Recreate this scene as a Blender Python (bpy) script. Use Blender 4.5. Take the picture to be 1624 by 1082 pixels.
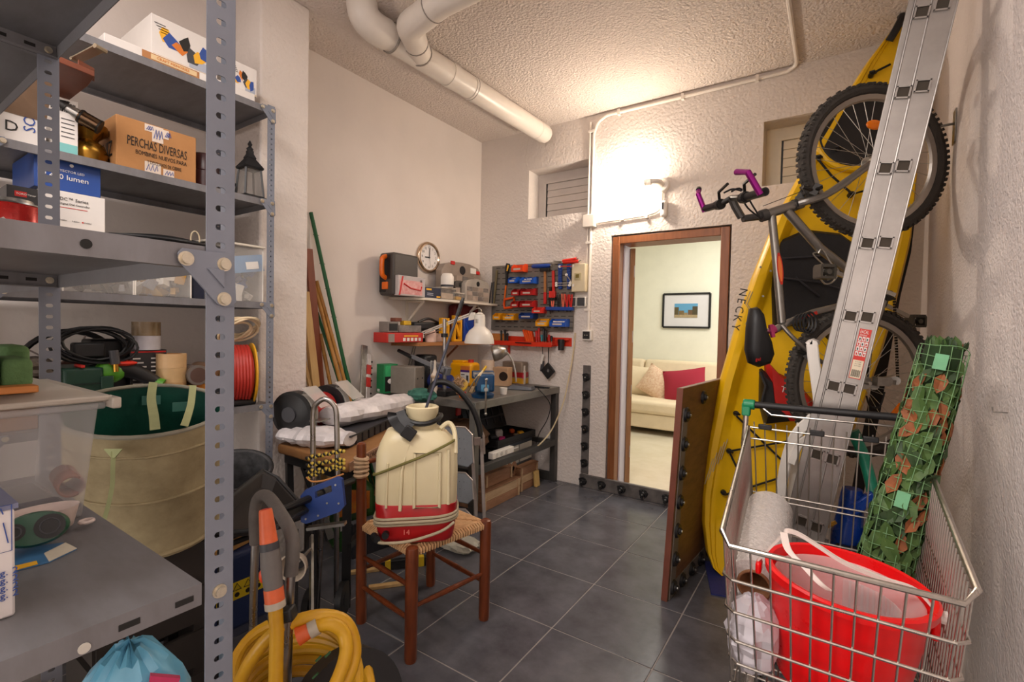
import bpy, math, random
from mathutils import Vector as V, Matrix
import numpy as np
random.seed(7)
R_=math.radians
for o in list(bpy.data.objects): bpy.data.objects.remove(o)
SC=bpy.context.scene; COL=SC.collection
# ---------------------------------------------------------------- camera
FPX=764.0; EYE=V((0,0,1.333))
def _axes(yaw,pitch,roll):
    cy,sy=math.cos(yaw),math.sin(yaw)
    F=V((sy,cy,0));R=V((cy,-sy,0));U=V((0,0,1))
    F2=math.cos(pitch)*F+math.sin(pitch)*U;U2=math.cos(pitch)*U-math.sin(pitch)*F
    return math.cos(roll)*R+math.sin(roll)*U2, math.cos(roll)*U2-math.sin(roll)*R, F2
CR,CU,CF=_axes(R_(-33.81),R_(-1.556),R_(1.168))
cam=bpy.data.cameras.new('camera');co=bpy.data.objects.new('camera',cam);COL.objects.link(co)
cam.sensor_width=36;cam.sensor_fit='HORIZONTAL';cam.lens=FPX/1624*36;cam.clip_start=.02
m=Matrix.Identity(4)
for i,a in enumerate((CR,CU,-CF)):
    for j in range(3): m[j][i]=a[j]
m.translation=EYE;co.matrix_world=m;SC.camera=co
def ray(x,y): return CF+CR*((x-812)/FPX)-CU*((y-541)/FPX)
def PZ(x,y,z): d=ray(x,y);return EYE+d*((z-EYE.z)/d.z)
def PY(x,y,Y): d=ray(x,y);return EYE+d*(Y/d.y)
def PX(x,y,X): d=ray(x,y);return EYE+d*(X/d.x)
def PD(x,y,D): return EYE+ray(x,y)*D
# ---------------------------------------------------------------- view, world, lights
SC.view_settings.view_transform='Standard';SC.view_settings.look='None'
SC.view_settings.gamma=1;SC.view_settings.use_curve_mapping=False
SC.view_settings.exposure=0.0
W_=bpy.data.worlds.new('world');SC.world=W_;W_.use_nodes=True
bg=W_.node_tree.nodes['Background'];bg.inputs[0].default_value=(1,.93,.86,1);bg.inputs[1].default_value=.25
def lamp(name,kind,loc,power,col,size=.1,rot=(0,0,0),size_y=None):
    l=bpy.data.lights.new(name,kind);l.energy=power;l.color=col
    if kind=='AREA':
        l.size=size
        if size_y: l.shape='RECTANGLE';l.size_y=size_y
    else: l.shadow_soft_size=size
    o=bpy.data.objects.new(name,l);COL.objects.link(o);o.location=loc;o.rotation_euler=rot;return o
BACK_Y=3.735;LEFT_X=-2.9;RIGHT_X=.42;CEIL=3.12
lamp('ceiling_lamp_light','AREA',(-1.05,-.6,3.05),86,(1,.925,.885),1.5,(0,0,0),1.2)
lamp('ceiling_lamp_light','AREA',(-.95,1.4,3.1),9,(1,.925,.885),.9,(0,0,0),.9)
lamp('rear_fill_light','AREA',(-1.2,-2.5,1.25),74,(1,.93,.88),1.3,(R_(90),0,R_(-22)),2.0)  # added fill light behind the camera, no doorway stands there
lamp('living_room_light','AREA',(-.6,5.6,2.85),62,(1,.96,.90),2.2,(0,0,0),1.5)
lamp('living_room_daylight','AREA',(1.3,5.4,1.7),22,(.75,.86,1),1.6,(0,R_(90),0),1.4)
# ---------------------------------------------------------------- materials
def lin(c):
    return tuple((x/255/12.92 if x/255<=.04045 else ((x/255+.055)/1.055)**2.4) for x in c)+(1,)
_mc={}
def mat(name,col,rough=.5,metal=0,var=.12,vs=6,bump=0,bs=60,spec=.5,coat=0,trans=0,col2=None,stretch=None,emit=0,sheen=0,tr=0):
    key=(name,tuple(col))
    if key in _mc: return _mc[key]
    M=bpy.data.materials.new(name);M.use_nodes=True;nt=M.node_tree;N=nt.nodes;L=nt.links
    b=N['Principled BSDF'];c=lin(col)
    b.inputs['Roughness'].default_value=rough;b.inputs['Metallic'].default_value=metal
    b.inputs['Specular IOR Level'].default_value=spec
    if coat: b.inputs['Coat Weight'].default_value=coat
    if tr: b.inputs['Transmission Weight'].default_value=tr
    tc=N.new('ShaderNodeTexCoord');mp=N.new('ShaderNodeMapping');L.new(tc.outputs['Object'],mp.inputs[0])
    if stretch: mp.inputs['Scale'].default_value=stretch
    if var or col2:
        n=N.new('ShaderNodeTexNoise');n.inputs['Scale'].default_value=vs;n.inputs['Detail'].default_value=6;n.inputs['Roughness'].default_value=.65
        L.new(mp.outputs[0],n.inputs['Vector'])
        r=N.new('ShaderNodeValToRGB');L.new(n.outputs[0],r.inputs[0])
        r.color_ramp.elements[0].position=.3;r.color_ramp.elements[1].position=.7
        c2=lin(col2) if col2 else tuple(x*(1-2*var) for x in c[:3])+(1,)
        r.color_ramp.elements[0].color=c2
        r.color_ramp.elements[1].color=c if col2 else tuple(min(1,x*(1+var)) for x in c[:3])+(1,)
        L.new(r.outputs[0],b.inputs['Base Color'])
        if not col2:
            rr=N.new('ShaderNodeMapRange');L.new(n.outputs[0],rr.inputs[0])
            rr.inputs['To Min'].default_value=max(0,rough-.07);rr.inputs['To Max'].default_value=min(1,rough+.1)
            L.new(rr.outputs[0],b.inputs['Roughness'])
    else: b.inputs['Base Color'].default_value=c
    if bump:
        n2=N.new('ShaderNodeTexNoise');n2.inputs['Scale'].default_value=bs;n2.inputs['Detail'].default_value=5
        L.new(mp.outputs[0],n2.inputs['Vector'])
        bp=N.new('ShaderNodeBump');bp.inputs['Strength'].default_value=bump;bp.inputs['Distance'].default_value=.01
        L.new(n2.outputs[0],bp.inputs['Height']);L.new(bp.outputs[0],b.inputs['Normal'])
    if emit:
        b.inputs['Emission Color'].default_value=c;b.inputs['Emission Strength'].default_value=emit
    if trans:
        t=N.new('ShaderNodeBsdfTransparent');mx=N.new('ShaderNodeMixShader');mx.inputs[0].default_value=trans
        L.new(b.outputs[0],mx.inputs[1]);L.new(t.outputs[0],mx.inputs[2]);L.new(mx.outputs[0],N['Material Output'].inputs[0])
    _mc[key]=M;return M
# ---------------------------------------------------------------- mesh builder
class MB:
    def __init__(s): s.v=[];s.f=[];s.mi=[];s.cur=0
    def mat(s,i): s.cur=i;return s
    def add(s,vs,fs):
        b=len(s.v);s.v+= [V(p) for p in vs];s.f+=[tuple(b+i for i in f) for f in fs];s.mi+=[s.cur]*len(fs);return s
    def hexa(s,p):   # 4 bottom, 4 top
        return s.add(p,[(3,2,1,0),(4,5,6,7),(0,1,5,4),(1,2,6,5),(2,3,7,6),(3,0,4,7)])
    def box(s,c,d,M=None,rz=0,taper=1):
        h=[x/2 for x in d];q=[(-h[0],-h[1],-h[2]),(h[0],-h[1],-h[2]),(h[0],h[1],-h[2]),(-h[0],h[1],-h[2])]
        q+=[(x*taper,y*taper,h[2]) for x,y,_ in q]
        M=M or Matrix.Rotation(rz,3,'Z');c=V(c)
        return s.hexa([c+M@V(p) for p in q])
    def bb(s,x0,x1,y0,y1,z0,z1): return s.box(((x0+x1)/2,(y0+y1)/2,(z0+z1)/2),(abs(x1-x0),abs(y1-y0),abs(z1-z0)))
    def beam(s,a,b,w,h,up=(0,0,1)):
        a=V(a);b=V(b);d=(b-a);L=d.length;d=d/L;u=V(up);x=d.cross(u)
        if x.length<1e-4: x=d.cross(V((1,0,0)))
        x.normalize();y=x.cross(d)
        q=[a+x*i*w/2+y*j*h/2 for i,j in((-1,-1),(1,-1),(1,1),(-1,1))]
        return s.hexa(q+[p+d*L for p in q])
    def _ring(s,c,d,r,n,ref=None,e=1):
        d=V(d).normalized();u=d.orthogonal().normalized() if ref is None else (ref-d*ref.dot(d)).normalized();w=d.cross(u)
        return [V(c)+u*(math.cos(2*math.pi*i/n)*r)+w*(math.sin(2*math.pi*i/n)*r*e) for i in range(n)],u
    def cyl(s,a,b,r0,r1=None,n=14,caps=True):
        r1=r0 if r1 is None else r1;a=V(a);b=V(b);p,u=s._ring(a,b-a,r0,n);q,_=s._ring(b,b-a,r1,n,u)
        f=[(i,(i+1)%n,n+(i+1)%n,n+i) for i in range(n)]
        if caps: f+=[tuple(range(n-1,-1,-1)),tuple(range(n,2*n))]
        return s.add(p+q,f)
    def tube(s,path,r,n=8,closed=False,caps=True):
        P=[V(p) for p in path];k=len(P);vs=[];ref=None
        rr=r if hasattr(r,'__len__') else [r]*k
        for i in range(k):
            a=P[(i-1)%k] if (closed or i>0) else P[i];b=P[(i+1)%k] if (closed or i<k-1) else P[i]
            d=(b-a)
            if d.length<1e-7: d=V((0,0,1))
            g,ref=s._ring(P[i],d,rr[i],n,ref);vs+=g
        f=[]
        for i in range(k if closed else k-1):
            A=i*n;B=((i+1)%k)*n
            for j in range(n): f.append((A+j,A+(j+1)%n,B+(j+1)%n,B+j))
        if not closed and caps: f+=[tuple(range(n-1,-1,-1)),tuple(range((k-1)*n,k*n))]
        return s.add(vs,f)
    def lathe(s,prof,c=(0,0,0),M=None,n=24,sx=1,sy=1,caps=True):
        M=M or Matrix.Identity(3);c=V(c);vs=[];k=len(prof)
        for r,z in prof:
            for i in range(n): vs.append(c+M@V((r*sx*math.cos(2*math.pi*i/n),r*sy*math.sin(2*math.pi*i/n),z)))
        f=[(i*n+j,i*n+(j+1)%n,(i+1)*n+(j+1)%n,(i+1)*n+j) for i in range(k-1) for j in range(n)]
        if caps: f+=[tuple(range(n-1,-1,-1)),tuple(range((k-1)*n,k*n))]
        return s.add(vs,f)
    def prism(s,poly,o,ux,uy,uz):   # polygon in (ux,uy) extruded along uz (vector with length)
        o=V(o);ux=V(ux);uy=V(uy);uz=V(uz);n=len(poly)
        a=[o+ux*p[0]+uy*p[1] for p in poly];b=[p+uz for p in a]
        return s.add(a+b,[tuple(range(n-1,-1,-1)),tuple(range(n,2*n))]+[(i,(i+1)%n,n+(i+1)%n,n+i) for i in range(n)])
    def loft(s,rings,closed=True,caps=True):
        n=len(rings[0]);vs=[p for r in rings for p in r];f=[]
        for i in range(len(rings)-1):
            for j in range(n if closed else n-1): f.append((i*n+j,i*n+(j+1)%n,(i+1)*n+(j+1)%n,(i+1)*n+j))
        if caps: f+=[tuple(range(n-1,-1,-1)),tuple(range((len(rings)-1)*n,len(rings)*n))]
        return s.add(vs,f)
    def grid(s,nx,ny,fn):
        vs=[fn(i/nx,j/ny) for j in range(ny+1) for i in range(nx+1)]
        return s.add(vs,[(j*(nx+1)+i,j*(nx+1)+i+1,(j+1)*(nx+1)+i+1,(j+1)*(nx+1)+i) for j in range(ny) for i in range(nx)])
    def ball(s,c,r,n=14,k=8,M=None):
        r=r if hasattr(r,'__len__') else (r,r,r)
        prof=[(max(1e-4,math.sin(math.pi*i/k)),-math.cos(math.pi*i/k)) for i in range(k+1)]
        M=(M or Matrix.Identity(3))@Matrix.Diagonal(r)
        return s.lathe(prof,c,M,n,caps=False)
WM={}   # world matrices
def build(name,mb,mats,parent=None,smooth=35,bevel=0,local=False,kind=None,seg=2,solid=0,scale=1):
    me=bpy.data.meshes.new(name)
    vs=mb.v if scale==1 else [p*scale for p in mb.v]
    if parent is not None and not local:
        inv=WM[parent.name].inverted();vs=[inv@p for p in vs];base=V((0,0,0))
    elif parent is None and not local:
        a=[min(p[i] for p in vs) for i in range(3)];b=[max(p[i] for p in vs) for i in range(3)]
        base=V(((a[0]+b[0])/2,(a[1]+b[1])/2,a[2]));vs=[p-base for p in vs]
    else: base=V((0,0,0))
    me.from_pydata([tuple(p) for p in vs],[],mb.f)
    mats=mats if isinstance(mats,(list,tuple)) else [mats]
    for x in mats: me.materials.append(x)
    if len(mats)>1: me.polygons.foreach_set('material_index',mb.mi)
    me.update()
    if smooth:
        me.polygons.foreach_set('use_smooth',[True]*len(me.polygons));me.set_sharp_from_angle(angle=R_(smooth))
    o=bpy.data.objects.new(name,me);COL.objects.link(o)
    if parent is not None: o.parent=parent;WM[o.name]=WM[parent.name].copy()
    else: o.location=base;WM[o.name]=Matrix.Translation(base)
    if solid:
        s=o.modifiers.new('solid','SOLIDIFY');s.thickness=solid;s.offset=0
    if bevel:
        bv=o.modifiers.new('bevel','BEVEL');bv.width=bevel;bv.segments=seg;bv.limit_method='ANGLE';bv.angle_limit=R_(40)
    if kind: o['kind']=kind
    return o
def thing(name,label,cat,loc,rz=0,group=None):
    o=bpy.data.objects.new(name,None);COL.objects.link(o);o.location=loc;o.rotation_euler=(0,0,rz)
    o.empty_display_size=.05
    WM[o.name]=Matrix.Translation(V(loc))@Matrix.Rotation(rz,4,'Z');return tag(o,label,cat,group)
def tag(o,label,cat,group=None):
    o['label']=label;o['category']=cat
    if group: o['group']=group
    return o
def single(name,mb,mats,label,cat,group=None,**k): return tag(build(name,mb,mats,**k),label,cat,group)
def copy_tree(o,loc=None,rz=None,label=None,parent=None):
    c=o.copy();COL.objects.link(c)
    if parent: c.parent=parent
    if loc is not None: c.location=loc
    if rz is not None: c.rotation_euler=(0,0,rz)
    if label: c['label']=label
    for ch in o.children: copy_tree(ch,parent=c)
    return c
def copy_part(o,parent,M):      # same mesh again, placed by a matrix relative to the parent
    c=o.copy();COL.objects.link(c);c.parent=parent;c.matrix_local=M;return c
def frame_M(o,ux,uy):
    ux=V(ux).normalized();uy=V(uy);uz=ux.cross(uy).normalized();uy=uz.cross(ux);o=V(o)
    M=Matrix.Identity(4)
    for i,a in enumerate((ux,uy,uz)):
        for j in range(3): M[j][i]=a[j]
    M.translation=o;return M
def text(body,size,m_,parent,o,ux,uy,name='lettering',align='LEFT',sx=1,lift=.0008):
    cu=bpy.data.curves.new('t','FONT');cu.body=body;cu.size=size;cu.align_x=align;cu.align_y='CENTER';cu.resolution_u=2;cu.extrude=.0003
    t=bpy.data.objects.new('t',cu);COL.objects.link(t)
    bpy.context.view_layer.update()
    me=bpy.data.meshes.new_from_object(t.evaluated_get(bpy.context.evaluated_depsgraph_get()))
    bpy.data.objects.remove(t)
    M=frame_M(o,ux,uy);M=M@Matrix.Translation((0,0,lift))@Matrix.Diagonal((sx,1,1,1))
    me.transform(WM[parent.name].inverted()@M);me.materials.clear();me.materials.append(m_);me.name=name
    o2=bpy.data.objects.new(name,me);COL.objects.link(o2);o2.parent=parent;WM[o2.name]=WM[parent.name].copy();return o2
def patch(mb,o,ux,uy,w,h,lift=.0008,t=.0004):   # flat printed patch, corner at o
    ux=V(ux).normalized();uy=V(uy).normalized();n=ux.cross(uy).normalized()
    q=[V(o)+n*lift,V(o)+n*lift+ux*w,V(o)+n*lift+ux*w+uy*h,V(o)+n*lift+uy*h]
    return mb.hexa(q+[p+n*t for p in q])
def arc(c,r,a0,a1,n,u,w):
    c=V(c);u=V(u);w=V(w)
    return [c+u*(r*math.cos(a0+(a1-a0)*i/n))+w*(r*math.sin(a0+(a1-a0)*i/n)) for i in range(n+1)]
def spline(pts,n=8):
    P=[V(p) for p in pts];out=[]
    for i in range(len(P)-1):
        p0=P[max(i-1,0)];p1=P[i];p2=P[i+1];p3=P[min(i+2,len(P)-1)]
        for k in range(n):
            t=k/n;out.append(.5*((2*p1)+(p2-p0)*t+(2*p0-5*p1+4*p2-p3)*t*t+(3*p1-p0-3*p2+p3)*t**3))
    return out+[P[-1]]
X_,Y_,Z_=V((1,0,0)),V((0,1,0)),V((0,0,1))
# ================================================================ ROOM
def plaster(name,col,s1,strength,dist=.012):
    M=bpy.data.materials.new(name);M.use_nodes=True;nt=M.node_tree;N=nt.nodes;L=nt.links;b=N['Principled BSDF']
    b.inputs['Roughness'].default_value=.9;b.inputs['Specular IOR Level'].default_value=.2
    g=N.new('ShaderNodeNewGeometry')
    n=N.new('ShaderNodeTexNoise');n.inputs['Scale'].default_value=s1;n.inputs['Detail'].default_value=4;n.inputs['Roughness'].default_value=.55
    v=N.new('ShaderNodeTexVoronoi');v.inputs['Scale'].default_value=s1*1.1
    n3=N.new('ShaderNodeTexNoise');n3.inputs['Scale'].default_value=1.7;n3.inputs['Detail'].default_value=5
    for x in(n,v,n3): L.new(g.outputs['Position'],x.inputs['Vector'])
    a=N.new('ShaderNodeMath');a.operation='MULTIPLY_ADD';L.new(v.outputs['Distance'],a.inputs[0]);a.inputs[1].default_value=-.35;L.new(n.outputs[0],a.inputs[2])
    bp=N.new('ShaderNodeBump');bp.inputs['Strength'].default_value=strength;bp.inputs['Distance'].default_value=dist
    L.new(a.outputs[0],bp.inputs['Height']);L.new(bp.outputs[0],b.inputs['Normal'])
    r=N.new('ShaderNodeValToRGB');L.new(n3.outputs[0],r.inputs[0]);c=lin(col)
    r.color_ramp.elements[0].position=.25;r.color_ramp.elements[1].position=.6
    r.color_ramp.elements[0].color=tuple(x*.9 for x in c[:3])+(1,);r.color_ramp.elements[1].color=c
    L.new(r.outputs[0],b.inputs['Base Color']);return M
M_wall=plaster('rough white plaster',(226,217,210),42,.55)
M_smooth=plaster('smooth white plaster',(228,219,212),30,.12)
M_ceil=plaster('pebbled ceiling plaster',(228,216,207),60,1.0,.016)
M_right=plaster('grainy white plaster',(240,230,225),75,.55)
M_far=mat('cream wall paint',(238,236,218),.85,var=.02)
M_white=mat('white pvc',(232,224,214),.35,var=.03)
M_whitep=mat('white painted plastic',(235,230,222),.4,var=.03)
M_black=mat('black plastic',(24,24,26),.45,var=.1)
M_brown=mat('varnished oak',(152,92,52),.42,vs=4,col2=(120,70,36),stretch=(12,12,1))
M_tan=mat('raw door edge wood',(176,132,92),.55,vs=4,col2=(150,106,70),stretch=(10,10,1))
M_steel=mat('brushed steel',(190,188,182),.32,1,var=.1,vs=40)
M_galv=mat('galvanised tube',(165,163,158),.35,1,var=.15,vs=25)
M_grout=mat('pale grout',(146,140,136),.9,var=.1)
M_tile=mat('charcoal slate tile',(98,98,104),.24,vs=5,col2=(66,66,72),bump=.08,bs=25)
nt=M_tile.node_tree
for n in nt.nodes:
    if n.type=='MAPPING':
        g=nt.nodes.new('ShaderNodeNewGeometry');nt.links.new(g.outputs['Position'],n.inputs[0])
# floor base and tiles
fl=build('floor',MB().bb(-3.0,.6,-2.6,BACK_Y+.02,-.12,-.002),M_grout,kind='structure')
TP=.4525
cache={}
for i in range(-4,6):
    for j in range(-4,6):
        x0=max(LEFT_X,-1.457+.4505*i);x1=min(RIGHT_X,-1.457+.4505*(i+1));y0=max(.45,2.322+TP*j);y1=min(BACK_Y-.002,2.322+TP*(j+1))
        if x1-x0<.03 or y1-y0<.03: continue
        w,d=round(x1-x0-.006,4),round(y1-y0-.006,4)
        if (w,d) not in cache:
            t=build('tile',MB().bb(-w/2,w/2,-d/2,d/2,-.006,0),M_tile,parent=fl,local=True,bevel=.0015,seg=1);cache[(w,d)]=t;first=True
        else: t=cache[(w,d)].copy();COL.objects.link(t)
        t.parent=fl;t.location=V(((x0+x1)/2,(y0+y1)/2,0))-fl.location
build('ceiling',MB().bb(-3.0,.6,-2.6,BACK_Y+.15,CEIL,CEIL+.1),M_ceil,kind='structure')
build('wall_left',MB().bb(-3.05,LEFT_X,-2.6,BACK_Y+.15,0,CEIL),M_smooth,kind='structure')
build('trim_1',MB().bb(LEFT_X,-2.535,1.375,1.655,0,CEIL),M_wall,kind='structure',bevel=.01)   # the pillar
build('wall_right',MB().bb(RIGHT_X,.6,-2.6,BACK_Y,0,CEIL),M_right,kind='structure')
build('wall_rear',MB().bb(-3.0,.6,-2.75,-2.6,0,CEIL),M_wall,kind='structure')
# back wall with a door and two vent recesses, thickness .2
DX0,DX1,DZ=-1.545,-.635,2.105
va=(-2.352,-1.765,2.325,2.765);vb=(-.452,.16,2.345,2.785)
bw=MB();T=BACK_Y+.20
xs=[LEFT_X,va[0],va[1],DX0,DX1,vb[0],vb[1],.6]
bw.bb(LEFT_X,va[0],BACK_Y,T,0,CEIL)
bw.bb(va[0],va[1],BACK_Y,T,0,va[2]);bw.bb(va[0],va[1],BACK_Y,T,va[3],CEIL)
bw.bb(va[1],DX0,BACK_Y,T,0,CEIL)
bw.bb(DX0,DX1,BACK_Y,T,DZ,CEIL)
bw.bb(DX1,vb[0],BACK_Y,T,0,CEIL)
bw.bb(vb[0],vb[1],BACK_Y,T,0,vb[2]);bw.bb(vb[0],vb[1],BACK_Y,T,vb[3],CEIL)
bw.bb(vb[1],.6,BACK_Y,T,0,CEIL)
build('wall_back',bw,M_wall,kind='structure')
M_cream=mat('cream louvre paint',(226,214,190),.5,var=.04)
M_lv=mat('grey white louvre paint',(208,200,194),.5,var=.04)
for k,(q,mm) in enumerate(((va,M_lv),(vb,M_cream))):
    w=build('window_%d'%(k+1),MB().bb(q[0],q[1],T-.025,T+.01,q[2],q[3]),mm,kind='structure')
    x0=q[0]+.11;x1=q[1]-.03;z0=q[2]+.03;z1=q[3]-.1
    build('louvre_frame',MB().bb(x0-.03,x0-.012,T-.06,T-.024,z0,z1).bb(x0-.03,x1,T-.06,T-.024,z1,z1+.02).bb(x0-.03,x1,T-.06,T-.024,z0-.02,z0),mm,parent=w)
    build('painted_gap_shade',MB().bb(x0-.012,x0,T-.05,T-.024,z0,z1),M_black,parent=w)  # solid black bar paints the shade in the gap beside the slats
    n=5;h=(z1-z0)/n
    for i in range(n):
        s=MB();zz=z0+h*i
        s.hexa([V((x0,T-.028,zz)),V((x1,T-.028,zz)),V((x1,T-.05,zz)),V((x0,T-.05,zz)),V((x0,T-.028,zz+h*.93)),V((x1,T-.028,zz+h*.93)),V((x1,T-.036,zz+h*.93)),V((x0,T-.036,zz+h*.93))][0:4][::-1]+[V((x0,T-.05,zz+h*.9)),V((x1,T-.05,zz+h*.9)),V((x1,T-.028,zz+h*.9)),V((x0,T-.028,zz+h*.9))] if False else
               [V((x0,T-.050,zz)),V((x1,T-.050,zz)),V((x1,T-.03,zz)),V((x0,T-.03,zz)),V((x0,T-.044,zz+h*.965)),V((x1,T-.044,zz+h*.965)),V((x1,T-.03,zz+h*.965)),V((x0,T-.03,zz+h*.965))])
        build('slat',s,mm,parent=w)
    build('louvre_back',MB().bb(x0-.03,x1,T-.03,T-.024,z0,z1),M_black,parent=w)
# door frame, leaf, hinges
dr=build('door_1',MB().bb(DX0+.012,DX0+.072,BACK_Y+.005,T+.02,0,DZ-.012).bb(DX1-.072,DX1-.012,BACK_Y+.005,T+.02,0,DZ-.012).bb(DX0+.072,DX1-.072,BACK_Y+.005,T+.02,DZ-.072,DZ-.012),M_brown,kind='structure',bevel=.004)
build('lit_jamb_strip',MB().bb(DX0+.072,DX0+.084,T-.10,T+.02,0,DZ-.072),mat('painted jamb light',(214,206,214),.5,var=.02),parent=dr)  # pale strip paints the light on the jamb's inner face
lfd=V((-.50,.866,0));lfn=V((.866,.50,0));h0=V((DX0+.126,T+.03,.03))
lf=build('door_leaf',MB().hexa([h0-lfn*.040,h0,h0+lfd*.80,h0-lfn*.040+lfd*.80]+[p+Z_*(DZ-.11) for p in(h0-lfn*.040,h0,h0+lfd*.80,h0-lfn*.040+lfd*.80)]),M_tan,parent=dr,bevel=.002)
for z in (.3,.82,1.28,1.83):
    h=MB().bb(DX0+.09,DX0+.124,T+.026,T+.031,z-.05,z+.05);h.cyl((DX0+.086,T+.026,z-.05),(DX0+.086,T+.026,z+.05),.007,n=8)
    h.mat(1)
    for dz in(-.03,0,.03): h.cyl((DX0+.107,T+.0262,z+dz),(DX0+.107,T+.0245,z+dz),.004,n=6)
    build('hinge',h,[M_steel,M_black],parent=dr)
# the living room beyond
build('trim_2',MB().bb(-3.4,1.5,T,7.2,-.1,.012),mat('pale stone floor',(222,212,190),.25,vs=3,col2=(206,194,168)),kind='structure')
build('wall_far',MB().bb(-3.4,1.5,7.1,7.2,0,3.1),M_far,kind='structure')
build('wall_far_side',MB().bb(1.45,1.55,T+.001,7.2,0,3.1),M_far,kind='structure')
build('wall_far_left',MB().bb(-3.5,-3.4,T+.001,7.2,0,3.1),M_far,kind='structure')
build('trim_3',MB().bb(-3.5,1.55,T+.001,7.2,3.1,3.2),M_far,kind='structure')     # its ceiling
# flood-guard strips screwed round the door
M_strip=mat('dark rubber sealing strip',(112,106,103),.6,vs=14,col2=(76,72,70))
st=thing('flood_guard_frame','dark sealing strip with round black knobs running down beside the doorway and along its sill','frame',(-1.73,BACK_Y,0))
build('upright_strip',MB().bb(-1.765,-1.695,BACK_Y-.008,BACK_Y,.11,1.03),M_strip,parent=st,bevel=.002)
build('sill_strip',MB().bb(-1.765,-.64,BACK_Y-.03,BACK_Y,.0,.105),M_strip,parent=st,bevel=.003)
def knob(c,n,par):
    k=MB();c=V(c);n=V(n).normalized();k.cyl(c,c+n*.012,.034,.03,n=16);k.cyl(c+n*.012,c+n*.03,.022,.016,n=12)
    k.mat(1).cyl(c+n*.03,c+n*.036,.007,n=6);k.mat(0)
    u=n.orthogonal().normalized();w=n.cross(u)
    for i in range(3):
        a=2*math.pi*i/3+.5;k.cyl(c+(u*math.cos(a)+w*math.sin(a))*.026+n*.004,c+(u*math.cos(a)+w*math.sin(a))*.026+n*.024,.012,n=8)
    return build('knob',k,[M_black,M_steel],parent=par)
for z in(.05,.2,.345,.49,.635,.78,.93): knob((-1.73,BACK_Y-(.008 if z>.1 else .03),z),(0,-1,0),st)
for x in(-1.56,-1.39,-1.21,-1.03,-.86): knob((x,BACK_Y-.03,.052),(0,-1,0),st)
# ---- conduits, boxes, lamp on the back wall
cd=thing('conduit_run','white conduit tubes climbing the wall beside the doorway and across the ceiling','conduit',(-1.72,BACK_Y,2.2))
c=MB();y=BACK_Y-.014
a=PY(950,200,y);p=[V((-1.735,y,2.24)),V((-1.735,y,2.95))]
c.tube([(-1.715,y,2.24),(-1.715,y,2.9)]+[tuple(q) for q in spline([(-1.715,y,2.95),(-1.68,y,3.04),(-1.6,y,3.085)],4)]+[(-.32,y,3.085)]+[tuple(q) for q in spline([(-.32,y,3.085),(-.27,y-.03,3.102),(-.262,y-.12,3.104)],4)]+[(-.262,2.0,3.104),(-.262,.8,3.104)],.0125,n=8)
c.tube([(-1.748,y,2.24),(-1.748,y,3.06)],.010,n=8)
c.tube([(-1.722,y,2.2),(-1.722,y,1.28)],.0125,n=8);c.tube([(-1.75,y,2.2),(-1.75,y,1.75)],.007,n=6)
c.tube([(-1.70,y,2.215),(-1.26,y,2.232)]+[tuple(q) for q in spline([(-1.26,y,2.232),(-1.16,y,2.26),(-1.135,y,2.34),(-1.135,y,2.41)],5)],.009,n=8)
build('conduit_tube',c,M_white,parent=cd)
for q in((-1.735,2.06),(-1.735,1.50),(-1.735,2.98),(-1.45,2.225),(-1.25,2.222)):
    build('clip',MB().box((q[0],y,q[1]),(.05 if q[0]<-1.7 else .02,.03,.02)),M_white,parent=cd)
for x in(-1.5,-1.0,-.5): build('clip',MB().box((x,y,3.085),(.02,.03,.045)),M_white,parent=cd)
single('junction_box',MB().box((-1.728,BACK_Y-.03,2.235),(.105,.06,.105)),M_white,'square white junction box where the conduits meet left of the door lamp','box',bevel=.006)
bx=thing('breaker_box','cream breaker box on the wall right of the pegboard','box',(-1.80,BACK_Y,1.75))
build('housing',MB().box((-1.80,BACK_Y-.035,1.765),(.125,.07,.235)),mat('aged cream plastic',(222,208,176),.45,var=.04),parent=bx,bevel=.006)
build('window',MB().box((-1.805,BACK_Y-.072,1.775),(.06,.006,.06)),mat('smoked window',(190,178,140),.2),parent=bx)
build('breaker',MB().box((-1.805,BACK_Y-.076,1.778),(.03,.006,.03)),mat('olive lever',(120,104,40),.4),parent=bx)
M_dgrey=mat('dark grey plastic',(62,62,66),.5,var=.05)
for i,x in enumerate((-1.868,-1.783)):
    s=thing('wall_switch',('dark grey wall switch under the breaker box, the one by the pegboard','dark grey wall switch under the breaker box, the one by the conduit')[i],'switch',(x,BACK_Y,1.56),group='dark grey switches below the breaker box')
    build('surround',MB().box((x,BACK_Y-.02,1.565),(.078,.04,.082)),M_whitep,parent=s,bevel=.004)
    build('rocker',MB().box((x,BACK_Y-.043,1.565),(.066,.012,.07)),M_dgrey,parent=s,bevel=.004)
s=thing('wall_socket','single dark socket at the lower end of the wall conduit','socket',(-1.735,BACK_Y,1.28))
build('surround',MB().box((-1.725,BACK_Y-.02,1.285),(.085,.04,.085)),M_whitep,parent=s,bevel=.004)
build('outlet',MB().box((-1.728,BACK_Y-.043,1.285),(.062,.01,.062)),M_black,parent=s,bevel=.003)
build('pins',MB().cyl((-1.738,BACK_Y-.047,1.285),(-1.738,BACK_Y-.049,1.285),.005,n=8).cyl((-1.718,BACK_Y-.047,1.285),(-1.718,BACK_Y-.049,1.285),.005,n=8),M_steel,parent=s)
lt=thing('wall_lamp','white bulkhead lamp lit on the wall above the doorway','lamp',(-1.14,BACK_Y,2.45))
build('rose',MB().lathe([(.055,0),(.055,.02),(.045,.03)],(-1.135,BACK_Y,2.45),Matrix.Rotation(R_(90),3,'X')),M_whitep,parent=lt)
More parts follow.
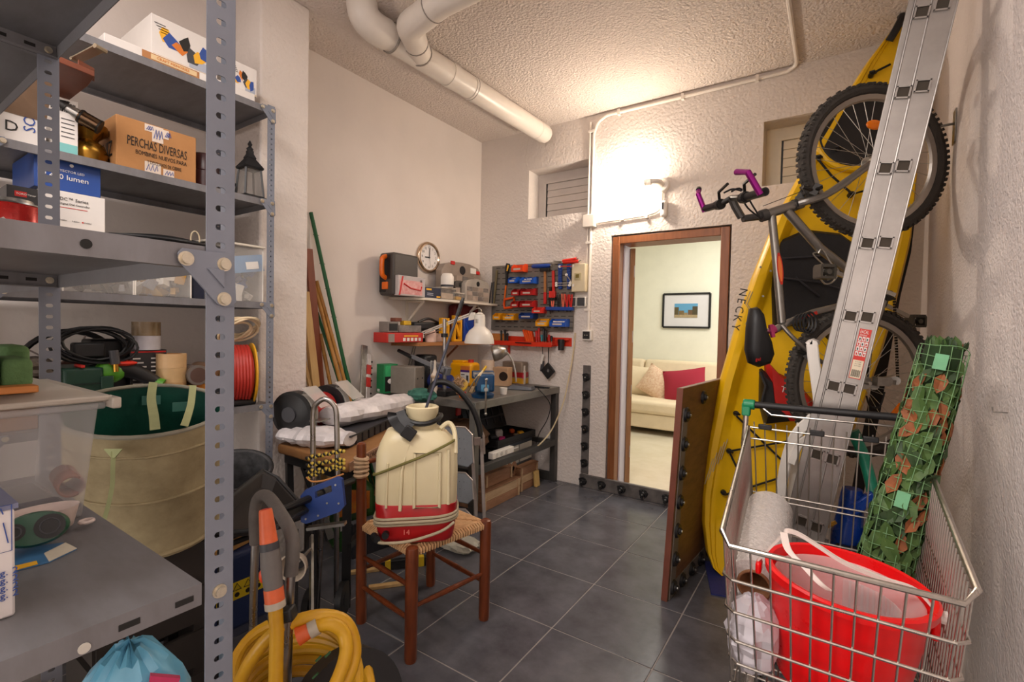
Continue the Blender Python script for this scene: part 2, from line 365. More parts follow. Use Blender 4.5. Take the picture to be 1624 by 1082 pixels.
build('lamp_arm',MB().tube(spline([(-1.135,BACK_Y-.02,2.45),(-1.135,BACK_Y-.09,2.455),(-1.17,BACK_Y-.11,2.46),(-1.2,BACK_Y-.11,2.46)],5),.02,n=10),M_whitep,parent=lt)
build('socket',MB().cyl((-1.19,BACK_Y-.11,2.46),(-1.24,BACK_Y-.11,2.46),.024,n=14),M_whitep,parent=lt)
build('bulb',MB().ball((-1.285,BACK_Y-.11,2.46),(.052,.038,.038)),mat('glowing bulb',(255,214,160),.4,var=0,emit=30),parent=lt)
lamp('bulb_light','POINT',(-1.36,BACK_Y-.13,2.46),31,(1,.86,.72),.05)
s=thing('motion_sensor','small white sensor puck with a painted slot shade below the door lamp','sensor',(-1.12,BACK_Y,2.24))
build('housing',MB().box((-1.115,BACK_Y-.022,2.265),(.05,.044,.125)),M_whitep,parent=s,bevel=.02,seg=4)
build('eye',MB().box((-1.118,BACK_Y-.046,2.285),(.012,.006,.05)),M_black,parent=s)
# ---- drain pipes on the ceiling
pp=thing('drain_pipe','thick white plastic drain pipe with branches hung below the ceiling','pipe',(-2.06,3.0,2.9))
zc=3.02;r=.078
e=PZ(862,212,zc);s0=PZ(612,55,zc)
d=(s0-e).normalized()
q=MB();q.tube([e,s0],r,n=20)
build('main_pipe',q,M_white,parent=pp)
build('end_cap',MB().cyl(e-d*.002,e-d*.03,r*.98,r*.9,n=20),M_white,parent=pp)
el=[s0+d*.0,s0+d*.09,s0+d*.15+Z_*.03,s0+d*.17+Z_*.105]
build('elbow',MB().tube(spline(el,5),r*1.08,n=20),M_white,parent=pp)
b0=PZ(668,92,zc);b1=PZ(650,42,zc-.02);b2=PZ(700,2,zc-.02);b3=PZ(790,-45,zc-.02)
build('branch_pipe',MB().tube([b0,b0.lerp(b1,.55)]+spline([b0.lerp(b1,.7),b1,b1.lerp(b2,.35),b1.lerp(b2,.6)],6)+[b2,b3],r*.93,n=20),M_white,parent=pp)
M_seal=mat('grey pipe seal',(150,142,134),.6)
def collar(a,b,rr,t=.01): return build('collar',MB().cyl(V(a),V(a)+(V(b)-V(a)).normalized()*t,rr,n=20),M_seal,parent=pp)
for f_,rr in((.30,1.06),(.43,1.06)):
    a=s0.lerp(e,f_);build('coupling',MB().cyl(a,a-d*.07,r*1.05,n=20),M_white,parent=pp)
collar(s0.lerp(e,.44),e,r*1.06,.006);collar(s0.lerp(e,.02),e,r*1.1,.012);collar(b0.lerp(b1,.15),b1,r*1.0,.01);collar(b0.lerp(b1,.5),b1,r*.97,.008)
collar(b1.lerp(b2,.75),b2,r*.97,.006)
build('pipe_strap',MB().cyl(e.lerp(s0,.06)-d*.004+Z_*0,e.lerp(s0,.06)+d*.014,r*1.03,n=20).box(e.lerp(s0,.06)+Z_*.085,(.02,.02,.06)),M_white,parent=pp)
# ================================================================ RIGHT-HAND SIDE
# ---------------- kayak, standing on its end
M_yel=mat('yellow rotomoulded plastic',(240,190,8),.38,var=.05,vs=3,bump=.05,bs=90)
kB=V((-.425,2.80,.0));kT=V((.285,3.50,3.08))
ka=(kT-kB);kL=ka.length;ka.normalize()
kw=V((.95,.30,0));kw=(kw-ka*kw.dot(ka)).normalized();kn=kw.cross(ka);kn=kn if kn.y<0 else -kn
KW=[(0,.05),(.006,.10),(.026,.15),(.07,.215),(.115,.26),(.2,.31),(.31,.35),(.43,.362),(.51,.358),(.63,.335),(.755,.262),(.85,.195),(.93,.135),(.985,.075),(1,.04)]
def kwid(t):
    for (a,b),(c,d) in zip(KW,KW[1:]):
        if a<=t<=c: return b+(d-b)*(t-a)/(c-a)
def sst(a,b,x): x=min(1,max(0,(x-a)/(b-a)));return x*x*(3-2*x)
def krec(t): return .075*sst(.22,.30,t)*(1-sst(.66,.72,t))
def KP(t,s,n): return kB+ka*(kL*t)+kw*s+kn*n
rings=[];N=44
ts=[0,.006,.026,.05]+[.07+.9*i/(N-1) for i in range(N)]+[.985,1]
for t in ts:
    w=kwid(t);d=.30*min(1,(w/.36)**.6);r_=krec(t);k=.012
    rings.append([KP(t,s*w,n) for s,n in((-1,-.06),(-.985,-.02),(-.94,0),(-.84,.0),(-.80,-.012),(-.70,-r_-k),(-.66,-r_-.02),(-.3,-r_-.02),(0,-r_-.015),(.3,-r_-.02),(.66,-r_-.02),(.70,-r_-k),(.80,-.012),(.84,0),(.94,0),(.985,-.02),(1,-.06),(.985,-.3*d-.05),(.9,-.62*d-.04),(.66,-.88*d-.02),(.3,-.98*d),(0,-d),(-.3,-.98*d),(-.66,-.88*d-.02),(-.9,-.62*d-.04),(-.985,-.3*d-.05))])
kz=thing('kayak','yellow sit-on-top kayak standing upright in the corner behind the bicycle','kayak',kB)
build('hull',MB().loft(rings),M_yel,parent=kz,smooth=40)
def KPX(x,y,n=0):   # point of the kayak's deck plane seen at a pixel
    d=ray(x,y);o=kB+kn*n;t=((o-EYE).dot(kn))/d.dot(kn);return EYE+d*t
def kts(p): q=p-kB;return q.dot(ka)/kL,q.dot(kw)
M_seat=mat('black foam seat',(26,24,26),.6,var=.2,vs=8,bump=.2,bs=40)
# seat
sp=[kts(KPX(*q,-.05)) for q in((1228,520),(1226,455),(1232,385),(1275,366),(1330,372),(1368,400),(1392,455),(1385,520),(1352,552),(1325,545),(1300,520),(1262,515))]
seat=MB();ring=[KP(t,s,-.055) for t,s in sp];c=[sum(t for t,s in sp)/len(sp),sum(s for t,s in sp)/len(sp)]
def shr(f,n): return [KP(c[0]+(t-c[0])*f,c[1]+(s-c[1])*f,n) for t,s in sp]
seat.loft([shr(1,-.10),shr(1,-.03),shr(.94,-.005),shr(.7,-.02),shr(.35,-.035)])
build('seat',seat,M_seat,parent=kz,smooth=50)
sm=MB()
for a,b in(((1232,440),(1300,448)),((1300,448),(1370,470)),((1240,410),(1320,405)),((1262,440),(1300,470))):
    sm.tube([KPX(*a,-.012),(KPX(*a,-.005)+KPX(*b,-.005))/2,KPX(*b,-.02)],.006,n=6)
build('seat_seam',sm,mat('dark seam piping',(44,42,46),.6),parent=kz)
def disc(px,r,n0,h,mt,name,sx=1.25):
    p=KPX(*px,n0);m=MB();rr=[[p+ka*(f*r*sx*math.cos(2*math.pi*i/28))+kw*(f*r*math.sin(2*math.pi*i/28))+kn*z for i in range(28)] for f,z in((1.06,-.03),(1.06,.008),(.97,.012),(.95,h),(.8,h+.004),(.02,h+.006))]
    return build(name,m.loft(rr),mt,parent=kz,smooth=40)
disc((1360,205),.19,-.005,.0,M_black,'hatch_cover',1.15)
p=KPX(1360,205,0);build('hatch_rim',MB().tube([p+ka*(.235*math.cos(a/18*math.pi))+kw*(.205*math.sin(a/18*math.pi))-kn*.003 for a in range(36)],.018,n=8,closed=True),M_yel,parent=kz)
p=KPX(1268,500,-.07);build('scupper_tube',MB().cyl(p-kn*.02,p+kn*.02,.045,.04,n=18),M_yel,parent=kz)
M_cord=mat('black bungee cord',(20,19,20),.8)
def cord(pts,r=.006,n=.008,par=kz): return build('bungee_cord',MB().tube([KPX(*q,n) for q in pts],r,n=6),M_cord,parent=par)
def cleat(q,s=.016):
    p=KPX(*q,.004);m=MB().cyl(p-kn*.02,p+kn*.012,s,s*.8,n=10).tube([p+kn*.01-kw*s,p+kn*.026,p+kn*.01+kw*s],s*.35,n=6)
    return build('pad_eye',m,M_black,parent=kz)
cord([(1168,660),(1250,740)]);cord([(1155,716),(1215,706),(1262,698)]);cord([(1150,785),(1215,765),(1255,752)]);cord([(1158,720),(1170,745),(1185,775)])
cord([(1297,252),(1318,278),(1352,308),(1380,300)]);cord([(1384,116),(1400,108),(1412,102)])
for q in((1168,656),(1157,716),(1148,782),(1298,250),(1328,236),(1350,308),(1383,117),(1185,775),(1255,742)): cleat(q)
p=KPX(1368,148,.02);build('hatch_latch',MB().beam(p-kw*.09,p+kw*.06,.02,.025,kn),M_black,parent=kz)
p=KPX(1424,42,.02);build('toggle_handle',MB().tube(spline([p-ka*.09-kw*.02,p+kn*.03-ka*.04-kw*.01,p+kn*.03+ka*.03,p+ka*.06],4),.02,n=8),M_black,parent=kz)
for q in((1210,470),(1206,424),(1222,430)):
    p=KPX(*q,.002);build('rivet',MB().cyl(p,p+kn*.004,.006,n=8),M_steel,parent=kz)
M_txt=mat('black print',(26,22,16),.6,var=0);M_navy=mat('navy print',(60,66,110),.5,var=0);M_red=mat('red print',(196,30,26),.5,var=0)
a=KPX(1178,464,.0);b=KPX(1166,519,.0);dn=(b-a)
tx=dn.normalized();ty=kn.cross(tx)
# the letters run down the left gunwale one after another
for i,ch in enumerate('NECKY'):
    q=a+dn*(i/4);text(ch,.062,M_txt,kz,q+kn*.004,tx,ty,align='CENTER')
a=KPX(1190,462,.0);b=KPX(1182,515,.0)
w=MB()
for k in range(2): w.tube([a+kw*(.0+k*.012)+kn*.003,a.lerp(b,.4)+kw*(.012*k-.018)+kn*.003,a.lerp(b,.6)+kw*(.02+.012*k)+kn*.003,b+kw*(.012*k)+kn*.003],.0025,n=4)
build('script_mark',w,mat('grey print',(150,138,110),.6,var=0),parent=kz)
a=KPX(1136,735,-.03)
w=MB();hl=-kw*.9+kn*.3
for k,(h0,h1) in enumerate(((-.13,.02),(-.10,.06),(-.05,.10),(0,.13),(.03,.15))): w.beam(KP(*kts(a),0)*0+a-kw*(.028-.010*k)+ka*h0+kn*.032,a-kw*(.028-.010*k)+ka*h1+kn*.032,.003,.006,kn)
build('model_mark',w,mat('silver print',(190,180,150),.5,var=0),parent=kz)
# blue mat under it
single('floor_mat',MB().box((-.37,2.80,.004),(.34,.36,.008),rz=.3),mat('blue foam mat',(36,42,104),.7,vs=12,bump=.2,bs=80),'blue mat on the floor under the tip of the yellow kayak','mat')
# red bag tucked into the kayak
rb=thing('red_bag','red and black bag tucked in front of the kayak beside the rear wheel','bag',KPX(1245,625,.0))
o=[KPX(*q,.03) for q in((1212,570),(1232,592),(1262,606),(1290,640),(1285,668),(1235,668),(1218,640))]
build('pouch',MB().loft([[p-kn*.02 for p in o],[p+kn*.03 for p in o],[(p*.75+KPX(1245,625,.03)*.25)+kn*.06 for p in o]]),mat('red nylon',(196,30,22),.5,bump=.2,bs=25),parent=rb)
o=[KPX(*q,.02) for q in((1205,585),(1222,600),(1228,650),(1250,668),(1212,672),(1204,640))]
build('side_panel',MB().loft([[p-kn*.02 for p in o],[p+kn*.04 for p in o],[(p*.7+KPX(1215,630,.02)*.3)+kn*.075 for p in o]]),M_black,parent=rb)
text('TRI',.045,mat('white print',(230,226,220),.5,var=0),rb,KPX(1238,617,.092),kw,ka,align='LEFT')
build('strap',MB().tube([KPX(1206,590,.1),KPX(1215,612,.11),KPX(1208,640,.1),KPX(1220,660,.11)],.01,n=6),M_black,parent=rb)
# ---------------- mountain bike hung by its front wheel
bn=V((.6,-.8,0));bu=V((.8,.6,0));hub=PD(1384,256,2.19);WRAD=.322
def BK(x,y,off=0):
    d=ray(x,y);o=hub+bn*off;return EYE+d*((o-EYE).dot(bn)/d.dot(bn))
M_frame=mat('titanium grey frame',(150,146,140),.3,.85,var=.05);M_fork=mat('dark grey fork',(84,82,80),.35,.6,var=.05)
M_tire=mat('black rubber tyre',(62,57,52),.85,vs=20,bump=.3,bs=90);M_rim=mat('anodised rim',(176,170,162),.3,.9,var=.05);M_dark=mat('dark steel part',(52,50,48),.4,.7)
bk=thing('mountain_bike','grey mountain bike with purple bar ends hanging upright in front of the kayak','bicycle',(hub.x,hub.y,hub.z-1.4))
rh=BK(1364,606);
def wheel(name,c,cass=False):
    w=build(name,MB().tube([c+bu*(WRAD*math.cos(a*math.pi/24))+Z_*(WRAD*math.sin(a*math.pi/24)) for a in range(48)],.026,n=10,closed=True),M_tire,parent=bk)
    # tread knobs: small rubber blocks all round, three rows
    kb=MB()
    for i in range(84):
        a=2*math.pi*i/84;er=bu*math.cos(a)+Z_*math.sin(a);et=-bu*math.sin(a)+Z_*math.cos(a)
        for j,(off,rr) in enumerate(((-.019,.017),(0,.025),(.019,.017))):
            if j==1 and i%2: continue
            p=c+er*(WRAD+rr)+bn*off;M=Matrix((et,bn,er)).transposed();kb.box(p,(.013,.015,.011),M)
    k=build('tread_knobs',kb,M_tire,parent=w,smooth=0,kind='stuff')
    rm=MB();prof=((.298,-.012),(.298,.012),(.276,.010),(.270,0),(.276,-.010))
    rm.loft([[c+(bu*math.cos(a)+Z_*math.sin(a))*r+bn*z for r,z in prof] for a in [2*math.pi*i/48 for i in range(49)]],caps=False)
    build('rim',rm,M_rim,parent=w)
    build('hub',MB().cyl(c-bn*.06,c+bn*.06,.008,n=8).cyl(c-bn*.03,c+bn*.03,.017,n=12).cyl(c-bn*.032,c-bn*.028,.03,n=14).cyl(c+bn*.028,c+bn*.032,.03,n=14),M_steel,parent=w)
    s0=MB().cyl((0,0,0),(0,0,1),.0012,n=5)
    first=None
    for i in range(32):
        a=2*math.pi*i/32;sd=1 if i%2 else -1;b=a+(.9 if i%4<2 else -.9)*.55
        p=c+(bu*math.cos(b)+Z_*math.sin(b))*.026+bn*.03*sd;q=c+(bu*math.cos(a)+Z_*math.sin(a))*.275
        d=q-p;z=d.normalized();x=z.orthogonal().normalized();y=z.cross(x)
        M=Matrix.Identity(4)
        for ii,ax in enumerate((x,y,d)):
            for j in range(3): M[j][ii]=ax[j]
        M.translation=p
        M=WM[w.name].inverted()@M
        if first is None:
            first=build('spoke',s0,M_steel,parent=w,local=True);first.matrix_local=M
        else: copy_part(first,w,M)
    return w
wf=wheel('front_wheel',hub);wr=wheel('rear_wheel',rh)
p=hub+(bu*math.cos(1.35)+Z_*math.sin(1.35))*.2+bn*.035
q=BK(1387,198,.03);build('reflector',MB().ball(q,(.04,.01,.022),M=Matrix((bu,bn,Z_)).transposed()),mat('amber reflector',(236,120,10),.2,var=0),parent=wf)
q=BK(1422,652,.03);build('reflector',MB().beam(q-bu*.02-Z_*.02,q+bu*.02+Z_*.03,.02,.008,bn),mat('amber reflector',(236,120,10),.2,var=0),parent=wr)
crown=BK(1272,322);ht1=BK(1258,326);ht0=BK(1216,340);st0=BK(1178,347)
def tb(name,pts,r,m_=M_frame,par=bk,n=12): return build(name,MB().tube(pts,r,n=n),m_,parent=par)
fk=tb('fork',[crown,BK(1262,325)],.024,M_frame)
for s in(-.052,.052):
    pts=[BK(1268,323,s*.5),BK(1285,318,s),BK(1310,309,s),BK(1340,290,s),BK(1380,260,s)]
    build('fork_leg',MB().tube(spline(pts,4),.016,n=10),M_frame,parent=fk)
tb('head_tube',[ht0,ht1],.021)
build('headset_cup',MB().cyl(ht1,ht1+(crown-ht1)*.35,.026,n=12),M_fork,parent=bk)
build('headset_cup',MB().cyl(ht0,ht0+(ht0-ht1).normalized()*.03,.027,n=12).cyl(ht0+(ht0-ht1).normalized()*.03,st0,.016,n=10),M_fork,parent=bk)
bb=BK(1398,470)
tb('top_tube',[BK(1224,342),BK(1232,420),BK(1240,512)],.0175);tb('down_tube',[BK(1248,334),BK(1300,394),bb],.020)
tb('seat_tube',[BK(1228,524),BK(1245,514),BK(1290,496),bb],.0165)
for s in(-.045,.045):
    tb('seat_stay',spline([BK(1240,516,s*.4),BK(1262,540,s),BK(1300,572,s),BK(1364,606,s*1.3)],4),.009)
    tb('chain_stay',[bb+bn*s*.6,BK(1385,530,s),BK(1364,606,s*1.3)],.010)
build('bottom_bracket',MB().cyl(bb-bn*.045,bb+bn*.045,.024,n=14),M_dark,parent=bk)
# frame decals
dm=mat('red decal',(196,44,30),.4,var=0)
a,b=BK(1231,402),BK(1236,452);d=(b-a).normalized();side=d.cross(bn).normalized()
for kk,(ww,mm,up) in enumerate(((.014,dm,.0178),(.009,mat('orange decal',(226,120,60),.4,var=0),.0186))):
    m_=MB();n=10;vs=[]
    for i in range(n+1):
        f=i/n;wd=ww*math.sin(math.pi*min(.97,max(.03,f)))**.5
        vs.append((a+(b-a)*(f*(1-.2*kk)+.1*kk)+bn*up-side*wd,a+(b-a)*(f*(1-.2*kk)+.1*kk)+bn*up+side*wd))
    m_.add([p for v in vs for p in v]+[p-bn*.004 for v in vs for p in v],[(2*i,2*i+1,2*i+3,2*i+2) for i in range(n)])
    build('frame_decal',m_,mm,parent=bk)
a,b=BK(1266,506),BK(1292,496);m_=MB();d=(b-a).normalized();side=d.cross(bn)
m_.hexa([a+bn*.0172-side*.006,b+bn*.0172-side*.008,b+bn*.0172+side*.008,a+bn*.0172+side*.002]+[p for p in (a+bn*.0178-side*.006,b+bn*.0178-side*.008,b+bn*.0178+side*.008,a+bn*.0178+side*.002)])
build('frame_decal',m_,dm,parent=bk)
# handlebar
M_purp=mat('anodised purple',(150,32,132),.3,.7,var=.05)
hb_c=BK(1160,314);hL=PD(1118,331,2.33);hR=PD(1214,304,1.86)
build('stem',MB().tube([BK(1176,345),BK(1166,328),hb_c],.017,n=10),M_fork,parent=bk)
build('handlebar',MB().tube([hL,hL.lerp(hR,.3)+Z_*.0,hb_c,hL.lerp(hR,.72),hR],.0125,n=10),M_dark,parent=bk)
dh=(hR-hL).normalized()
for a,b in((hL,hL+dh*.13),(hR,hR-dh*.13)): build('grip',MB().cyl(a,b,.017,n=12).cyl(b,b+(b-a).normalized()*.02,.024,n=12),M_black,parent=bk)
be=MB().tube([PD(1206,308,1.87),PD(1186,273,1.86),PD(1168,273,1.93)],.0125,n=10);build('bar_end',be,M_purp,parent=bk)
build('bar_end',MB().tube([PD(1118,336,2.33),PD(1107,308,2.33),PD(1108,302,2.36)],.0125,n=10).mat(1).cyl(PD(1108,302,2.35),PD(1108,300,2.38),.014,n=10),[M_purp,M_black],parent=bk)
for f,px in((.28,None),(.7,None)):
    c=hL.lerp(hR,f);build('brake_lever',MB().cyl(c-dh*.02,c+dh*.02,.022,n=10).tube([c+Z_*.02,c+Z_*.05+dh*.03-bu*.02,c+Z_*.07+dh*.12-bu*.03],.007,n=6),M_dark,parent=bk)
for pts in([(1160,304),(1176,300),(1196,330),(1205,345)],[(1176,312),(1186,330),(1206,346)],[(1148,306),(1162,300),(1176,303)]):
    build('cable',MB().tube(spline([BK(*q,.06) for q in pts],5),.004,n=6),M_black,parent=bk)
build('cable',MB().tube([BK(1210,327,.02),BK(1270,304,.05)],.0015,n=5),M_black,parent=bk)
# brakes
for c in(BK(1282,306),BK(1272,560)):
    m_=MB()
    for s in(-.05,.05): m_.box(c+bn*s,(.03,.02,.05),Matrix.Rotation(.5,3,'Y')).cyl(c+bn*s,c+bn*s*1.7,.008,n=8)
    m_.tube([c+bn*.05-bu*.02,c+bn*.05-bu*.06+Z_*.01],.008,n=6)
    build('brake_caliper',m_,M_dark,parent=bk)
# cranks, pedals, chain, derailleur
ck=MB().cyl(bb-bn*.06,bb-bn*.056,.085,n=28).cyl(bb-bn*.05,bb-bn*.046,.06,n=24)
build('chainring',ck,M_dark,parent=bk)
pR=BK(1452,510,-.13);pL=BK(1308,432,.13)
build('crank_arm',MB().beam(bb-bn*.07,BK(1440,502,-.10),.018,.014,bn),M_steel,parent=bk)
build('crank_arm',MB().beam(bb+bn*.07,BK(1318,430,.08),.018,.014,bn),M_steel,parent=bk)
def pedal(c):
    m_=MB()
    for s in(-.024,.024): m_.box(c+Z_*s,(.066,.05,.009),Matrix((bu,bn,Z_)).transposed())
    for s in(-.03,.03): m_.box(c+bu*s,(.010,.05,.046),Matrix((bu,bn,Z_)).transposed())
    m_.cyl(c-bn*.05,c+bn*.03,.012,n=8)
    for s in range(-3,4): m_.box(c+bu*s*.009+Z_*.030,(.004,.05,.006),Matrix((bu,bn,Z_)).transposed())
    return build('pedal',m_,mat('worn grey pedal',(92,88,80),.4,.5),parent=bk)
pedal(pR);pedal(pL)
ch=MB();pts=[BK(1418,470,-.055),BK(1422,560,-.05),BK(1424,606,-.045)]
for i in range(32):
    p=pts[0].lerp(pts[2],i/31.);ch.box(p,(.010,.008,.010),Matrix((bu,bn,Z_)).transposed())
for i in range(26):
    p=BK(1385,520,-.055).lerp(BK(1376,600,-.045),i/25.);ch.box(p,(.010,.008,.010),Matrix((bu,bn,Z_)).transposed())
build('chain',ch,M_dark,parent=bk,kind='stuff')
build('cassette',MB().cyl(rh-bn*.03,rh-bn*.035,.05,n=20).cyl(rh-bn*.037,rh-bn*.042,.042,n=20).cyl(rh-bn*.044,rh-bn*.049,.034,n=20),M_dark,parent=bk)
q=BK(1396,605,.05);build('derailleur',MB().box(q,(.05,.03,.04),Matrix((bu,bn,Z_)).transposed()).cyl(q+bu*.03-bn*.01,q+bu*.03+bn*.01,.022,n=12).beam(q,BK(1422,607,.03),.02,.012,bn).cyl(BK(1420,604,.02),BK(1420,604,.035),.02,n=12).cyl(BK(1386,612,.02),BK(1386,612,.035),.02,n=12),M_galv,parent=bk)
build('cable',MB().tube(spline([BK(1374,628,.06),BK(1380,644,.06),BK(1395,645,.06),BK(1403,622,.06)],5),.004,n=6),M_black,parent=bk)
# saddle, clamp
sdo=[(1191,490),(1200,488),(1207,497),(1211,520),(1220,542),(1224,562),(1218,577),(1203,582),(1189,576),(1184,555),(1186,520)]
sc_=BK(1203,545,.0)
def sdr(f,o): return [sc_+(BK(x,y)-sc_)*f+bn*o for x,y in sdo]
build('saddle',MB().loft([sdr(.8,-.035),sdr(1,-.02),sdr(1.02,.0),sdr(.96,.025),sdr(.75,.04),sdr(.35,.046)]),M_black,parent=bk,smooth=60)
q=BK(1198,570,.042);text('gel',.022,M_red,bk,q,bu,Z_)
tb('seat_post',[BK(1231,522),BK(1212,527)],.0135,M_steel)
build('seat_rail',MB().tube([BK(1205,510,.02),BK(1213,528,.02),BK(1212,550,.02)],.004,n=6).tube([BK(1205,510,-.02),BK(1213,528,-.02),BK(1212,550,-.02)],.004,n=6),M_steel,parent=bk)
build('seat_clamp',MB().cyl(BK(1223,524),BK(1228,522),.022,n=12).beam(BK(1222,515,.02),BK(1226,535,.02),.015,.015,bn),mat('pink anodised',(196,70,120),.35,.6),parent=bk)
# bottle cage
def cg(pts,off): return [BK(x,y,off) for x,y in pts]
cgm=MB().tube(spline(cg([(1298,402),(1304,396),(1318,418),(1330,430),(1322,446),(1308,450),(1296,434)],.04),4),.0035,n=6).tube(spline(cg([(1296,400),(1290,404),(1310,424),(1326,440)],.0),4),.0035,n=6).tube(spline(cg([(1290,432),(1308,428),(1313,444),(1330,432)],.06),4),.0035,n=6)
build('bottle_cage',cgm,M_steel,parent=bk)
cl=MB()
for k in range(4): cl.tube([BK(1268+4*k,512,.03)+(bu*math.cos(a)*.03+Z_*math.sin(a)*(.035+.004*k))+bn*.006*k for a in [2*math.pi*i/16 for i in range(16)]],.005,n=6,closed=True)
build('coiled_lock',cl,M_black,parent=bk)
hk=thing('bike_hook','steel bicycle hook screwed to the right wall behind the ladder','hook',(RIGHT_X,2.9,2.15))
q=hub+bu*.30+Z_*.14
build('plate',MB().bb(RIGHT_X-.006,RIGHT_X,q.y-.03,q.y+.03,q.z-.06,q.z+.09),M_galv,parent=hk,bevel=.002)
build('arm',MB().tube(spline([(RIGHT_X,q.y,q.z+.03),(RIGHT_X-.10,q.y-.03,q.z+.02),(RIGHT_X-.16,q.y-.06,q.z+.03),(RIGHT_X-.17,q.y-.06,q.z+.09)],4),.006,n=8),M_galv,parent=hk)
# ---------------- aluminium ladder seen edge on
M_alu=mat('scuffed aluminium',(176,171,167),.38,.85,vs=4,col2=(152,148,144),bump=.04,bs=30)
LY=2.17
ld=thing('ladder','two-section aluminium ladder leaning on the right wall in front of the bicycle','ladder',PY(1250,1000,2.3))
def LP(x,y,dy=0): return PY(x,y,LY)+Y_*dy
def stile(l0,l1,r0,r1,dy,dep=.028):   # quad by pixel edges, extended to the floor and the top
    top=[LP(*l1),LP(*r1)];bot=[LP(*l0),LP(*r0)]
    def ext(a,b,z): return a+(b-a)*((z-a.z)/(b.z-a.z))
    b=[ext(bot[i],top[i],.02) for i in(0,1)];t=[ext(bot[i],top[i],2.92) for i in(0,1)]
    b=[p+Y_*dy for p in b];t=[p+Y_*dy for p in t]
    return [b[0],b[1],b[1]+Y_*dep,b[0]+Y_*dep,t[0],t[1],t[1]+Y_*dep,t[0]+Y_*dep]
S1=((1335,502),(1420,139),(1363,502),(1446,139));S2=((1363.6,502),(1446.6,139),(1395,502),(1485,139))
for nm,S in(('stile',S1),('stile',S2)):
    for dy in(0,.36):
        h=stile(S[0],S[1],S[2],S[3],dy)
        s=build('stile',MB().hexa(h),M_alu,parent=ld,bevel=.003)
        if dy==0:
            m_=MB()
            for i,j in((0,4),(1,5)):
                a=h[i];b=h[j];m_.tube([a-Y_*.0005,b-Y_*.0005],.0026,n=6)
            build('stile_lip',m_,M_alu,parent=s)
# the outer flange of the left stile
h=stile((1322,502),(1408,139),(1334.4,502),(1419.4,139),.018,.05);build('stile_flange',MB().hexa(h),mat('shaded aluminium',(168,164,160),.4,.85,var=.08),parent=ld,bevel=.003)  # the side face's shade is put into a darker aluminium colour
holes=[((1462,20),(1495,7)),((1432,147),(1463,137)),((1404,267.5),(1432.5,263.5)),((1375.6,386),(1404.3,385)),((1348.7,501.4),(1375,503)),((1322,612),(1347,617)),((1296,720.5),(1320,728)),((1271,826),(1295,836))]
M_bore_shade=mat('painted rung shade',(60,50,38),.7)
for pr in holes:
    for q in pr:
        c=LP(*q);tilt=Matrix.Rotation(R_(10),3,'Y')
        rg=build('rung',MB().box(c+Y_*.19,(.030,.375,.030),tilt),M_alu,parent=ld)
        m_=MB();w=.019
        for s in(-1,1):
            m_.box(c-Y_*.003+tilt@V((s*w,0,0)),(.005,.010,.042),tilt);m_.box(c-Y_*.003+tilt@V((0,0,s*w)),(.042,.010,.005),tilt)
        build('rung_collar',m_,M_alu,parent=rg)
        build('rung_bore_shade',MB().box(c-Y_*.001,(.032,.004,.032),tilt),M_bore_shade,parent=rg)  # dark plate paints the shade inside the hollow rung end
# red sticker
a=LP(1364,521)-Y_*.0022;ux=(LP(1383,524)-Y_*.0022-a).normalized();up=(LP(1420,139)-LP(1335,502)).normalized();W=(LP(1383,524)-LP(1364,521)).length
lab=MB();L=(LP(1364,521)-LP(1342,598)).length
patch(lab,a-up*L,ux,up,W,L);build('sticker',lab,mat('red sticker',(206,52,42),.5,var=0),parent=ld)
wh=mat('white print',(230,226,220),.5,var=0)
for i in range(4):
    for j in range(3):
        m_=MB();patch(m_,a-up*(L*(.24+.10*i))+ux*(W*(.07+.31*j)),ux,up,W*.25,L*.085,.0018)
        build('sticker_pictogram',m_,wh,parent=ld)
        m_=MB();patch(m_,a-up*(L*(.225+.10*i))+ux*(W*(.13+.31*j)),ux,up,W*.11,L*.045,.0026)
        build('sticker_symbol',m_,M_red if (i+j)%2 else M_dgrey,parent=ld)
m_=MB();patch(m_,a-up*(L*.985)+ux*(W*.05),ux,up,W*.9,L*.36,.0018);build('sticker_label',m_,mat('cream label',(226,212,186),.6,var=0),parent=ld)
m_=MB()
for i in range(13): patch(m_,a-up*(L*.96)+ux*(W*(.14+.056*i)),ux,up,W*(.02+.018*(i%3==0)),L*.14,.0026)
build('barcode',m_,M_txt,parent=ld)
text('FACAL',.018,wh,ld,a-up*(L*.06)+ux*(W*.08)-Y_*.001,ux,up,sx=W/.075)
text('ESCALERAS',.009,wh,ld,a-up*(L*.125)+ux*(W*.1)-Y_*.001,ux,up,sx=W/.075)
for i in range(3): text('EN 131 DOBLE',.006,M_txt,ld,a-up*(L*(.66+.04*i))+ux*(W*.25)-Y_*.0012,ux,up,sx=W/.075)
build('stile_cap',MB().hexa(stile((1322,502),(1408,139),(1334,502),(1419,139),.0,.03)[4:]+[p+Z_*.03 for p in stile((1322,502),(1408,139),(1334,502),(1419,139),.0,.03)[4:]]),M_black,parent=ld)
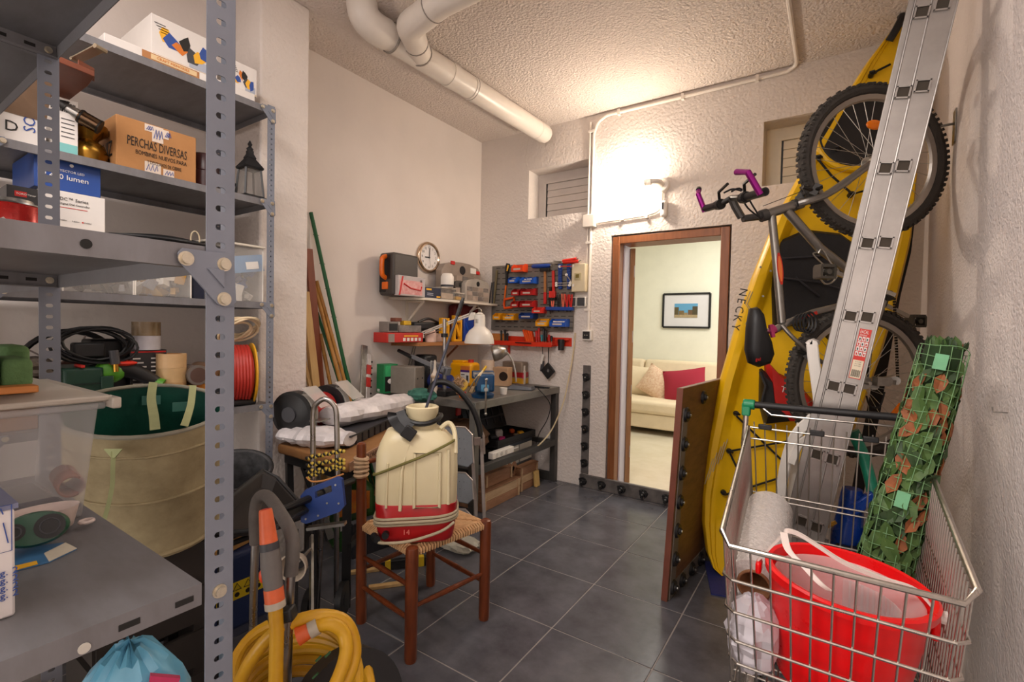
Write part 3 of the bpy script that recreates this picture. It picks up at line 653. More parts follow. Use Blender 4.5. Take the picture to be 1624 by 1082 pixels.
# ---------------- white folded garden chair frame
wc=thing('folded_chair','white plastic folding chair stood folded between the ladder and the kayak','chair',PY(1245,1000,2.33))
def WP(x,y,dy=0): return PY(x,y,2.33+dy)
Ms=M_whitep
def flat(name,pts,w,dy=0,t=.02):
    P=spline([WP(*q,dy) for q in pts],4);m_=MB();rings=[]
    for i,p in enumerate(P):
        d=(P[min(i+1,len(P)-1)]-P[max(i-1,0)]).normalized();x=d.cross(Y_).normalized()
        rings.append([p+x*w/2*c+Y_*t/2*s for c,s in((-1,-.6),(-.8,-1),(.8,-1),(1,-.6),(1,.6),(.8,1),(-.8,1),(-1,.6))])
    return build(name,m_.loft(rings),Ms,parent=wc)
flat('backrest_post',[(1288,546),(1291,575),(1296,610),(1299,645),(1290,670)],.042)
flat('front_leg',[(1290,662),(1262,690),(1247,730),(1238,790),(1236,850),(1234,1000)],.04)
flat('rear_leg',[(1308,676),(1296,706),(1284,745),(1270,800),(1258,860),(1240,1000)],.03,.03)
flat('seat_side',[(1270,672),(1262,720),(1256,775),(1250,830)],.03,.05)
flat('arm_link',[(1292,690),(1268,705),(1255,735)],.03,-.02)
flat('top_rail',[(1285,548),(1290,544),(1292,548)],.04,.12,.24)
# ---------------- black strip and other things in the corner
single('long_black_strip',MB().loft([[PD(x+dx,y,2.62+dd) for dx,dd in((-w,0),(w,0),(w,.03),(-w,.03))] for x,y,w in((1447,330,6),(1436,400,9),(1418,470,10),(1402,560,10),(1386,650,11),(1372,720,11),(1358,790,10),(1340,880,9))]),mat('plain black strip',(20,19,21),.35,var=.1),'long narrow black strip down the kayak edge behind the rear wheel','board')  # black strip running down beside the kayak's right edge
gt=thing('green_hose_piece','short thick green plastic tube standing behind the shopping cart','tube',PY(1400,850,2.4))
build('tube',MB().tube(spline([PY(1355,690,2.42),PY(1368,720,2.40),PY(1382,770,2.36),PY(1392,830,2.33),PY(1402,900,2.3),PY(1412,1000,2.28)],5),.021,n=14),mat('green pvc',(22,134,104),.35,var=.04),parent=gt)
build('tube_cap',MB().cyl(PY(1352,684,2.42),PY(1357,693,2.42),.024,n=14),mat('dark green cap',(16,92,70),.4),parent=gt)
M_blue=mat('glossy blue plastic',(20,62,150),.25,var=.08)
pm=thing('foot_pump','blue and black foot pump lying on the floor behind the shopping cart','pump',PY(1355,950,2.36))
build('body',MB().tube(spline([PY(1338,870,2.36),PY(1348,820,2.36),PY(1352,775,2.36)],4),[.05,.055,.055,.05,.047,.044,.042,.038,.034],n=16),M_blue,parent=pm)
build('lever',MB().beam(PY(1350,810,2.33),PY(1388,785,2.33),.05,.04),M_blue,parent=pm,bevel=.006)
build('foot',MB().beam(PY(1365,850,2.33),PY(1395,870,2.33),.07,.06),M_blue,parent=pm,bevel=.008)
build('base',MB().hexa([PY(1328,960,2.28)*1,PY(1400,980,2.28),PY(1400,980,2.28)+Y_*.2,PY(1328,960,2.28)+Y_*.2,PY(1325,865,2.28),PY(1398,880,2.28),PY(1398,880,2.28)+Y_*.2,PY(1325,865,2.28)+Y_*.2]),M_black,parent=pm,bevel=.01)
build('valve',MB().beam(PY(1318,832,2.3),PY(1326,828,2.3),.012,.012).cyl(PY(1312,834,2.3),PY(1320,831,2.3),.01,n=8),mat('yellow valve',(220,170,60),.5),parent=pm)
# ---------------- flood panel leaning beside the door
fp=thing('flood_barrier','brown wooden flood barrier with black knobs leaning against the kayak','barrier',(-.62,2.7,0))
pa=V((-.644,2.38,0));pb=V((-.585,3.12,0));ph=1.06;lean=V((.045,.0,1)).normalized()
M_panel=mat('worn brown panel',(140,100,66),.5,vs=3,col2=(100,68,42),stretch=(2,2,8))
pd=(pb-pa).normalized();pn=V((pd.y,-pd.x,0))
build('board',MB().hexa([pa,pb,pb-pn*.03,pa-pn*.03,pa+lean*ph,pb+lean*ph,pb+lean*ph-pn*.03,pa+lean*ph-pn*.03]),[M_panel],parent=fp,bevel=.003)
M_seal2=mat('grey sealing tape',(128,122,114),.6,vs=9)
e=.004
def PN(s,h,o): return pa+pd*s+lean*h+pn*o
L=(pb-pa).length
build('edge_strip',MB().hexa([PN(.02,.0,0),PN(.09,0,0),PN(.09,0,e),PN(.02,0,e),PN(.02,ph-.1,0),PN(.09,ph-.1,0),PN(.09,ph-.1,e),PN(.02,ph-.1,e)]),M_seal2,parent=fp)
build('bottom_strip',MB().hexa([PN(.09,.0,0),PN(L,0,0),PN(L,0,e),PN(.09,0,e),PN(.09,.075,0),PN(L,.075,0),PN(L,.075,e),PN(.09,.075,e)]),M_seal2,parent=fp)
build('edge_band',MB().hexa([pa-pd*.003,pa-pd*.003-pn*.03,pa-pn*.03,pa,]+[p+lean*ph for p in(pa-pd*.003,pa-pd*.003-pn*.03,pa-pn*.03,pa)]),mat('red brown edging',(120,66,50),.5),parent=fp)
def knob2(c,n,par):
    k=MB();k.cyl(c,c+n*.012,.038,.032,n=16).cyl(c+n*.012,c+n*.022,.02,.015,n=12);k.mat(1).cyl(c+n*.022,c+n*.027,.007,n=6);build('knob',k,[M_black,M_steel],parent=par)
for i in range(7): knob2(PN(.055,.055+.145*i,e),pn,fp)
for i in range(4): knob2(PN(.19+.15*i,.038,e),pn,fp)
knob2(PN(.32,.985,0),pn,fp)
# ---------------- shopping cart
M_wire=mat('chromed wire',(186,180,172),.28,1,var=.08,vs=30)
ct=thing('shopping_cart','chrome wire shopping cart with black handle holding the red bucket','cart',(-.01,1.6,0))
UW={}
def wire(a,b,r,name='wire',par=ct,m_=M_wire):
    a=V(a);b=V(b);d=b-a;z=d.normalized();x=z.orthogonal().normalized();y=z.cross(x)
    M=Matrix.Identity(4)
    for ii,ax in enumerate((x*r,y*r,d)):
        for j in range(3): M[j][ii]=ax[j]
    M.translation=a;M=WM[par.name].inverted()@M
    k=(name,m_.name)
    if k not in UW:
        o=build(name,MB().cyl((0,0,0),(0,0,1),1,n=8,caps=False),m_,parent=par,local=True);UW[k]=o;o.matrix_local=M
    else: copy_part(UW[k],par,M)
def side(y,z):      # basket half extents at y, z
    t=(y-1.18)/(2.06-1.18);ins=(.965-z)*.07
    return -.212-.055*t+ins,.240+.008*t-ins
def rimz(y): t=(y-1.18)/(2.06-1.18);return .848+.12*t
def botz(y): t=(y-1.18)/(2.06-1.18);return .505-.06*t
yn,yr=1.18,2.06
def noseY(z): return yn+(.848-z)*.16
rim=[(side(yr,.965)[0],yr,.968),(side(yn,.848)[0],yn+.02,.87),(side(yn,.848)[0]+.02,yn,.848),(side(yn,.848)[1]-.02,yn,.848),(side(yn,.848)[1],yn+.02,.87),(side(yr,.965)[1],yr,.968)]
build('basket_rim',MB().tube(rim,.0065,n=10),M_wire,parent=ct)
hz=[.765,.685,.612,.555]
for z in hz:
    y0=noseY(z);l,r_=side(y0,z);lr,rr=side(yr,z)
    build('hoop',MB().tube([(lr,yr,z+.02),(l,y0+.02,z),(l+.02,y0,z),(r_-.02,y0,z),(r_,y0+.02,z),(rr,yr,z+.02)],.0038,n=8),M_wire,parent=ct)
n=11
for i in range(n):
    f=(i+.6)/(n+.2)
    l,r_=side(yn,.848);l2,r2=side(yn,.5)
    wire((l+(r_-l)*f,yn+.003,.848),(l2+(r2-l2)*f,noseY(.505)+.003,.505),.0024)
for sdi in(0,1):
    for i in range(34):
        y=yn+.035+(yr-yn-.04)*i/33;x=side(y,rimz(y))[sdi];x2=side(y,botz(y))[sdi];off=.004*(-1 if sdi else 1)
        wire((x+off,y,rimz(y)),(x2+off,max(y,noseY(botz(y))),botz(y)),.0021)
# rear flap
RZ=[.968,.925,.72,.70,.58,.47]
for z in RZ: l,r_=side(yr,z);wire((l,yr,z),(r_,yr,z),.0035)
for i in range(14):
    f=(i+.5)/14;l,r_=side(yr,.968);l2,r2=side(yr,.46);wire((l+(r_-l)*f,yr+.003,.99),(l2+(r2-l2)*f,yr+.003,.455),.0024)
# bottom grid
for i in range(18):
    f=(i+.5)/18;y0=noseY(.5);l,r_=side(y0,.5);l2,r2=side(yr,.45);wire((l+(r_-l)*f,y0,.503),(l2+(r2-l2)*f,yr,.447),.0021)
for i in range(14):
    y=noseY(.5)+(yr-noseY(.5))*i/13;l,r_=side(y,botz(y));wire((l,y,botz(y)-.004),(r_,y,botz(y)-.004),.003)
hp0=PY(1184,641,2.10);hp1=V((.262,2.10,hp0.z+.004))
build('handle',MB().cyl(hp0,hp1,.0135,n=14),M_black,parent=ct)
for p,d in((hp0,-1),(hp1,1)):
    build('handle_cap',MB().cyl(p-X_*.012,p+X_*.03*1,.02,n=14).box(p-Z_*.02,(.03,.035,.05)),mat('green plastic cap',(18,140,92),.35),parent=ct,bevel=.004)
    build('upright',MB().tube([p,(p.x,2.09,.98),(p.x+.0,yr,.9),(p.x-d*.03,yr+.01,.45),(p.x-d*.02,yr-.05,.16)],.010,n=10),M_wire,parent=ct)
build('handle_wire',MB().tube([hp0+X_*.05-Z_*.004,hp0+X_*.09-Z_*.03+Y_*-.02,hp1-X_*.09-Z_*.03-Y_*.02,hp1-X_*.05-Z_*.004],.004,n=8),M_wire,parent=ct)
for x in(.06,.2,.33): build('flap_hinge',MB().box((hp0.x+x*1.2,yr-.004,.975),(.045,.012,.02)),M_black,parent=ct,bevel=.003)
for s in(-1,1): build('chassis_rail',MB().tube([(s*.2,yr-.05,.16),(s*.17,1.3,.16),(s*.16,1.25,.2),(s*.16,1.45,.46)],.012,n=10),M_wire,parent=ct)
build('chassis_cross',MB().cyl((-.2,yr-.1,.16),(.2,yr-.1,.16),.01,n=8).cyl((-.17,1.32,.16),(.17,1.32,.16),.01,n=8),M_wire,parent=ct)
for x,y in((-.2,yr-.07),(.2,yr-.07),(-.17,1.3),(.17,1.3)):
    w=build('castor',MB().cyl((x-.012,y,.055),(x+.012,y,.055),.055,n=18),M_black,parent=ct);build('fork',MB().box((x-.017,y,.095),(.004,.03,.1)).box((x+.017,y,.095),(.004,.03,.1)).box((x,y,.148),(.04,.04,.012)),M_galv,parent=w)
# red bucket
M_rb=mat('red bucket plastic',(236,8,14),.28,var=.04)
bc=V((.028,1.385,0));z0=.508
bu_=thing('bucket','red plastic bucket with a white handle standing in the nose of the cart','bucket',(bc.x,bc.y,z0))
T=Matrix.Rotation(R_(3),3,'Y')
prof=[(.125,0),(.128,.002),(.160,.225),(.162,.23),(.170,.232),(.172,.250),(.166,.254),(.157,.252),(.154,.225),(.122,.012),(.001,.010)]
build('body',MB().lathe(prof,(bc.x,bc.y,z0),T,40,caps=False).cyl((bc.x,bc.y,z0),(bc.x,bc.y,z0+.01),.123,n=40),M_rb,parent=bu_)
for q_,d_ in(((bc.x-.172,bc.y,z0+.222),(.014,.04,.03)),((bc.x+.174,bc.y,z0+.20),(.016,.04,.07))): build('handle_lug',MB().box(q_,d_),M_rb,parent=bu_,bevel=.006)
M_band=mat('white nylon band',(236,222,214),.4,trans=.12,var=.02)
hd=spline([(bc.x-.176,bc.y,z0+.235),PD(1238,852,1.20),PD(1246,842,1.18),PD(1268,848,1.17),PD(1300,868,1.15),PD(1340,893,1.13),PD(1400,918,1.11),PD(1455,938,1.08),(bc.x+.180,bc.y,z0+.215)],6)
m_=MB();m_.loft([[p+a for a in(V((0,-.006,-.004)),V((0,-.006,.004)),V((0,.006,.004)),V((0,.006,-.004)))] for p in hd]);build('handle',m_,M_band,parent=bu_)
build('handle_band',MB().loft([[p+a for a in(V((-.008,-.002,-.0)),V((.008,-.002,0)),V((.008,.002,0)),V((-.008,.002,0)))] for p in spline([PD(1243,845,1.175),PD(1250,872,1.13),PD(1272,895,1.10),PD(1300,925,1.07),PD(1316,937,1.06)],5)]),M_band,parent=bu_)
build('pin',MB().cyl((bc.x+.178,bc.y,z0+.215),(bc.x+.194,bc.y,z0+.215),.014,n=10),M_whitep,parent=bu_)
tb_=thing('clear_tub','clear plastic tub nested inside the red bucket','tub',(bc.x,bc.y,z0+.07))
build('wall',MB().lathe([(.105,.06),(.136,.215),(.148,.23),(.144,.233),(.132,.215),(.102,.062)],(bc.x,bc.y,z0),T,36,caps=False).cyl((bc.x,bc.y,z0+.06),(bc.x,bc.y,z0+.064),.103,n=36),mat('milky clear plastic',(236,222,220),.25,trans=.72,var=0),parent=tb_)
for i in range(12):
    a=.2+i*.11;build('rib',MB().box((bc.x+.118*math.cos(a),bc.y+.118*math.sin(a),z0+.15),(.003,.018,.09),rz=a),mat('milky clear plastic',(236,222,220),.25,trans=.72,var=0),parent=tb_)
# bubble wrap roll
M_bub=mat('bubble wrap',(226,220,216),.25,trans=.08,var=.04,vs=60,bump=.35,bs=130)
r0=PD(1196,928,1.30);r1=PD(1219,812,1.72);dr_=(r1-r0).normalized()
rl=thing('bubble_wrap_roll','white roll of bubble wrap with a brown core lying in the cart','roll',(r0.x,(r0.y+r1.y)/2,botz(1.5)+.03))
build('wrap',MB().tube([r0,r0.lerp(r1,.3),r0.lerp(r1,.7),r1],[.070,.076,.078,.076],n=28,caps=False).cyl(r1,r1+dr_*.01,.076,.05,n=28),M_bub,parent=rl)
ring=MB();m4=[(.070,0),(.040,-.004)]
q,_u=ring._ring(r0,dr_,.070,28);w_,_=ring._ring(r0,dr_,.040,28,_u);ring.add(q+w_,[(i,(i+1)%28,28+(i+1)%28,28+i) for i in range(28)])
build('end_face',ring,M_bub,parent=rl)
build('core',MB().tube([r0-dr_*.006,r0+dr_*.3],.040,n=24,caps=False),mat('brown cardboard core',(160,112,76),.8),parent=rl,solid=.006)
dk=MB();q,_u=dk._ring(r0+dr_*.28,dr_,.039,20);dk.add(q,[tuple(range(20))]);build('core_back',dk,mat('brown cardboard core',(160,112,76),.8),parent=rl)
# plastic bag
random.seed(3)
bgm=MB();cc=V((-.145,1.31,.595))
def crumple(mb,c,r,n=18,k=12,amp=.22,seed=1):
    rnd=random.Random(seed);vs=[]
    prof=[(max(1e-4,math.sin(math.pi*i/k)),-math.cos(math.pi*i/k)) for i in range(k+1)]
    for a,z in prof:
        for i in range(n):
            f=1+amp*(rnd.random()-.55)
            vs.append(V(c)+V((r[0]*a*math.cos(2*math.pi*i/n)*f,r[1]*a*math.sin(2*math.pi*i/n)*f,r[2]*z*(1+amp*.6*(rnd.random()-.5)))))
    mb.add(vs,[(i*n+j,i*n+(j+1)%n,(i+1)*n+(j+1)%n,(i+1)*n+j) for i in range(k) for j in range(n)]);return mb
M_bag=mat('white translucent bag',(228,224,232),.3,trans=.25,var=.04)
single('plastic_bag',crumple(bgm,cc,(.062,.085,.09),amp=.3,seed=5),M_bag,'crumpled white plastic bag in the cart under the bubble wrap roll','bag',smooth=15)
# artificial hedge roll
hr=thing('artificial_hedge_roll','rolled artificial leaf screen wrapped in green net standing in the cart','hedge',(.10,1.72,.46))
a0=V((.098,1.70,.47));a1=V((.268,1.885,1.295));ad=(a1-a0).normalized();ax=ad.orthogonal().normalized();ay=ad.cross(ax)
build('rolled_core',MB().tube([a0,a0.lerp(a1,.3),a0.lerp(a1,.6),a1],[.056,.053,.049,.045],n=20),mat('dark green backing',(34,58,26),.9),parent=hr)
M_lf=[mat('green fabric leaf',(82,112,52),.6,vs=20,col2=(56,84,38)),mat('dark fabric leaf',(52,78,38),.6,vs=20,col2=(36,58,28)),mat('rust fabric leaf',(158,92,50),.7,vs=20,col2=(116,66,36))]
lm=[]
for mm in M_lf:
    q=MB();q.add([(0,-.03,0),(.016,-.008,.003),(.012,.018,.002),(0,.032,-.004),(-.012,.018,.002),(-.016,-.008,.003),(0,-.005,-.004)],[(0,1,6),(1,2,6),(2,3,6),(3,4,6),(4,5,6),(5,0,6)])
    lm.append(q)
proto=[None]*3;rnd=random.Random(11)
for i in range(290):
    f=(i+.5)/290 if i<270 else .99;th=i*2.39996;k=2 if rnd.random()<.17 else (0 if rnd.random()<.6 else 1)
    rr=.056-.011*f+.002+rnd.random()*.012
    er=ax*math.cos(th)+ay*math.sin(th);et=-ax*math.sin(th)+ay*math.cos(th)
    p=a0.lerp(a1,f)+er*rr
    ydir=(ad*rnd.choice((1,1,-1))+et*rnd.uniform(-.9,.9)+er*rnd.uniform(-.1,.35)).normalized()
    if i>=270: ydir=(ad+er*rnd.uniform(.1,.6)+et*rnd.uniform(-.4,.4)).normalized();p=a1+er*.036
    xdir=ydir.cross(er).normalized();zdir=xdir.cross(ydir)
    s=rnd.uniform(.85,1.25);M=Matrix.Identity(4)
    for ii,v_ in enumerate((xdir*s,ydir*s,zdir*s)):
        for j in range(3): M[j][ii]=v_[j]
    M.translation=p;M=WM[hr.name].inverted()@M
    if proto[k] is None:
        proto[k]=build('leaf',lm[k],M_lf[k],parent=hr,local=True,smooth=0);proto[k].matrix_local=M
    else: copy_part(proto[k],hr,M)
nm=MB()
for k in range(27):
    f=k/26;c=a0.lerp(a1,f)+ax*0;R0=.056-.011*f+.013
    nm.tube([c+ax*(R0*math.cos(t))+ay*(R0*math.sin(t))+ad*(.004*math.sin(3*t+k)) for t in [2*math.pi*i/20 for i in range(20)]],.0012,n=4,closed=True)
for k in range(14):
    th=2*math.pi*k/14;nm.tube([a0.lerp(a1,f)+(ax*math.cos(th+.12*math.sin(9*f))+ay*math.sin(th+.12*math.sin(9*f)))*(.056-.011*f+.013) for f in [i/24 for i in range(25)]],.0012,n=4)
build('net',nm,mat('pale green net',(104,146,96),.5,var=.05),parent=hr,kind='stuff')
for f in(.47,.94):
    er=(EYE-a0.lerp(a1,f)).normalized();er=(er-ad*er.dot(ad)).normalized();p=a0.lerp(a1,f)+er*.067
    build('net_tag',MB().box(p,(.03,.003,.045),Matrix((ad.cross(er),-er,ad)).transposed()),mat('green net tag',(104,170,124),.5),parent=hr)
p=PD(1289,872,1.66);build('net_tag',MB().box((0,0,0),(.02,.003,.07)),mat('green net tag',(104,170,124),.5),parent=hr) if False else None
single('screw_hook',MB().tube(spline([(RIGHT_X,.5,1.24),(RIGHT_X-.03,.5,1.238),(RIGHT_X-.034,.497,1.25)],4),.0018,n=6) if False else MB().tube([PX(1598,655,RIGHT_X),PX(1598,655,RIGHT_X)-X_*.03-Z_*.001,PX(1598,655,RIGHT_X)-X_*.032+Z_*.014],.002,n=6),M_galv,'small bent screw hook sticking out of the right wall','hook')
# ================================================================ STEEL RACKS
M_rack=mat('grey painted steel',(124,129,141),.42,.15,var=.05,vs=9,bump=.02,bs=80)
M_shelf=mat('worn grey steel sheet',(130,130,134),.45,.2,vs=4,col2=(108,105,106),stretch=(1,3,1))
M_bolt=mat('zinc bolt head',(206,196,176),.3,.8,var=.1,vs=60)
M_slot_shade=mat('painted slot shade',(26,24,22),.8,var=0)  # dark colour painted in for the shade seen in holes and slots
def slotted(mb,o,ux,w,L,pitch=.025,sw=.0066,sh=.0042):
    """perforated strip from o upward: width w along ux, real slots"""
    o=V(o);ux=V(ux);n=int(L/pitch);c=w*.5
    k=12
    for i in range(n):
        z=i*pitch;inner=[]
        for j in range(k):
            a=2*math.pi*(j+.5)/k;x=math.cos(a)*sh;xx=c+(sw-sh)*(1 if x>0 else -1)+x;inner.append(o+ux*xx+Z_*(z+pitch/2+math.sin(a)*sh))
        # outer ring of 12 points matched by angle
        out=[]
        for j in range(k):
            a=2*math.pi*(j+.5)/k;dx,dz=math.cos(a),math.sin(a);t=min((w/2)/max(1e-6,abs(dx)),(pitch/2)/max(1e-6,abs(dz)))
            px_,pz_=dx*t,dz*t
            out.append([c+px_,z+pitch/2+pz_])
        # snap nearest to the corners
        for cx in(0,w):
            for cz in(z,z+pitch):
                j=min(range(k),key=lambda q:(out[q][0]-cx)**2+((out[q][1]-cz)*w/pitch)**2);out[j]=[cx,cz]
        mb.add(inner+[o+ux*a+Z_*b for a,b in out],[(j,k+j,k+(j+1)%k,(j+1)%k) for j in range(k)])
    return mb
def post(par,x,y,z1,sx,sy,w=.036,name='post',pitch=.025):
    """L post, corner at x,y; flanges along sy*y (facing x) and sx*x (facing y)"""
    m_=MB();slotted(m_,(x,y,0),(0,sy,0),w,z1,pitch);slotted(m_,(x,y,0),(sx,0,0),w,z1,pitch)
    return build(name,m_,M_rack,parent=par,smooth=0,solid=.002)
def shelf(par,x0,x1,y0,y1,z,t=.03,name='shelf'):
    m_=MB();e=.0016
    m_.bb(x0,x1,y0,y1,z-e,z);m_.bb(x1-e,x1,y0,y1,z-t,z-e);m_.bb(x0,x0+e,y0,y1,z-t,z-e);m_.bb(x0+e,x1-e,y1-e,y1,z-t,z-e);m_.bb(x0+e,x1-e,y0,y0+e,z-t,z-e)
    m_.bb(x1-.014,x1-e,y0,y1,z-t,z-t+e);m_.bb(x0+e,x0+.014,y0,y1,z-t,z-t+e)
    s=build(name,m_,M_shelf,parent=par)
    return s
def bolt(c,n,par,r=.0075,h=.006):
    c=V(c);n=V(n);return build('bolt',MB().cyl(c-n*.002,c+n*h,r,r*.92,n=16).cyl(c-n*.001,c+n*.001,r*1.25,n=16),M_bolt,parent=par)
def gusset(par,x,y,z,sgn,s=.075,n=X_):
    """triangular plate in a plane facing n at x; corner at (y,z), legs along sgn*y and -z"""
    p=[(0,0),(-sgn*s,0),(-sgn*s,-.012),(-.012*sgn,-s),(0,-s)]
    r=[]
    pts=[V((x,y+.003*sgn,z+.003)),V((x,y-sgn*s*.92,z+.003)),V((x,y-sgn*s,z-.004)),V((x,y-sgn*s*.98,z-.014)),V((x,y-sgn*.018,z-s*1.02)),V((x,y-sgn*.008,z-s*1.06)),V((x,y+.001*sgn,z-s*1.03)),V((x,y+.006*sgn,z-s*.95))]
    g=MB();g.loft([pts,[q+X_*.003 for q in pts]]);o=build('gusset_plate',g,M_rack,parent=par)
    tri=[V((x+.003,y-sgn*s*.16,z-s*.30)),V((x+.003,y-sgn*s*.50,z-s*.30)),V((x+.003,y-sgn*s*.16,z-s*.68))]
    g=MB();c=(tri[0]+tri[1]+tri[2])/3;g.loft([tri,[q+(c-q)*.10+X_*.003 for q in tri]]);build('embossing',g,M_rack,parent=o)
    for q in((y-sgn*s*.86,z-.010),(y-sgn*.010,z-.012),(y-sgn*.010,z-s*.9)): bolt((x+.003,q[0],q[1]),X_,par)
# ---- rack A (foreground) and the bay behind it
ra=thing('steel_rack','grey slotted steel shelving rack in the left foreground','shelving',(-1.1,-.2,0))
XA,XB,XC=-.703,-1.494,-2.28;YE=.345;YS=-.95
for x,sx in((XA,-1),(XB,-1),(XC,1)):
    post(ra,x,YE,2.35,sx,-1);post(ra,x,YS,2.35,sx,1)
za=[.50,.977,1.434,1.952]
for z in za: shelf(ra,XB,XA-.0025,YS+.003,.306 if z<1 else .342,z)
for z in(1.434,1.952): shelf(ra,XC,XB-.004,YS+.003,.342,z)
gusset(ra,XA+.002,.340,1.424,1,.066)
bolt((XA+.002,.327,.958),X_,ra)
for z in(1.42,1.937): bolt((XB+.004,.327,z),X_,ra,.006)
for y,z in((.185,1.418),):
    build('painted_rim_hole',MB().cyl((XA-.0005,y,z),(XA-.0015,y,z),.0055,n=14),M_slot_shade,parent=ra)
for y in(.225,.285): build('painted_rim_slot',MB().box((XA-.0018,y,.961),(.001,.022,.008)),M_slot_shade,parent=ra,bevel=.0035)
build('painted_rim_hole',MB().cyl((XA-.0005,.182,.955),(XA-.0022,.182,.955),.006,n=14),mat('painted light spot',(200,196,186),.6),parent=ra)  # pale disc: light through the hole put in as colour
for z,y in((1.937,.343),(1.42,.343)):
    for i in range(3): build('painted_rim_slot',MB().box((XB+.02+.018*i,y,z),(.007,.002,.013)),mat('painted slot light',(190,176,150),.7,var=0),parent=ra)  # pale bars: light showing through the slots is painted on
    for i in range(2): build('painted_rim_slot',MB().box((XB+.0022,.297-.045*i,z),(.001,.018,.007)),M_slot_shade,parent=ra)
# ---- rack B along the left wall
rb_=thing('steel_rack','grey slotted steel shelving rack loaded along the left wall','shelving',(-2.6,.85,0))
BX=-2.335;BXR=-2.86;BY0,BY1=.335,1.338
for x,sx in((BX,-1),(BXR,1)):
    post(rb_,x,BY1,2.42,sx,-1);post(rb_,x,BY0,2.42,sx,1)
zb=[.45,.931,1.434,1.937,2.39]
for z in zb:
    shelf(rb_,BXR,BX-.0025,BY0+.003,BY1-.004,z)
for z in zb[1:]:
    gusset(rb_,BX+.002,BY1-.002,z-.002,1,.07);
    gusset(rb_,BX+.002,BY0+.002,z-.002,-1,.07)
# ---------------------------------------------------------------- helpers for things on rack B
M_card=mat('brown cardboard',(186,134,82),.8,vs=3,col2=(168,118,70),bump=.05,bs=60)
M_wbox=mat('white printed carton',(226,220,214),.55,var=.03)
def pbox(name,label,cat,m_,px0,px1,pyb,pyt,X,depth,parts=None,group=None,pyb2=None,bevel=.002,zbot=None,zh=None):
    a=PX(px0,pyb,X);b=PX(px1,pyb2 or pyb,X);zb_=zbot if zbot is not None else min(a.z,b.z);zt=zb_+zh if zh else PX((px0+px1)/2,pyt,X).z
    t=thing(name,label,cat,(X-depth/2,(a.y+b.y)/2,zb_),group=group)
    build('carton' if parts is None else parts,MB().bb(X-depth,X,a.y,b.y,zb_,zt),m_,parent=t,bevel=bevel)
    t['dim']=0;del t['dim']
    return t,a.y,b.y,zb_,zt
def fpatch(par,X,y,z,w,h,m_,name='print'):
    m=MB();patch(m,(X,y,z),Y_,Z_,w,h);return build(name,m,m_,parent=par)
M_pw=mat('white print',(230,226,220),.5,var=0);M_pb=mat('black print',(26,22,16),.6,var=0)
M_or=mat('orange print',(214,120,40),.6,var=0);M_bluep=mat('blue print',(40,74,150),.5,var=0);M_yp=mat('yellow print',(236,176,40),.6,var=0)
# top shelf
t,y0,y1,z0,z1=pbox('flat_carton','long flat white carton with an orange brown label on the top shelf','box',M_wbox,165,405,0,0,-2.345,.40,zbot=2.39,zh=.036)
ya=PX(225,80,-2.345).y;yb=PX(345,120,-2.345).y
fpatch(t,-2.345,ya,z0+.004,yb-ya,.028,mat('tan label',(178,122,74),.6,var=0),'label')
fpatch(t,-2.344,ya+.03,z0+.008,.17,.02,mat('cream label',(224,196,150),.6,var=0),'label')
text('CRAFT MEMORIES',.015,M_or,t,(-2.343,ya+.05,z0+.018),Y_,Z_)
fpatch(t,-2.344,ya+.21,z0+.004,.035,.028,M_pw,'tape')
def picbox(pxa,pxb,label,zz,h,dep,X):
    t,y0,y1,z0,z1=pbox('picture_carton',label,'box',M_wbox,pxa,pxb,0,0,X,dep,zbot=zz,zh=h)
    w=y1-y0
    r=random.Random(pxa)
    for i in range(7):
        q=MB();yy=y0+w*(.15+.1*i);zz_=z0+h*(.3+.35*r.random());c=(M_yp,M_bluep,M_or,M_pb,M_dgrey)[i%5]
        q.prism([(w*.16*(.4+.6*r.random())*math.cos(a),h*.24*(.35+.65*r.random())*math.sin(a)) for a in(.2,1.1,2.0,3.1,4.2,5.3)],(X+.0006+.00003*i,yy+w*.05,zz_),Y_,Z_,X_*.0006);build('print',q,c,parent=t)
    for i in range(4): fpatch(t,X,y0+w*(.04+.03*i),z0+h*(.80-.06*i),w*.16,h*.02,M_dgrey)
    fpatch(t,X,y0+w*.55,z0+h*.08,w*.38,h*.22,mat('pale blue print',(170,176,190),.6,var=0))
    fpatch(t,X,y0+w*.02,z0+.001,w*.96,h*.06,mat('cream edge',(210,190,160),.7,var=0),'edge')
    return t
picbox(240,345,'white tool carton with yellow and blue pictures, larger one on the flat carton',2.427,.17,.33,-2.37)
picbox(366,408,'white tool carton with orange pictures at the right end of the top shelf',2.427,.13,.3,-2.37)
# second shelf
t,y0,y1,z0,z1=pbox('open_carton','open white carton with a raised flap at the left end of the second shelf','box',M_wbox,-12,72,0,0,-2.38,.25,zbot=1.937,zh=.10)
q=MB();q.hexa([V((-2.38,y0,z1)),V((-2.38,y1,z1)),V((-2.377,y1,z1)),V((-2.377,y0,z1)),V((-2.30,y0,z1+.10)),V((-2.30,y1,z1+.12)),V((-2.297,y1,z1+.12)),V((-2.297,y0,z1+.10))]);build('flap',q,mat('brown flap',(150,122,98),.8),parent=t)
text('SO',.045,M_bluep,t,(-2.379,y0+(y1-y0)*.68,z0+.05),Z_,-Y_)
text('D',.05,M_pb,t,(-2.379,y0+(y1-y0)*.18,z0+.055),Y_,Z_)
t,y0,y1,z0,z1=pbox('barcode_carton','narrow white carton with a barcode and teal foot beside the brass jug','box',M_wbox,84,123,0,0,-2.36,.16,zbot=1.937,zh=.20)
q=MB()
for i in range(12): patch(q,(-2.36,y1-.055+.004*i,z1-.05),Y_,Z_,.0015+.001*(i%3),.035)
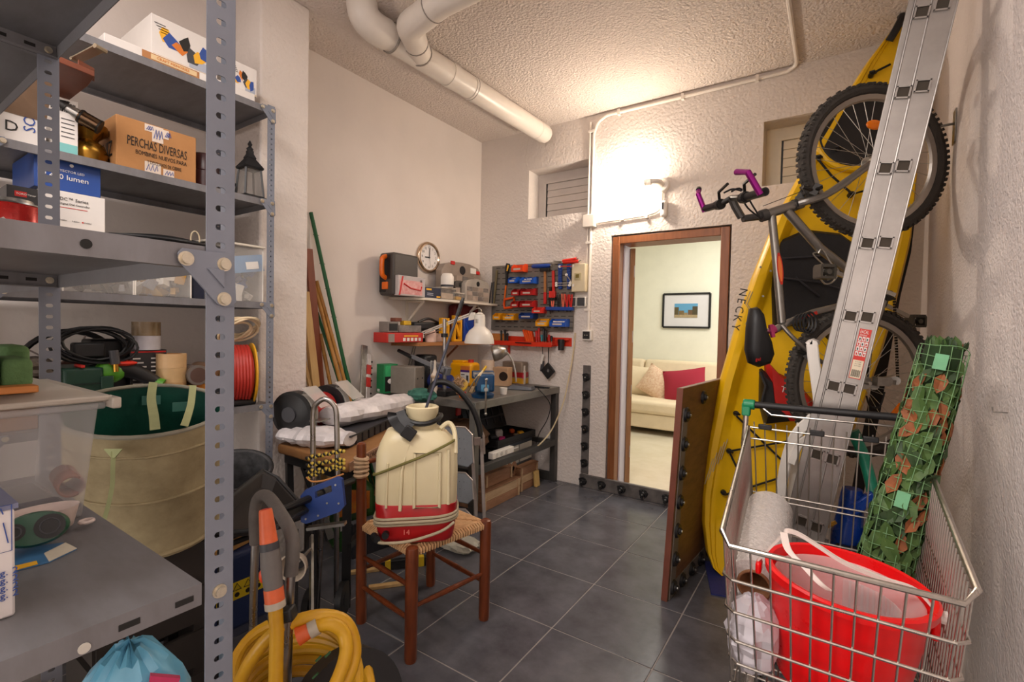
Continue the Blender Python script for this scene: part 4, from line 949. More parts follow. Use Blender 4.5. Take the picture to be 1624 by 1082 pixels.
build('barcode',q,M_pb,parent=t);fpatch(t,-2.36,y0+.002,z0+.002,y1-y0-.004,.035,mat('teal print',(120,186,184),.6,var=0))
for i in range(5): fpatch(t,-2.36,y0+.02,z0+.06+.016*i,(y1-y0)*.55,.003,M_dgrey)
M_brass=mat('tarnished brass',(176,132,50),.25,.9,vs=6,col2=(120,84,30))
c=PX(140,240,-2.44);single('brass_jug',MB().lathe([(.03,0),(.055,.01),(.062,.04),(.05,.075),(.03,.09),(.035,.10),(.062,.125),(.06,.15),(.03,.165),(.012,.17)],(c.x,c.y,1.937),n=24),M_brass,'old brass jug on the second shelf beside the cardboard box','jug')
ts=thing('telescopic_tube','chrome telescopic tube lying across the top of the brass jug','tube',PX(128,180,-2.4))
a=PX(98,168,-2.38);b=PX(158,202,-2.34)
build('outer_tube',MB().cyl(a.lerp(b,.45),b,.026,n=18),mat('bronze chrome',(120,96,74),.2,1),parent=ts)
build('inner_tube',MB().cyl(a,a.lerp(b,.5),.021,n=18),M_steel,parent=ts)
for f in(.08,.48,.97): build('ring',MB().cyl(a.lerp(b,f),a.lerp(b,f+.05),.028,n=18),M_dark,parent=ts)
build('joint',MB().cyl(a-(b-a).normalized()*.02,a+(b-a).normalized()*.015,.026,n=14),M_dark,parent=ts)
# the big cardboard box
X=-2.352;a=PX(184,258,X);b=PX(311,291,X);z0=1.938;zt=PX(184,180,X).z
t=thing('cardboard_box','brown cardboard box lettered PERCHAS DIVERSAS on the second shelf','box',(X-.14,(a.y+b.y)/2,z0))
build('carton',MB().bb(X-.28,X,a.y,b.y,z0,zt),M_card,parent=t,bevel=.003)
W=b.y-a.y;H=zt-z0
text('PERCHAS DIVERSAS',.052,M_pb,t,(X+.001,a.y+W*.12,z0+H*.55),Y_+Z_*-.01,Z_,sx=W*.86/.52)
text('BOMBINES NUEVOS PARA',.024,M_pb,t,(X+.001,a.y+W*.22,z0+H*.36),Y_,Z_,sx=W*.72/.31)
text('Y DESCLAVOS DE CIERRE',.020,M_pb,t,(X+.001,a.y+W*.36,z0+H*.21),Y_,Z_,sx=W*.5/.26)
text('VOLUIZ',.085,M_pb,t,(X-.26,a.y-.0012,z0+H*.35),X_,Z_,sx=.75)
text('ABAJO',.03,M_pb,t,(X-.15,a.y-.0012,z0+H*.12),X_,Z_)
for i,(f,g,w,h) in enumerate(((.42,.66,.14,.32),(.33,.84,.09,.14),(.56,.78,.07,.18),(.33,.0,.2,.22),(.56,.0,.14,.15))):
    fpatch(t,X+.0004,a.y+W*f,z0+H*g,W*w,H*h,mat('printed tape',(222,206,190),.5,var=0),'tape')
    for k in range(3):
        q=MB();q.tube([V((X+.0022,a.y+W*(f+.02+w*.25*k),z0+H*(g+h*.2))),V((X+.0022,a.y+W*(f+.05+w*.25*k),z0+H*(g+h*.8))),V((X+.0022,a.y+W*(f+.06+w*.25*k),z0+H*(g+h*.3)))],.0014,n=4);build('print',q,M_bluep,parent=t)
single('red_black_tin',MB().lathe([(.06,0),(.06,.08),(.055,.085)],(PX(325,285,-2.44).x,PX(325,285,-2.44).y,1.937)).lathe([(.057,.085),(.057,.15),(.05,.16)],(PX(325,285,-2.44).x,PX(325,285,-2.44).y,1.937)),mat('dark maroon tin',(74,26,28),.35,vs=3,col2=(30,26,28)),'dark maroon tin on the second shelf between the cardboard box and the lantern','tin')
# lantern
ln=PX(396,312,-2.42);ln=V((ln.x,ln.y,1.937));lt=thing('wall_lantern','black carriage lantern with glass panes on the second shelf','lantern',ln)
build('base',MB().lathe([(.075,0),(.08,.006),(.078,.012),(.06,.02)],ln,Matrix.Rotation(R_(45),3,'Z'),n=4),M_black,parent=lt,smooth=0)
build('glass_pane',MB().lathe([(.062,.02),(.048,.15)],ln,Matrix.Rotation(R_(45),3,'Z'),n=4),mat('lantern glass',(140,134,128),.1,trans=.5,var=0),parent=lt,smooth=0)
for i in range(4):
    a=R_(45+90*i);build('corner_bar',MB().beam(ln+V((math.cos(a)*.064,math.sin(a)*.064,.018)),ln+V((math.cos(a)*.05,math.sin(a)*.05,.152)),.008,.008),M_black,parent=lt)
build('roof',MB().lathe([(.062,.15),(.066,.158),(.028,.20),(.03,.206),(.018,.225),(.018,.24)],ln,Matrix.Rotation(R_(45),3,'Z'),n=4),M_black,parent=lt,smooth=0)
build('finial',MB().lathe([(.01,.235),(.016,.25),(.006,.262),(.011,.272),(.002,.29)],ln,n=12),M_black,parent=lt)
build('wall_arm',MB().tube(spline([ln+V((-.02,-.06,.06)),ln+V((-.02,-.1,.08)),ln+V((-.02,-.11,.14))],4),.01,n=8),M_black,parent=lt)
# planks over the cartons
wp=thing('wood_offcut','reddish brown wooden offcut lying on the cartons of the second shelf','wood',PZ(110,130,2.16))
q=[PZ(70,190,2.155),PZ(140,136,2.155),PZ(150,122,2.155),PZ(92,98,2.155)]
build('board',MB().loft([q,[p+Z_*.02 for p in q]]),mat('mahogany',(128,64,36),.5,vs=4,col2=(104,50,28)),parent=wp,bevel=.002)
q=[PZ(124,108,2.176),PZ(150,122,2.176),PZ(150,130,2.176),PZ(122,118,2.176)]
build('block',MB().loft([q,[p+Z_*.03 for p in q]]),mat('mahogany',(128,64,36),.5),parent=wp,bevel=.002)
q=[PZ(128,100,2.235),PZ(168,82,2.235),PZ(150,72,2.235),PZ(112,92,2.235)]
m_=MB().loft([q,[p+Z_*.004 for p in q]]);single('aluminium_profile',m_.tube([q[1],q[2]],.008,n=8).tube([q[0],q[3]],.006,n=6),mat('pale aluminium',(176,160,136),.35,.6),'pale aluminium profile lying on the mahogany offcut','profile')
# third shelf : clear bins
M_clear=mat('clear bin plastic',(214,210,204),.2,trans=.80,var=0)
M_lid=mat('milky lid plastic',(216,206,190),.35,trans=.15,var=.02)
def cbin(label,px0,px1,zt,X=-2.35,dep=.34,lid=True,zb_=1.435,cont=(),seed=1,name='clear_bin'):
    y0=PX(px0,470,X).y;y1=PX(px1,474,X).y
    t=thing(name,label,'bin',(X-dep/2,(y0+y1)/2,zb_))
    e=.003;m_=MB();m_.bb(X-dep,X,y0,y1,zb_,zb_+e);m_.bb(X-e,X,y0,y1,zb_+e,zt);m_.bb(X-dep,X-dep+e,y0,y1,zb_+e,zt);m_.bb(X-dep,X,y0,y0+e,zb_+e,zt);m_.bb(X-dep,X,y1-e,y1,zb_+e,zt)
    build('body',m_,M_clear,parent=t)
    for x,y in((X,y0),(X,y1)): build('corner_edge',MB().cyl((x-.002,y,zb_),(x-.002,y,zt),.003,n=6),mat('frosted edge',(226,220,210),.4),parent=t)
    if lid:
        build('lid',MB().bb(X-dep-.006,X+.006,y0-.006,y1+.006,zt,zt+.008),M_lid,parent=t,bevel=.003)
        build('lid_rim',MB().tube([(X+.006,y0-.006,zt),(X+.006,y1+.006,zt)],.005,n=6).tube([(X+.006,y0-.006,zt),(X-dep,y0-.006,zt)],.005,n=6),M_lid,parent=t)
    r=random.Random(seed);groups={}
    for i,(m_,n_) in enumerate(cont):
        g=MB()
        for k in range(n_):
            p=(X-.03-r.random()*.07,y0+.02+(y1-y0-.04)*r.random(),zb_+.018+(zt-zb_)*.55*r.random());s=.018+.018*r.random()
            g.box(p,(s,s*(1+r.random()),s*(.8+r.random())),Matrix.Rotation(r.random()*3,3,(r.random(),r.random(),.5)))
        build('contents',g,m_,parent=t,kind='stuff')
    return t
M_wp=mat('white part',(222,216,206),.5);M_dp=mat('dark part',(58,48,42),.6);M_bp=mat('brass part',(190,150,80),.3,.8);M_blp=mat('blue part',(40,84,150),.5);M_gp=mat('grey part',(140,140,146),.5)
cbin('wide clear bin of grey and brown odds on the third shelf, behind the far post',100,212,1.655,cont=((M_dp,26),(M_gp,14),(M_wp,8)),seed=2)
cbin('clear bin of brass and white fittings on the third shelf',215,303,1.655,cont=((M_bp,16),(M_wp,20),(M_gp,8)),seed=4)
t=cbin('clear bin with blue packets at the right end of the third shelf',332,417,1.70,cont=((M_blp,30),(M_wp,10)),seed=6)
X=-2.37;y0=PX(345,440,X).y;q=MB();q.box((X,y0+.10,1.61),(.03,.21,.08),Matrix.Rotation(.18,3,'X'));build('blue_packet',q,mat('light blue packet',(90,150,200),.5),parent=t)
q=MB();q.box((X+.017,y0+.15,1.61),(.002,.06,.035),Matrix.Rotation(.18,3,'X'));build('packet_label',q,M_pw,parent=t)
c0=PX(320,440,-2.45);t=single('gap_shade_block',MB().bb(-2.7,-2.40,PX(306,470,-2.40).y,PX(331,470,-2.4).y,1.435,1.652),mat('dark gap shade block',(32,38,60),.5),'dark gap shade block squeezed between two clear bins on the third shelf','box',bevel=.004)  # dark block put in for the shade of the gap between bins
t,y0,y1,z0,z1=pbox('controller_carton','white controller carton with small black print on the clear bin','box',M_wbox,62,166,0,0,-2.36,.28,zbot=1.665,zh=.135)
ya=PX(94,335,-2.36).y;text('DC™ Series',.016,M_pb,t,(-2.359,ya,z1-.028),Y_,Z_);text('Digital Dial Controller',.0095,M_pb,t,(-2.359,ya,z1-.045),Y_,Z_)
fpatch(t,-2.36,ya,z1-.06,.08,.002,M_red)
for i in range(3): text(('4 station','6 station','8 station')[i],.006,M_pb,t,(-2.359,ya+.035*i,z0+.03),Y_,Z_)
c_=MB();c_.cyl((-2.36,ya+.066,z0+.03),(-2.3592,ya+.066,z0+.03),.003,n=10);build('print',c_,M_red,parent=t)
t,y0,y1,z0,z1=pbox('floodlight_carton','blue floodlight carton lettered 2400 lumen on top of the white controller carton','box',mat('blue carton',(34,72,146),.4,var=.04),52,159,0,0,-2.37,.3,zbot=1.802,zh=.128)
ya=PX(144,310,-2.37).y;text('2.400 lumen',.0262,M_pw,t,(-2.369,ya-.136,z0+.05),Y_,Z_);text('PROYECTOR LED',.012,M_pw,t,(-2.369,ya-.112,z0+.073),Y_,Z_)
c_=MB();c_.cyl((-2.37,ya-.055,z0+.098),(-2.3692,ya-.055,z0+.098),.006,n=16);build('logo',c_,M_pw,parent=t)
t,y0,y1,z0,z1=pbox('black_carton','black carton with a red badge beside the white controller carton','box',mat('black carton',(44,42,44),.5),8,61,0,0,-2.33,.3,zbot=1.668,zh=.115)
fpatch(t,-2.33,PX(23,318,-2.33).y,z1-.035,.03,.018,M_red,'badge');text('TORO',.0095,M_pw,t,(-2.3285,PX(23,318,-2.33).y+.003,z1-.026),Y_,Z_);text('Timer',.009,M_pw,t,(-2.329,PX(43,318,-2.33).y,z1-.026),Y_,Z_)
single('clear_bin_lower',MB().bb(-2.66,-2.34,PX(-10,460,-2.34).y,PX(58,462,-2.34).y,1.435,1.667),M_clear,'frosted bin under the black carton at the left of the third shelf','bin',bevel=.004).name='frosted_bin'
# black pan and lids on the bins
a=PX(240,385,-2.5);pn_=thing('black_pan_lid','shallow black lid lying on the clear bins of the third shelf','lid',(a.x,a.y,1.664))
build('dish',MB().lathe([(.02,.045),(.06,.042),(.12,.03),(.17,.012),(.19,.0),(.185,-.0),(.02,.001)][::-1],(a.x,a.y+.05,1.665),n=28,sy=1.35),M_black,parent=pn_)
build('rim',MB().tube([(a.x+.19*math.cos(q),a.y+.05+.257*math.sin(q),1.673) for q in [2*math.pi*i/30 for i in range(30)]],.007,n=6,closed=True),M_black,parent=pn_)
c=PX(325,395,-2.38);single('twine_loop',MB().tube([(c.x+.0,c.y+.03*math.cos(q)*.6-.04,1.70+.035*math.sin(q)) for q in [math.pi*1.6*i/12-.4 for i in range(13)]],.003,n=5),mat('beige twine',(206,190,160),.8),'loop of beige twine beside the black lid on the third shelf','twine')
# red can on the near rack's middle shelf
c=V((-1.60,.285,1.4345));t=thing('red_can','red spray paint can with a hazard diamond on the middle shelf','can',c)
build('body',MB().lathe([(.05,0),(.052,.003),(.052,.155),(.05,.159)],c,n=28),mat('red can enamel',(196,40,34),.25,.2,var=.04),parent=t)
q=(EYE-c);q.z=0;q.normalize();u_=q.cross(Z_)*-1;p_=c+q*.0525+Z_*.11+u_*-.012
build('hazard_diamond',MB().prism([(-.014,0),(0,-.014),(.014,0),(0,.014)],p_,u_,Z_,q*.0008),M_pw,parent=t)
for i in range(6): build('print',MB().box(c+q*.0528+Z_*(.04+.009*i)+u_*.015,(.001,.018,.003),Matrix((q,u_,Z_)).transposed()),M_pw,parent=t)
build('rim',MB().lathe([(.052,.159),(.05,.163),(.04,.163),(.038,.172)],c,n=28),M_steel,parent=t)
# ---------------------------------------------------------------- fourth shelf
Z4=.9315
def B4(x,y,X=-2.40): p=PX(x,y,X);return V((X,p.y,Z4))
t,y0,y1,z0,z1=pbox('striped_carton','small yellow carton with a blue stripe at the left end of the fourth shelf','box',mat('ochre carton',(206,150,60),.6),-14,24,0,0,-2.42,.12,zbot=1.10,zh=.115)
fpatch(t,-2.42,y0+.002,z0+.06,y1-y0-.01,.03,mat('sky print',(96,160,200),.6,var=0))
single('brown_crate',MB().bb(-2.78,-2.40,PX(-30,560,-2.40).y,PX(60,560,-2.40).y,Z4,1.0995),M_card,'plain cardboard box carrying the striped carton at the left of the fourth shelf','box',bevel=.003)
single('crumpled_packaging',crumple(MB(),(-2.47,PX(42,540,-2.47).y,1.145),(.06,.085,.045),amp=.4,seed=9),mat('crumpled foil',(150,138,124),.5,vs=14,col2=(40,36,36)),'crumpled black and white packaging on the plain cardboard box','packaging',smooth=12)
# spoked wheel behind
c=PX(112,590,-2.72);c=V((-2.72,c.y,1.11));w=thing('wheel_cover','black spoked wheel cover standing against the wall behind the cable','wheel',(c.x,c.y,Z4))
build('rim',MB().tube([c+Y_*(.17*math.cos(q))+Z_*(.17*math.sin(q)) for q in [2*math.pi*i/40 for i in range(40)]],.012,n=8,closed=True),M_black,parent=w)
build('hub',MB().cyl(c-X_*.01,c+X_*.02,.05,n=20),mat('brown hub',(88,58,48),.6),parent=w)
for i in range(10):
    q=2*math.pi*i/10;build('spoke',MB().beam(c+Y_*(.045*math.cos(q))+Z_*(.045*math.sin(q)),c+Y_*(.165*math.cos(q))+Z_*(.165*math.sin(q)),.006,.01,X_),mat('grey spoke',(150,136,130),.5),parent=w)
# green tool box + cable
t,y0,y1,z0,z1=pbox('green_tool_box','dark green plastic tool box with a red catch on the fourth shelf','box',mat('dark green plastic',(26,66,52),.45,var=.05),97,164,0,0,-2.38,.24,zbot=Z4,zh=.215,bevel=.01)
build('lid_seam',MB().bb(-2.383,-2.376,y0,y1,z0+.15,z0+.156),mat('deep green',(16,44,36),.5),parent=t)
build('latch',MB().bb(-2.38,-2.372,y0+.11,y0+.15,z0+.12,z0+.18),mat('dark green plastic',(26,66,52),.45),parent=t,bevel=.003)
build('red_catch',MB().bb(-2.46,-2.37,y0+.05,y1-.06,z1,z1+.012),mat('red plastic',(204,40,30),.4),parent=t,bevel=.003)
cb=MB();r=random.Random(4);cc=V((-2.45,(y0+y1)/2+.05,z1+.085))
for k in range(9):
    ra_=.075+.02*r.random();tl=r.uniform(-.5,.5);tl2=r.uniform(-.4,.4)
    cb.tube([cc+V((.03*math.sin(q+k)+.01*k-.04,ra_*math.cos(q)*1.3,ra_*.75*math.sin(q)+tl*.03*math.cos(q))) for q in [2*math.pi*i/22 for i in range(22)]],.0055,n=6,closed=True)
ce=thing('cable_coil','coil of black cable with a plug lying on the green tool box','cable',(cc.x,cc.y,z1+.012))
build('coil',cb,M_black,parent=ce)
build('plug',MB().cyl(cc+V((.07,.04,-.02)),cc+V((.075,.045,-.075)),.016,n=12),M_dgrey,parent=ce);build('plug_pin',MB().cyl(cc+V((.075,.045,-.075)),cc+V((.076,.046,-.105)),.009,n=10),M_brass,parent=ce)
build('adaptor',MB().box(cc+V((0,-.02,-.02)),(.05,.1,.06)),M_black,parent=ce,bevel=.008)
# orange cable low left
c=B4(96,600,-2.37);single('orange_cable',MB().tube([c+V((0,.06*math.sin(q),.07*math.cos(q)+.05+.0*q)) for q in [i*.35-1.4 for i in range(11)]],.006,n=6).tube([c+V((.012,.05*math.sin(q),.06*math.cos(q)+.05)) for q in [i*.35-1.4 for i in range(11)]],.006,n=6),mat('orange cable',(222,110,40),.5),'bent orange cable beside the far rack post on the fourth shelf','cable')
# white box, tool
t,y0,y1,z0,z1=pbox('white_carton','plain white carton under the green and black tool on the fourth shelf','box',mat('white carton',(212,206,216),.6),171,233,0,0,-2.37,.16,zbot=Z4,zh=.105)
hg=V((-2.43,PX(205,545,-2.43).y,z1));t=thing('heat_gun','green and black power tool with red tips lying on the white carton','tool',hg)
Mg=mat('lime green plastic',(84,156,40),.4)
build('body',MB().tube(spline([hg+V((0,-.10,.085)),hg+V((0,-.04,.10)),hg+V((.01,.02,.08)),hg+V((.03,.09,.03))],4),[.02,.03,.036,.04,.04,.038,.036,.034,.032,.03,.028,.026,.024],n=12),M_black,parent=t)
build('shell',MB().ball(hg+V((.01,-.07,.085)),(.04,.055,.045)),Mg,parent=t);build('nose',MB().cyl(hg+V((.03,.085,.03)),hg+V((.045,.105,.02)),.026,n=14),Mg,parent=t)
build('tip',MB().ball(hg+V((.045,.11,.004)),(.015,.02,.014)),mat('red tip',(226,52,30),.4),parent=t);build('crest',MB().ball(hg+V((.025,-.03,.12)),(.03,.05,.012)),mat('red tip',(226,52,30),.4),parent=t)
build('cord',MB().tube(spline([hg+V((-.02,-.1,.07)),hg+V((.03,-.13,.02)),hg+V((.05,-.06,.01)),hg+V((.05,.02,.012))],5),.006,n=6),M_black,parent=t)
# black printed box behind
t,y0,y1,z0,z1=pbox('black_printed_carton','tall black carton with white print and a red picture on the fourth shelf','box',mat('black carton',(44,42,44),.5),205,265,0,0,-2.46,.14,zbot=Z4,zh=.275)
for i in range(9):
    for j in range(2): fpatch(t,-2.46,y0+(y1-y0)*(.08+.48*j),z1-.04-.018*i,(y1-y0)*(.2+.2*((i*7+j*3)%5)/5),.006,M_pw)
fpatch(t,-2.46,y0+.004,z1-.012,y1-y0-.008,.006,M_red);fpatch(t,-2.46,y0+(y1-y0)*.5,z0+.05,(y1-y0)*.42,.065,M_dgrey);q=MB();q.ball((-2.4585,y0+(y1-y0)*.7,z0+.08),(.002,.035,.016));build('print',q,M_red,parent=t)
# dark gear left of it
single('black_case_part',MB().box((-2.56,PX(183,560,-2.56).y,Z4+.16),(.12,.2,.32)),M_black,'black case standing behind the white carton on the fourth shelf','case',bevel=.01)
# tapes
def tape(c,h,m_,label,R=.052,group=None):
    t=thing('tape_roll',label,'tape',c,group=group)
    build('tape',MB().lathe([(R,0),(R,h),(R-.016,h),(R-.016,0),(R,0)],c,n=30,caps=False),m_,parent=t)
    build('tape_core',MB().lathe([(R-.016,0),(R-.016,h),(R-.02,h),(R-.02,0),(R-.016,0)],c,n=30,caps=False),M_card,parent=t);return t
c=V((-2.50,PX(232,520,-2.50).y,z1))
tape(c,.06,mat('white label tape',(206,202,208),.5),'white tape roll on the tall black carton, under the brown packing tape');tape(c+Z_*.0605,.06,mat('brown packing tape',(150,128,96),.25),'glossy brown packing tape roll on top of the white roll')
c=V((-2.43,PX(272,600,-2.43).y,Z4));zz=0
for h,cl,lb in((.07,(226,196,30),'yellow tape roll at the foot of the tall tape stack'),(.062,(200,160,110),'masking tape roll directly on the yellow tape'),(.062,(208,172,122),'masking tape roll third up in the tape stack'),(.062,(214,176,128),'masking tape roll topmost in the tape stack')):
    tape(c+Z_*zz,h,mat('tape %d'%int(zz*1000),cl,.45),lb,.056);zz+=h+.0005
# jars and tins
c=B4(303,600,-2.44)
for i,(py,lb) in enumerate(((0,'yellow and red spice tin'),)):
    pass
t,y0,y1,z0,z1=pbox('red_yellow_tin','red and yellow patterned tin right of the tape stack on the fourth shelf','tin',mat('red tin',(150,40,26),.35,vs=12,col2=(210,150,50)),290,330,0,0,-2.40,.1,zbot=Z4,zh=.115,parts='tin_body')
jc=V((-2.44,PX(304,560,-2.44).y,z1+.045));jl=thing('glass_jar','small glass jar lying on the red and yellow tin','jar',(jc.x,jc.y,z1))
build('glass',MB().cyl(jc-X_*.06,jc+X_*.05,.043,n=22),mat('jar glass',(120,104,96),.15),parent=jl);build('lid',MB().cyl(jc+X_*.05,jc+X_*.068,.045,n=22),mat('grey lid',(136,130,126),.35,.6),parent=jl)
build('lid_inset',MB().cyl(jc+X_*.068,jc+X_*.0695,.034,n=22),mat('brown inset',(90,66,58),.5),parent=jl)
jc2=V((-2.47,PX(324,560,-2.47).y,z1+.05));single('brown_jar',MB().cyl(jc2-X_*.06,jc2+X_*.05,.045,n=20).cyl(jc2+X_*.05,jc2+X_*.06,.036,n=20),mat('brown jar',(122,92,70),.4),'brown jar lying beside the glass jar on the patterned tin','jar')
# reel of red cable with rope on top
rc=V((-2.43,PX(378,570,-2.43).y,Z4+.15));re=thing('cable_reel','yellow reel wound with red cable at the right of the fourth shelf','reel',(rc.x,rc.y,Z4))
ydir=(Y_*.95+X_*.3).normalized();M3=Matrix((X_.cross(ydir)*0+ydir.cross(Z_),Z_,ydir)).transposed()
cab=MB()
for i in range(7): 
    o=rc+ydir*(-.045+.0135*i);cab.tube([o+ydir.cross(Z_)*(.125*math.cos(q))+Z_*(.135*math.sin(q)) for q in [2*math.pi*k/32 for k in range(32)]],.0085,n=6,closed=True)
build('cable_winding',cab.cyl(rc-ydir*.05,rc+ydir*.05,.12,n=28),mat('red cable',(176,46,36),.45),parent=re)
for s in(-1,1): build('flange',MB().cyl(rc+ydir*.055*s,rc+ydir*.062*s,.15,n=36),mat('yellow reel plastic',(216,160,36),.4),parent=re)
rp=MB();r=random.Random(8);c=rc+Z_*.205+V((.01,.0,0))
for k in range(8):
    a=.05+.02*r.random();tt=r.uniform(-.35,.35)
    rp.tube([c+V((.06*math.sin(q)*(.6+.1*k%2),a*1.35*math.cos(q)+.012*(k-4)*.5,a*.8*math.sin(q)+tt*.05*math.cos(q)+.004*k)) for q in [2*math.pi*i/20 for i in range(20)]],.0055,n=6,closed=True)
single('rope_coil',rp,mat('cream rope',(220,198,162),.8),'coil of cream rope lying on the red cable reel','rope')
single('laminate_board',MB().bb(-2.55,-2.40,PX(399,640,-2.40).y,PX(409,640,-2.40).y,Z4,Z4+.255),mat('white laminate',(226,220,216),.4),'narrow white laminate board standing right of the cable reel','board',bevel=.002)
a=B4(368,640,-2.365);b=B4(404,640,-2.365);single('black_rod',MB().cyl(a+Z_*.016,b+Z_*.016,.015,n=12),M_black,'short black rod lying along the edge of the fourth shelf','rod')
# ================================================================ LOWER LEFT, ON THE NEAR RACK
ZL=.9775
M_stor=mat('milky storage plastic',(214,212,212),.3,trans=.68,var=0)
sb=thing('storage_bin','large milky plastic storage bin with lid on the near rack shelf','bin',(-1.3,.0,ZL))
xb=-1.115;y1=PX(131,818,xb).y;zt=1.185
def fr(x0,x1,y0,y1,z): return [V((x0,y0,z)),V((x1,y0,z)),V((x1,y1,z)),V((x0,y1,z))]
build('body',MB().loft([fr(-1.43,xb,-.30,y1,ZL+.001),fr(-1.455,xb+.022,-.32,y1+.018,zt),fr(-1.462,xb+.030,-.327,y1+.026,zt),fr(-1.462,xb+.030,-.327,y1+.026,zt-.012),fr(-1.453,xb+.020,-.318,y1+.016,zt-.012)],caps=True),M_stor,parent=sb,bevel=.006)
build('lid',MB().loft([fr(-1.468,xb+.036,-.333,y1+.030,zt+.002),fr(-1.470,xb+.038,-.335,y1+.034,zt+.012),fr(-1.45,xb+.02,-.32,y1+.014,zt+.014),fr(-1.43,xb,-.30,y1-.01,zt+.024)]),mat('lid plastic',(210,200,186),.3,trans=.1,var=.03),parent=sb,bevel=.003)
build('lid_clip',MB().box((xb+.03,y1+.034,zt+.0),(.05,.014,.02)),mat('lid plastic',(210,200,186),.3,trans=.1,var=.03),parent=sb,bevel=.003)
single('grey_organizer_case',MB().box((-1.27,.03,ZL+.085),(.22,.34,.05),Matrix.Rotation(R_(-16),3,'X')),mat('grey organizer plastic',(120,118,116),.5),'grey organizer case lying tilted inside the milky storage bin','case',bevel=.006)
single('dark_grey_box',MB().box((-1.27,-.02,ZL+.155),(.2,.3,.05),Matrix.Rotation(R_(-4),3,'X')),mat('dark grey box',(86,84,86),.5),'dark grey box lying on the organizer case inside the storage bin','box',bevel=.005)
single('red_pouch',MB().box((-1.27,.06,ZL+.025),(.2,.3,.035)),mat('red fabric pouch',(150,60,48),.7),'flat red pouch at the bottom of the storage bin','pouch',bevel=.01)
a=PX(113,772,-1.15);single('pipe_piece',MB().tube([a,a+V((-.10,.012,.0))],.018,n=20,caps=False),mat('copper brown pipe',(150,92,70),.5),'short brown pipe piece inside the corner of the storage bin','pipe',solid=.004)
a=V((-1.16,y1-.045,ZL+.012));single('dark_blue_cloth',MB().box(a,(.10,.07,.022)),mat('dark blue cloth',(54,58,84),.8),'dark blue cloth in the corner of the storage bin','cloth',bevel=.008)
# on the lid
ZLID=zt+.0245
M_foam=mat('green floral foam',(104,140,88),.9,vs=30,bump=.3,bs=120)
def foam(px0,px1,X,dep,h,label,rz=0):
    y0=PX(px0,600,X).y;y1_=PX(px1,600,X).y
    m_=MB();cx,cy=X-dep/2,(y0+y1_)/2
    m_.box((cx,cy,ZLID+h/2),(dep,abs(y1_-y0),h),rz=rz);return single('foam_block',m_,M_foam,label,'foam',group='green foam blocks on the storage bin',bevel=.012,seg=3)
foam(4,55,-1.16,.09,.055,'green floral foam block standing in front on the storage bin lid');foam(4,50,-1.27,.09,.072,'taller green floral foam block behind the front one on the bin lid')
foam(-40,3,-1.16,.09,.06,'green floral foam block cut by the left edge of the picture')
a=PX(-30,618,-1.10);b=PX(62,620,-1.10);single('wooden_ruler',MB().bb(-1.135,-1.10,a.y,b.y,ZLID,ZLID+.012),mat('orange wood',(206,130,62),.5,vs=6,stretch=(10,1,10)),'orange wooden strip lying on the front of the storage bin lid','strip',bevel=.002)
single('white_cloth',crumple(MB(),(-1.088,-.015,ZLID+.004),(.016,.10,.009),amp=.4,seed=3,n=22,k=10),mat('white rag',(206,202,204),.9,vs=30),'rumpled white cloth along the front rim of the storage bin lid','cloth',smooth=20)
# white box at the left edge
c=PZ(25,976,ZL);wb=thing('leaflet_carton','white carton with a blue line drawing at the left edge of the near shelf','box',(c.x-.05,c.y-.06,ZL))
zt2=PX(26,806,c.x).z
build('carton',MB().bb(c.x-.10,c.x,c.y-.14,c.y,ZL,zt2),mat('off white carton',(220,214,212),.6,var=.02),parent=wb,bevel=.003)
build('flap',MB().bb(c.x-.10,c.x,c.y-.14,c.y+.003,zt2,zt2+.006),mat('grey blue flap',(120,124,150),.6),parent=wb)
H=zt2-ZL
for i in range(4): text('ver fig. 2',.011,M_bluep,wb,(c.x+.001,c.y-.036,ZL+H*(.22+.07*i)),Y_,Z_)
m_=MB();o=V((c.x+.001,c.y-.03,ZL+H*.62))
for p in((0,.0),(.004,.035),(.02,.045),(.024,.01)): m_.tube([o+Y_*p[0]+Z_*p[1],o+Y_*(p[0]*.5+.008)+Z_*(p[1]*.5+.03)],.0007,n=4)
m_.tube([o+Y_*0,o+Z_*.055,o+Z_*.055+Y_*.027,o+Y_*.027],.0006,n=4,closed=True);build('drawing',m_,M_bluep,parent=wb)
# green handheld timer
g0=PZ(62,878,ZL)+V((-.02,0,.032));gn=(V((0,0,1.333))-g0);gn.z=0;gn.normalize();gn=(gn+Z_*.35).normalized();gx=gn.cross(Z_).normalized()*-1;gy=gn.cross(gx)
gt2=thing('garden_timer','dark green oval garden timer with two black dials on the near shelf','timer',(g0.x,g0.y,ZL))
M3=Matrix((gx,gy,gn)).transposed();M_gt=mat('dark green timer plastic',(28,84,60),.3)
rr=[]
for f,z in((.55,-.022),(.92,-.014),(1,0),(.97,.012),(.88,.019),(.5,.020)): rr.append([g0+gx*(.040*f*math.cos(q))+gy*(.026*f*math.sin(q))+gn*z for q in [2*math.pi*i/30 for i in range(30)]])
build('case',MB().loft(rr),M_gt,parent=gt2,smooth=60)
for dx,r,nm in((-.022,.012,'dial'),(.016,.018,'window')):
    c=g0+gx*dx+gn*.019;build(nm,MB().cyl(c,c+gn*.003,r,n=24),M_black,parent=gt2);build('dial_ring',MB().tube([c+gn*.003+gx*(r*.62*math.cos(q))+gy*(r*.62*math.sin(q)) for q in [2*math.pi*i/20 for i in range(20)]],.0012,n=5,closed=True),M_dgrey,parent=gt2)
build('slot',MB().box(g0+gx*-.040+gn*.018,(.006,.014,.003),M3),M_black,parent=gt2)
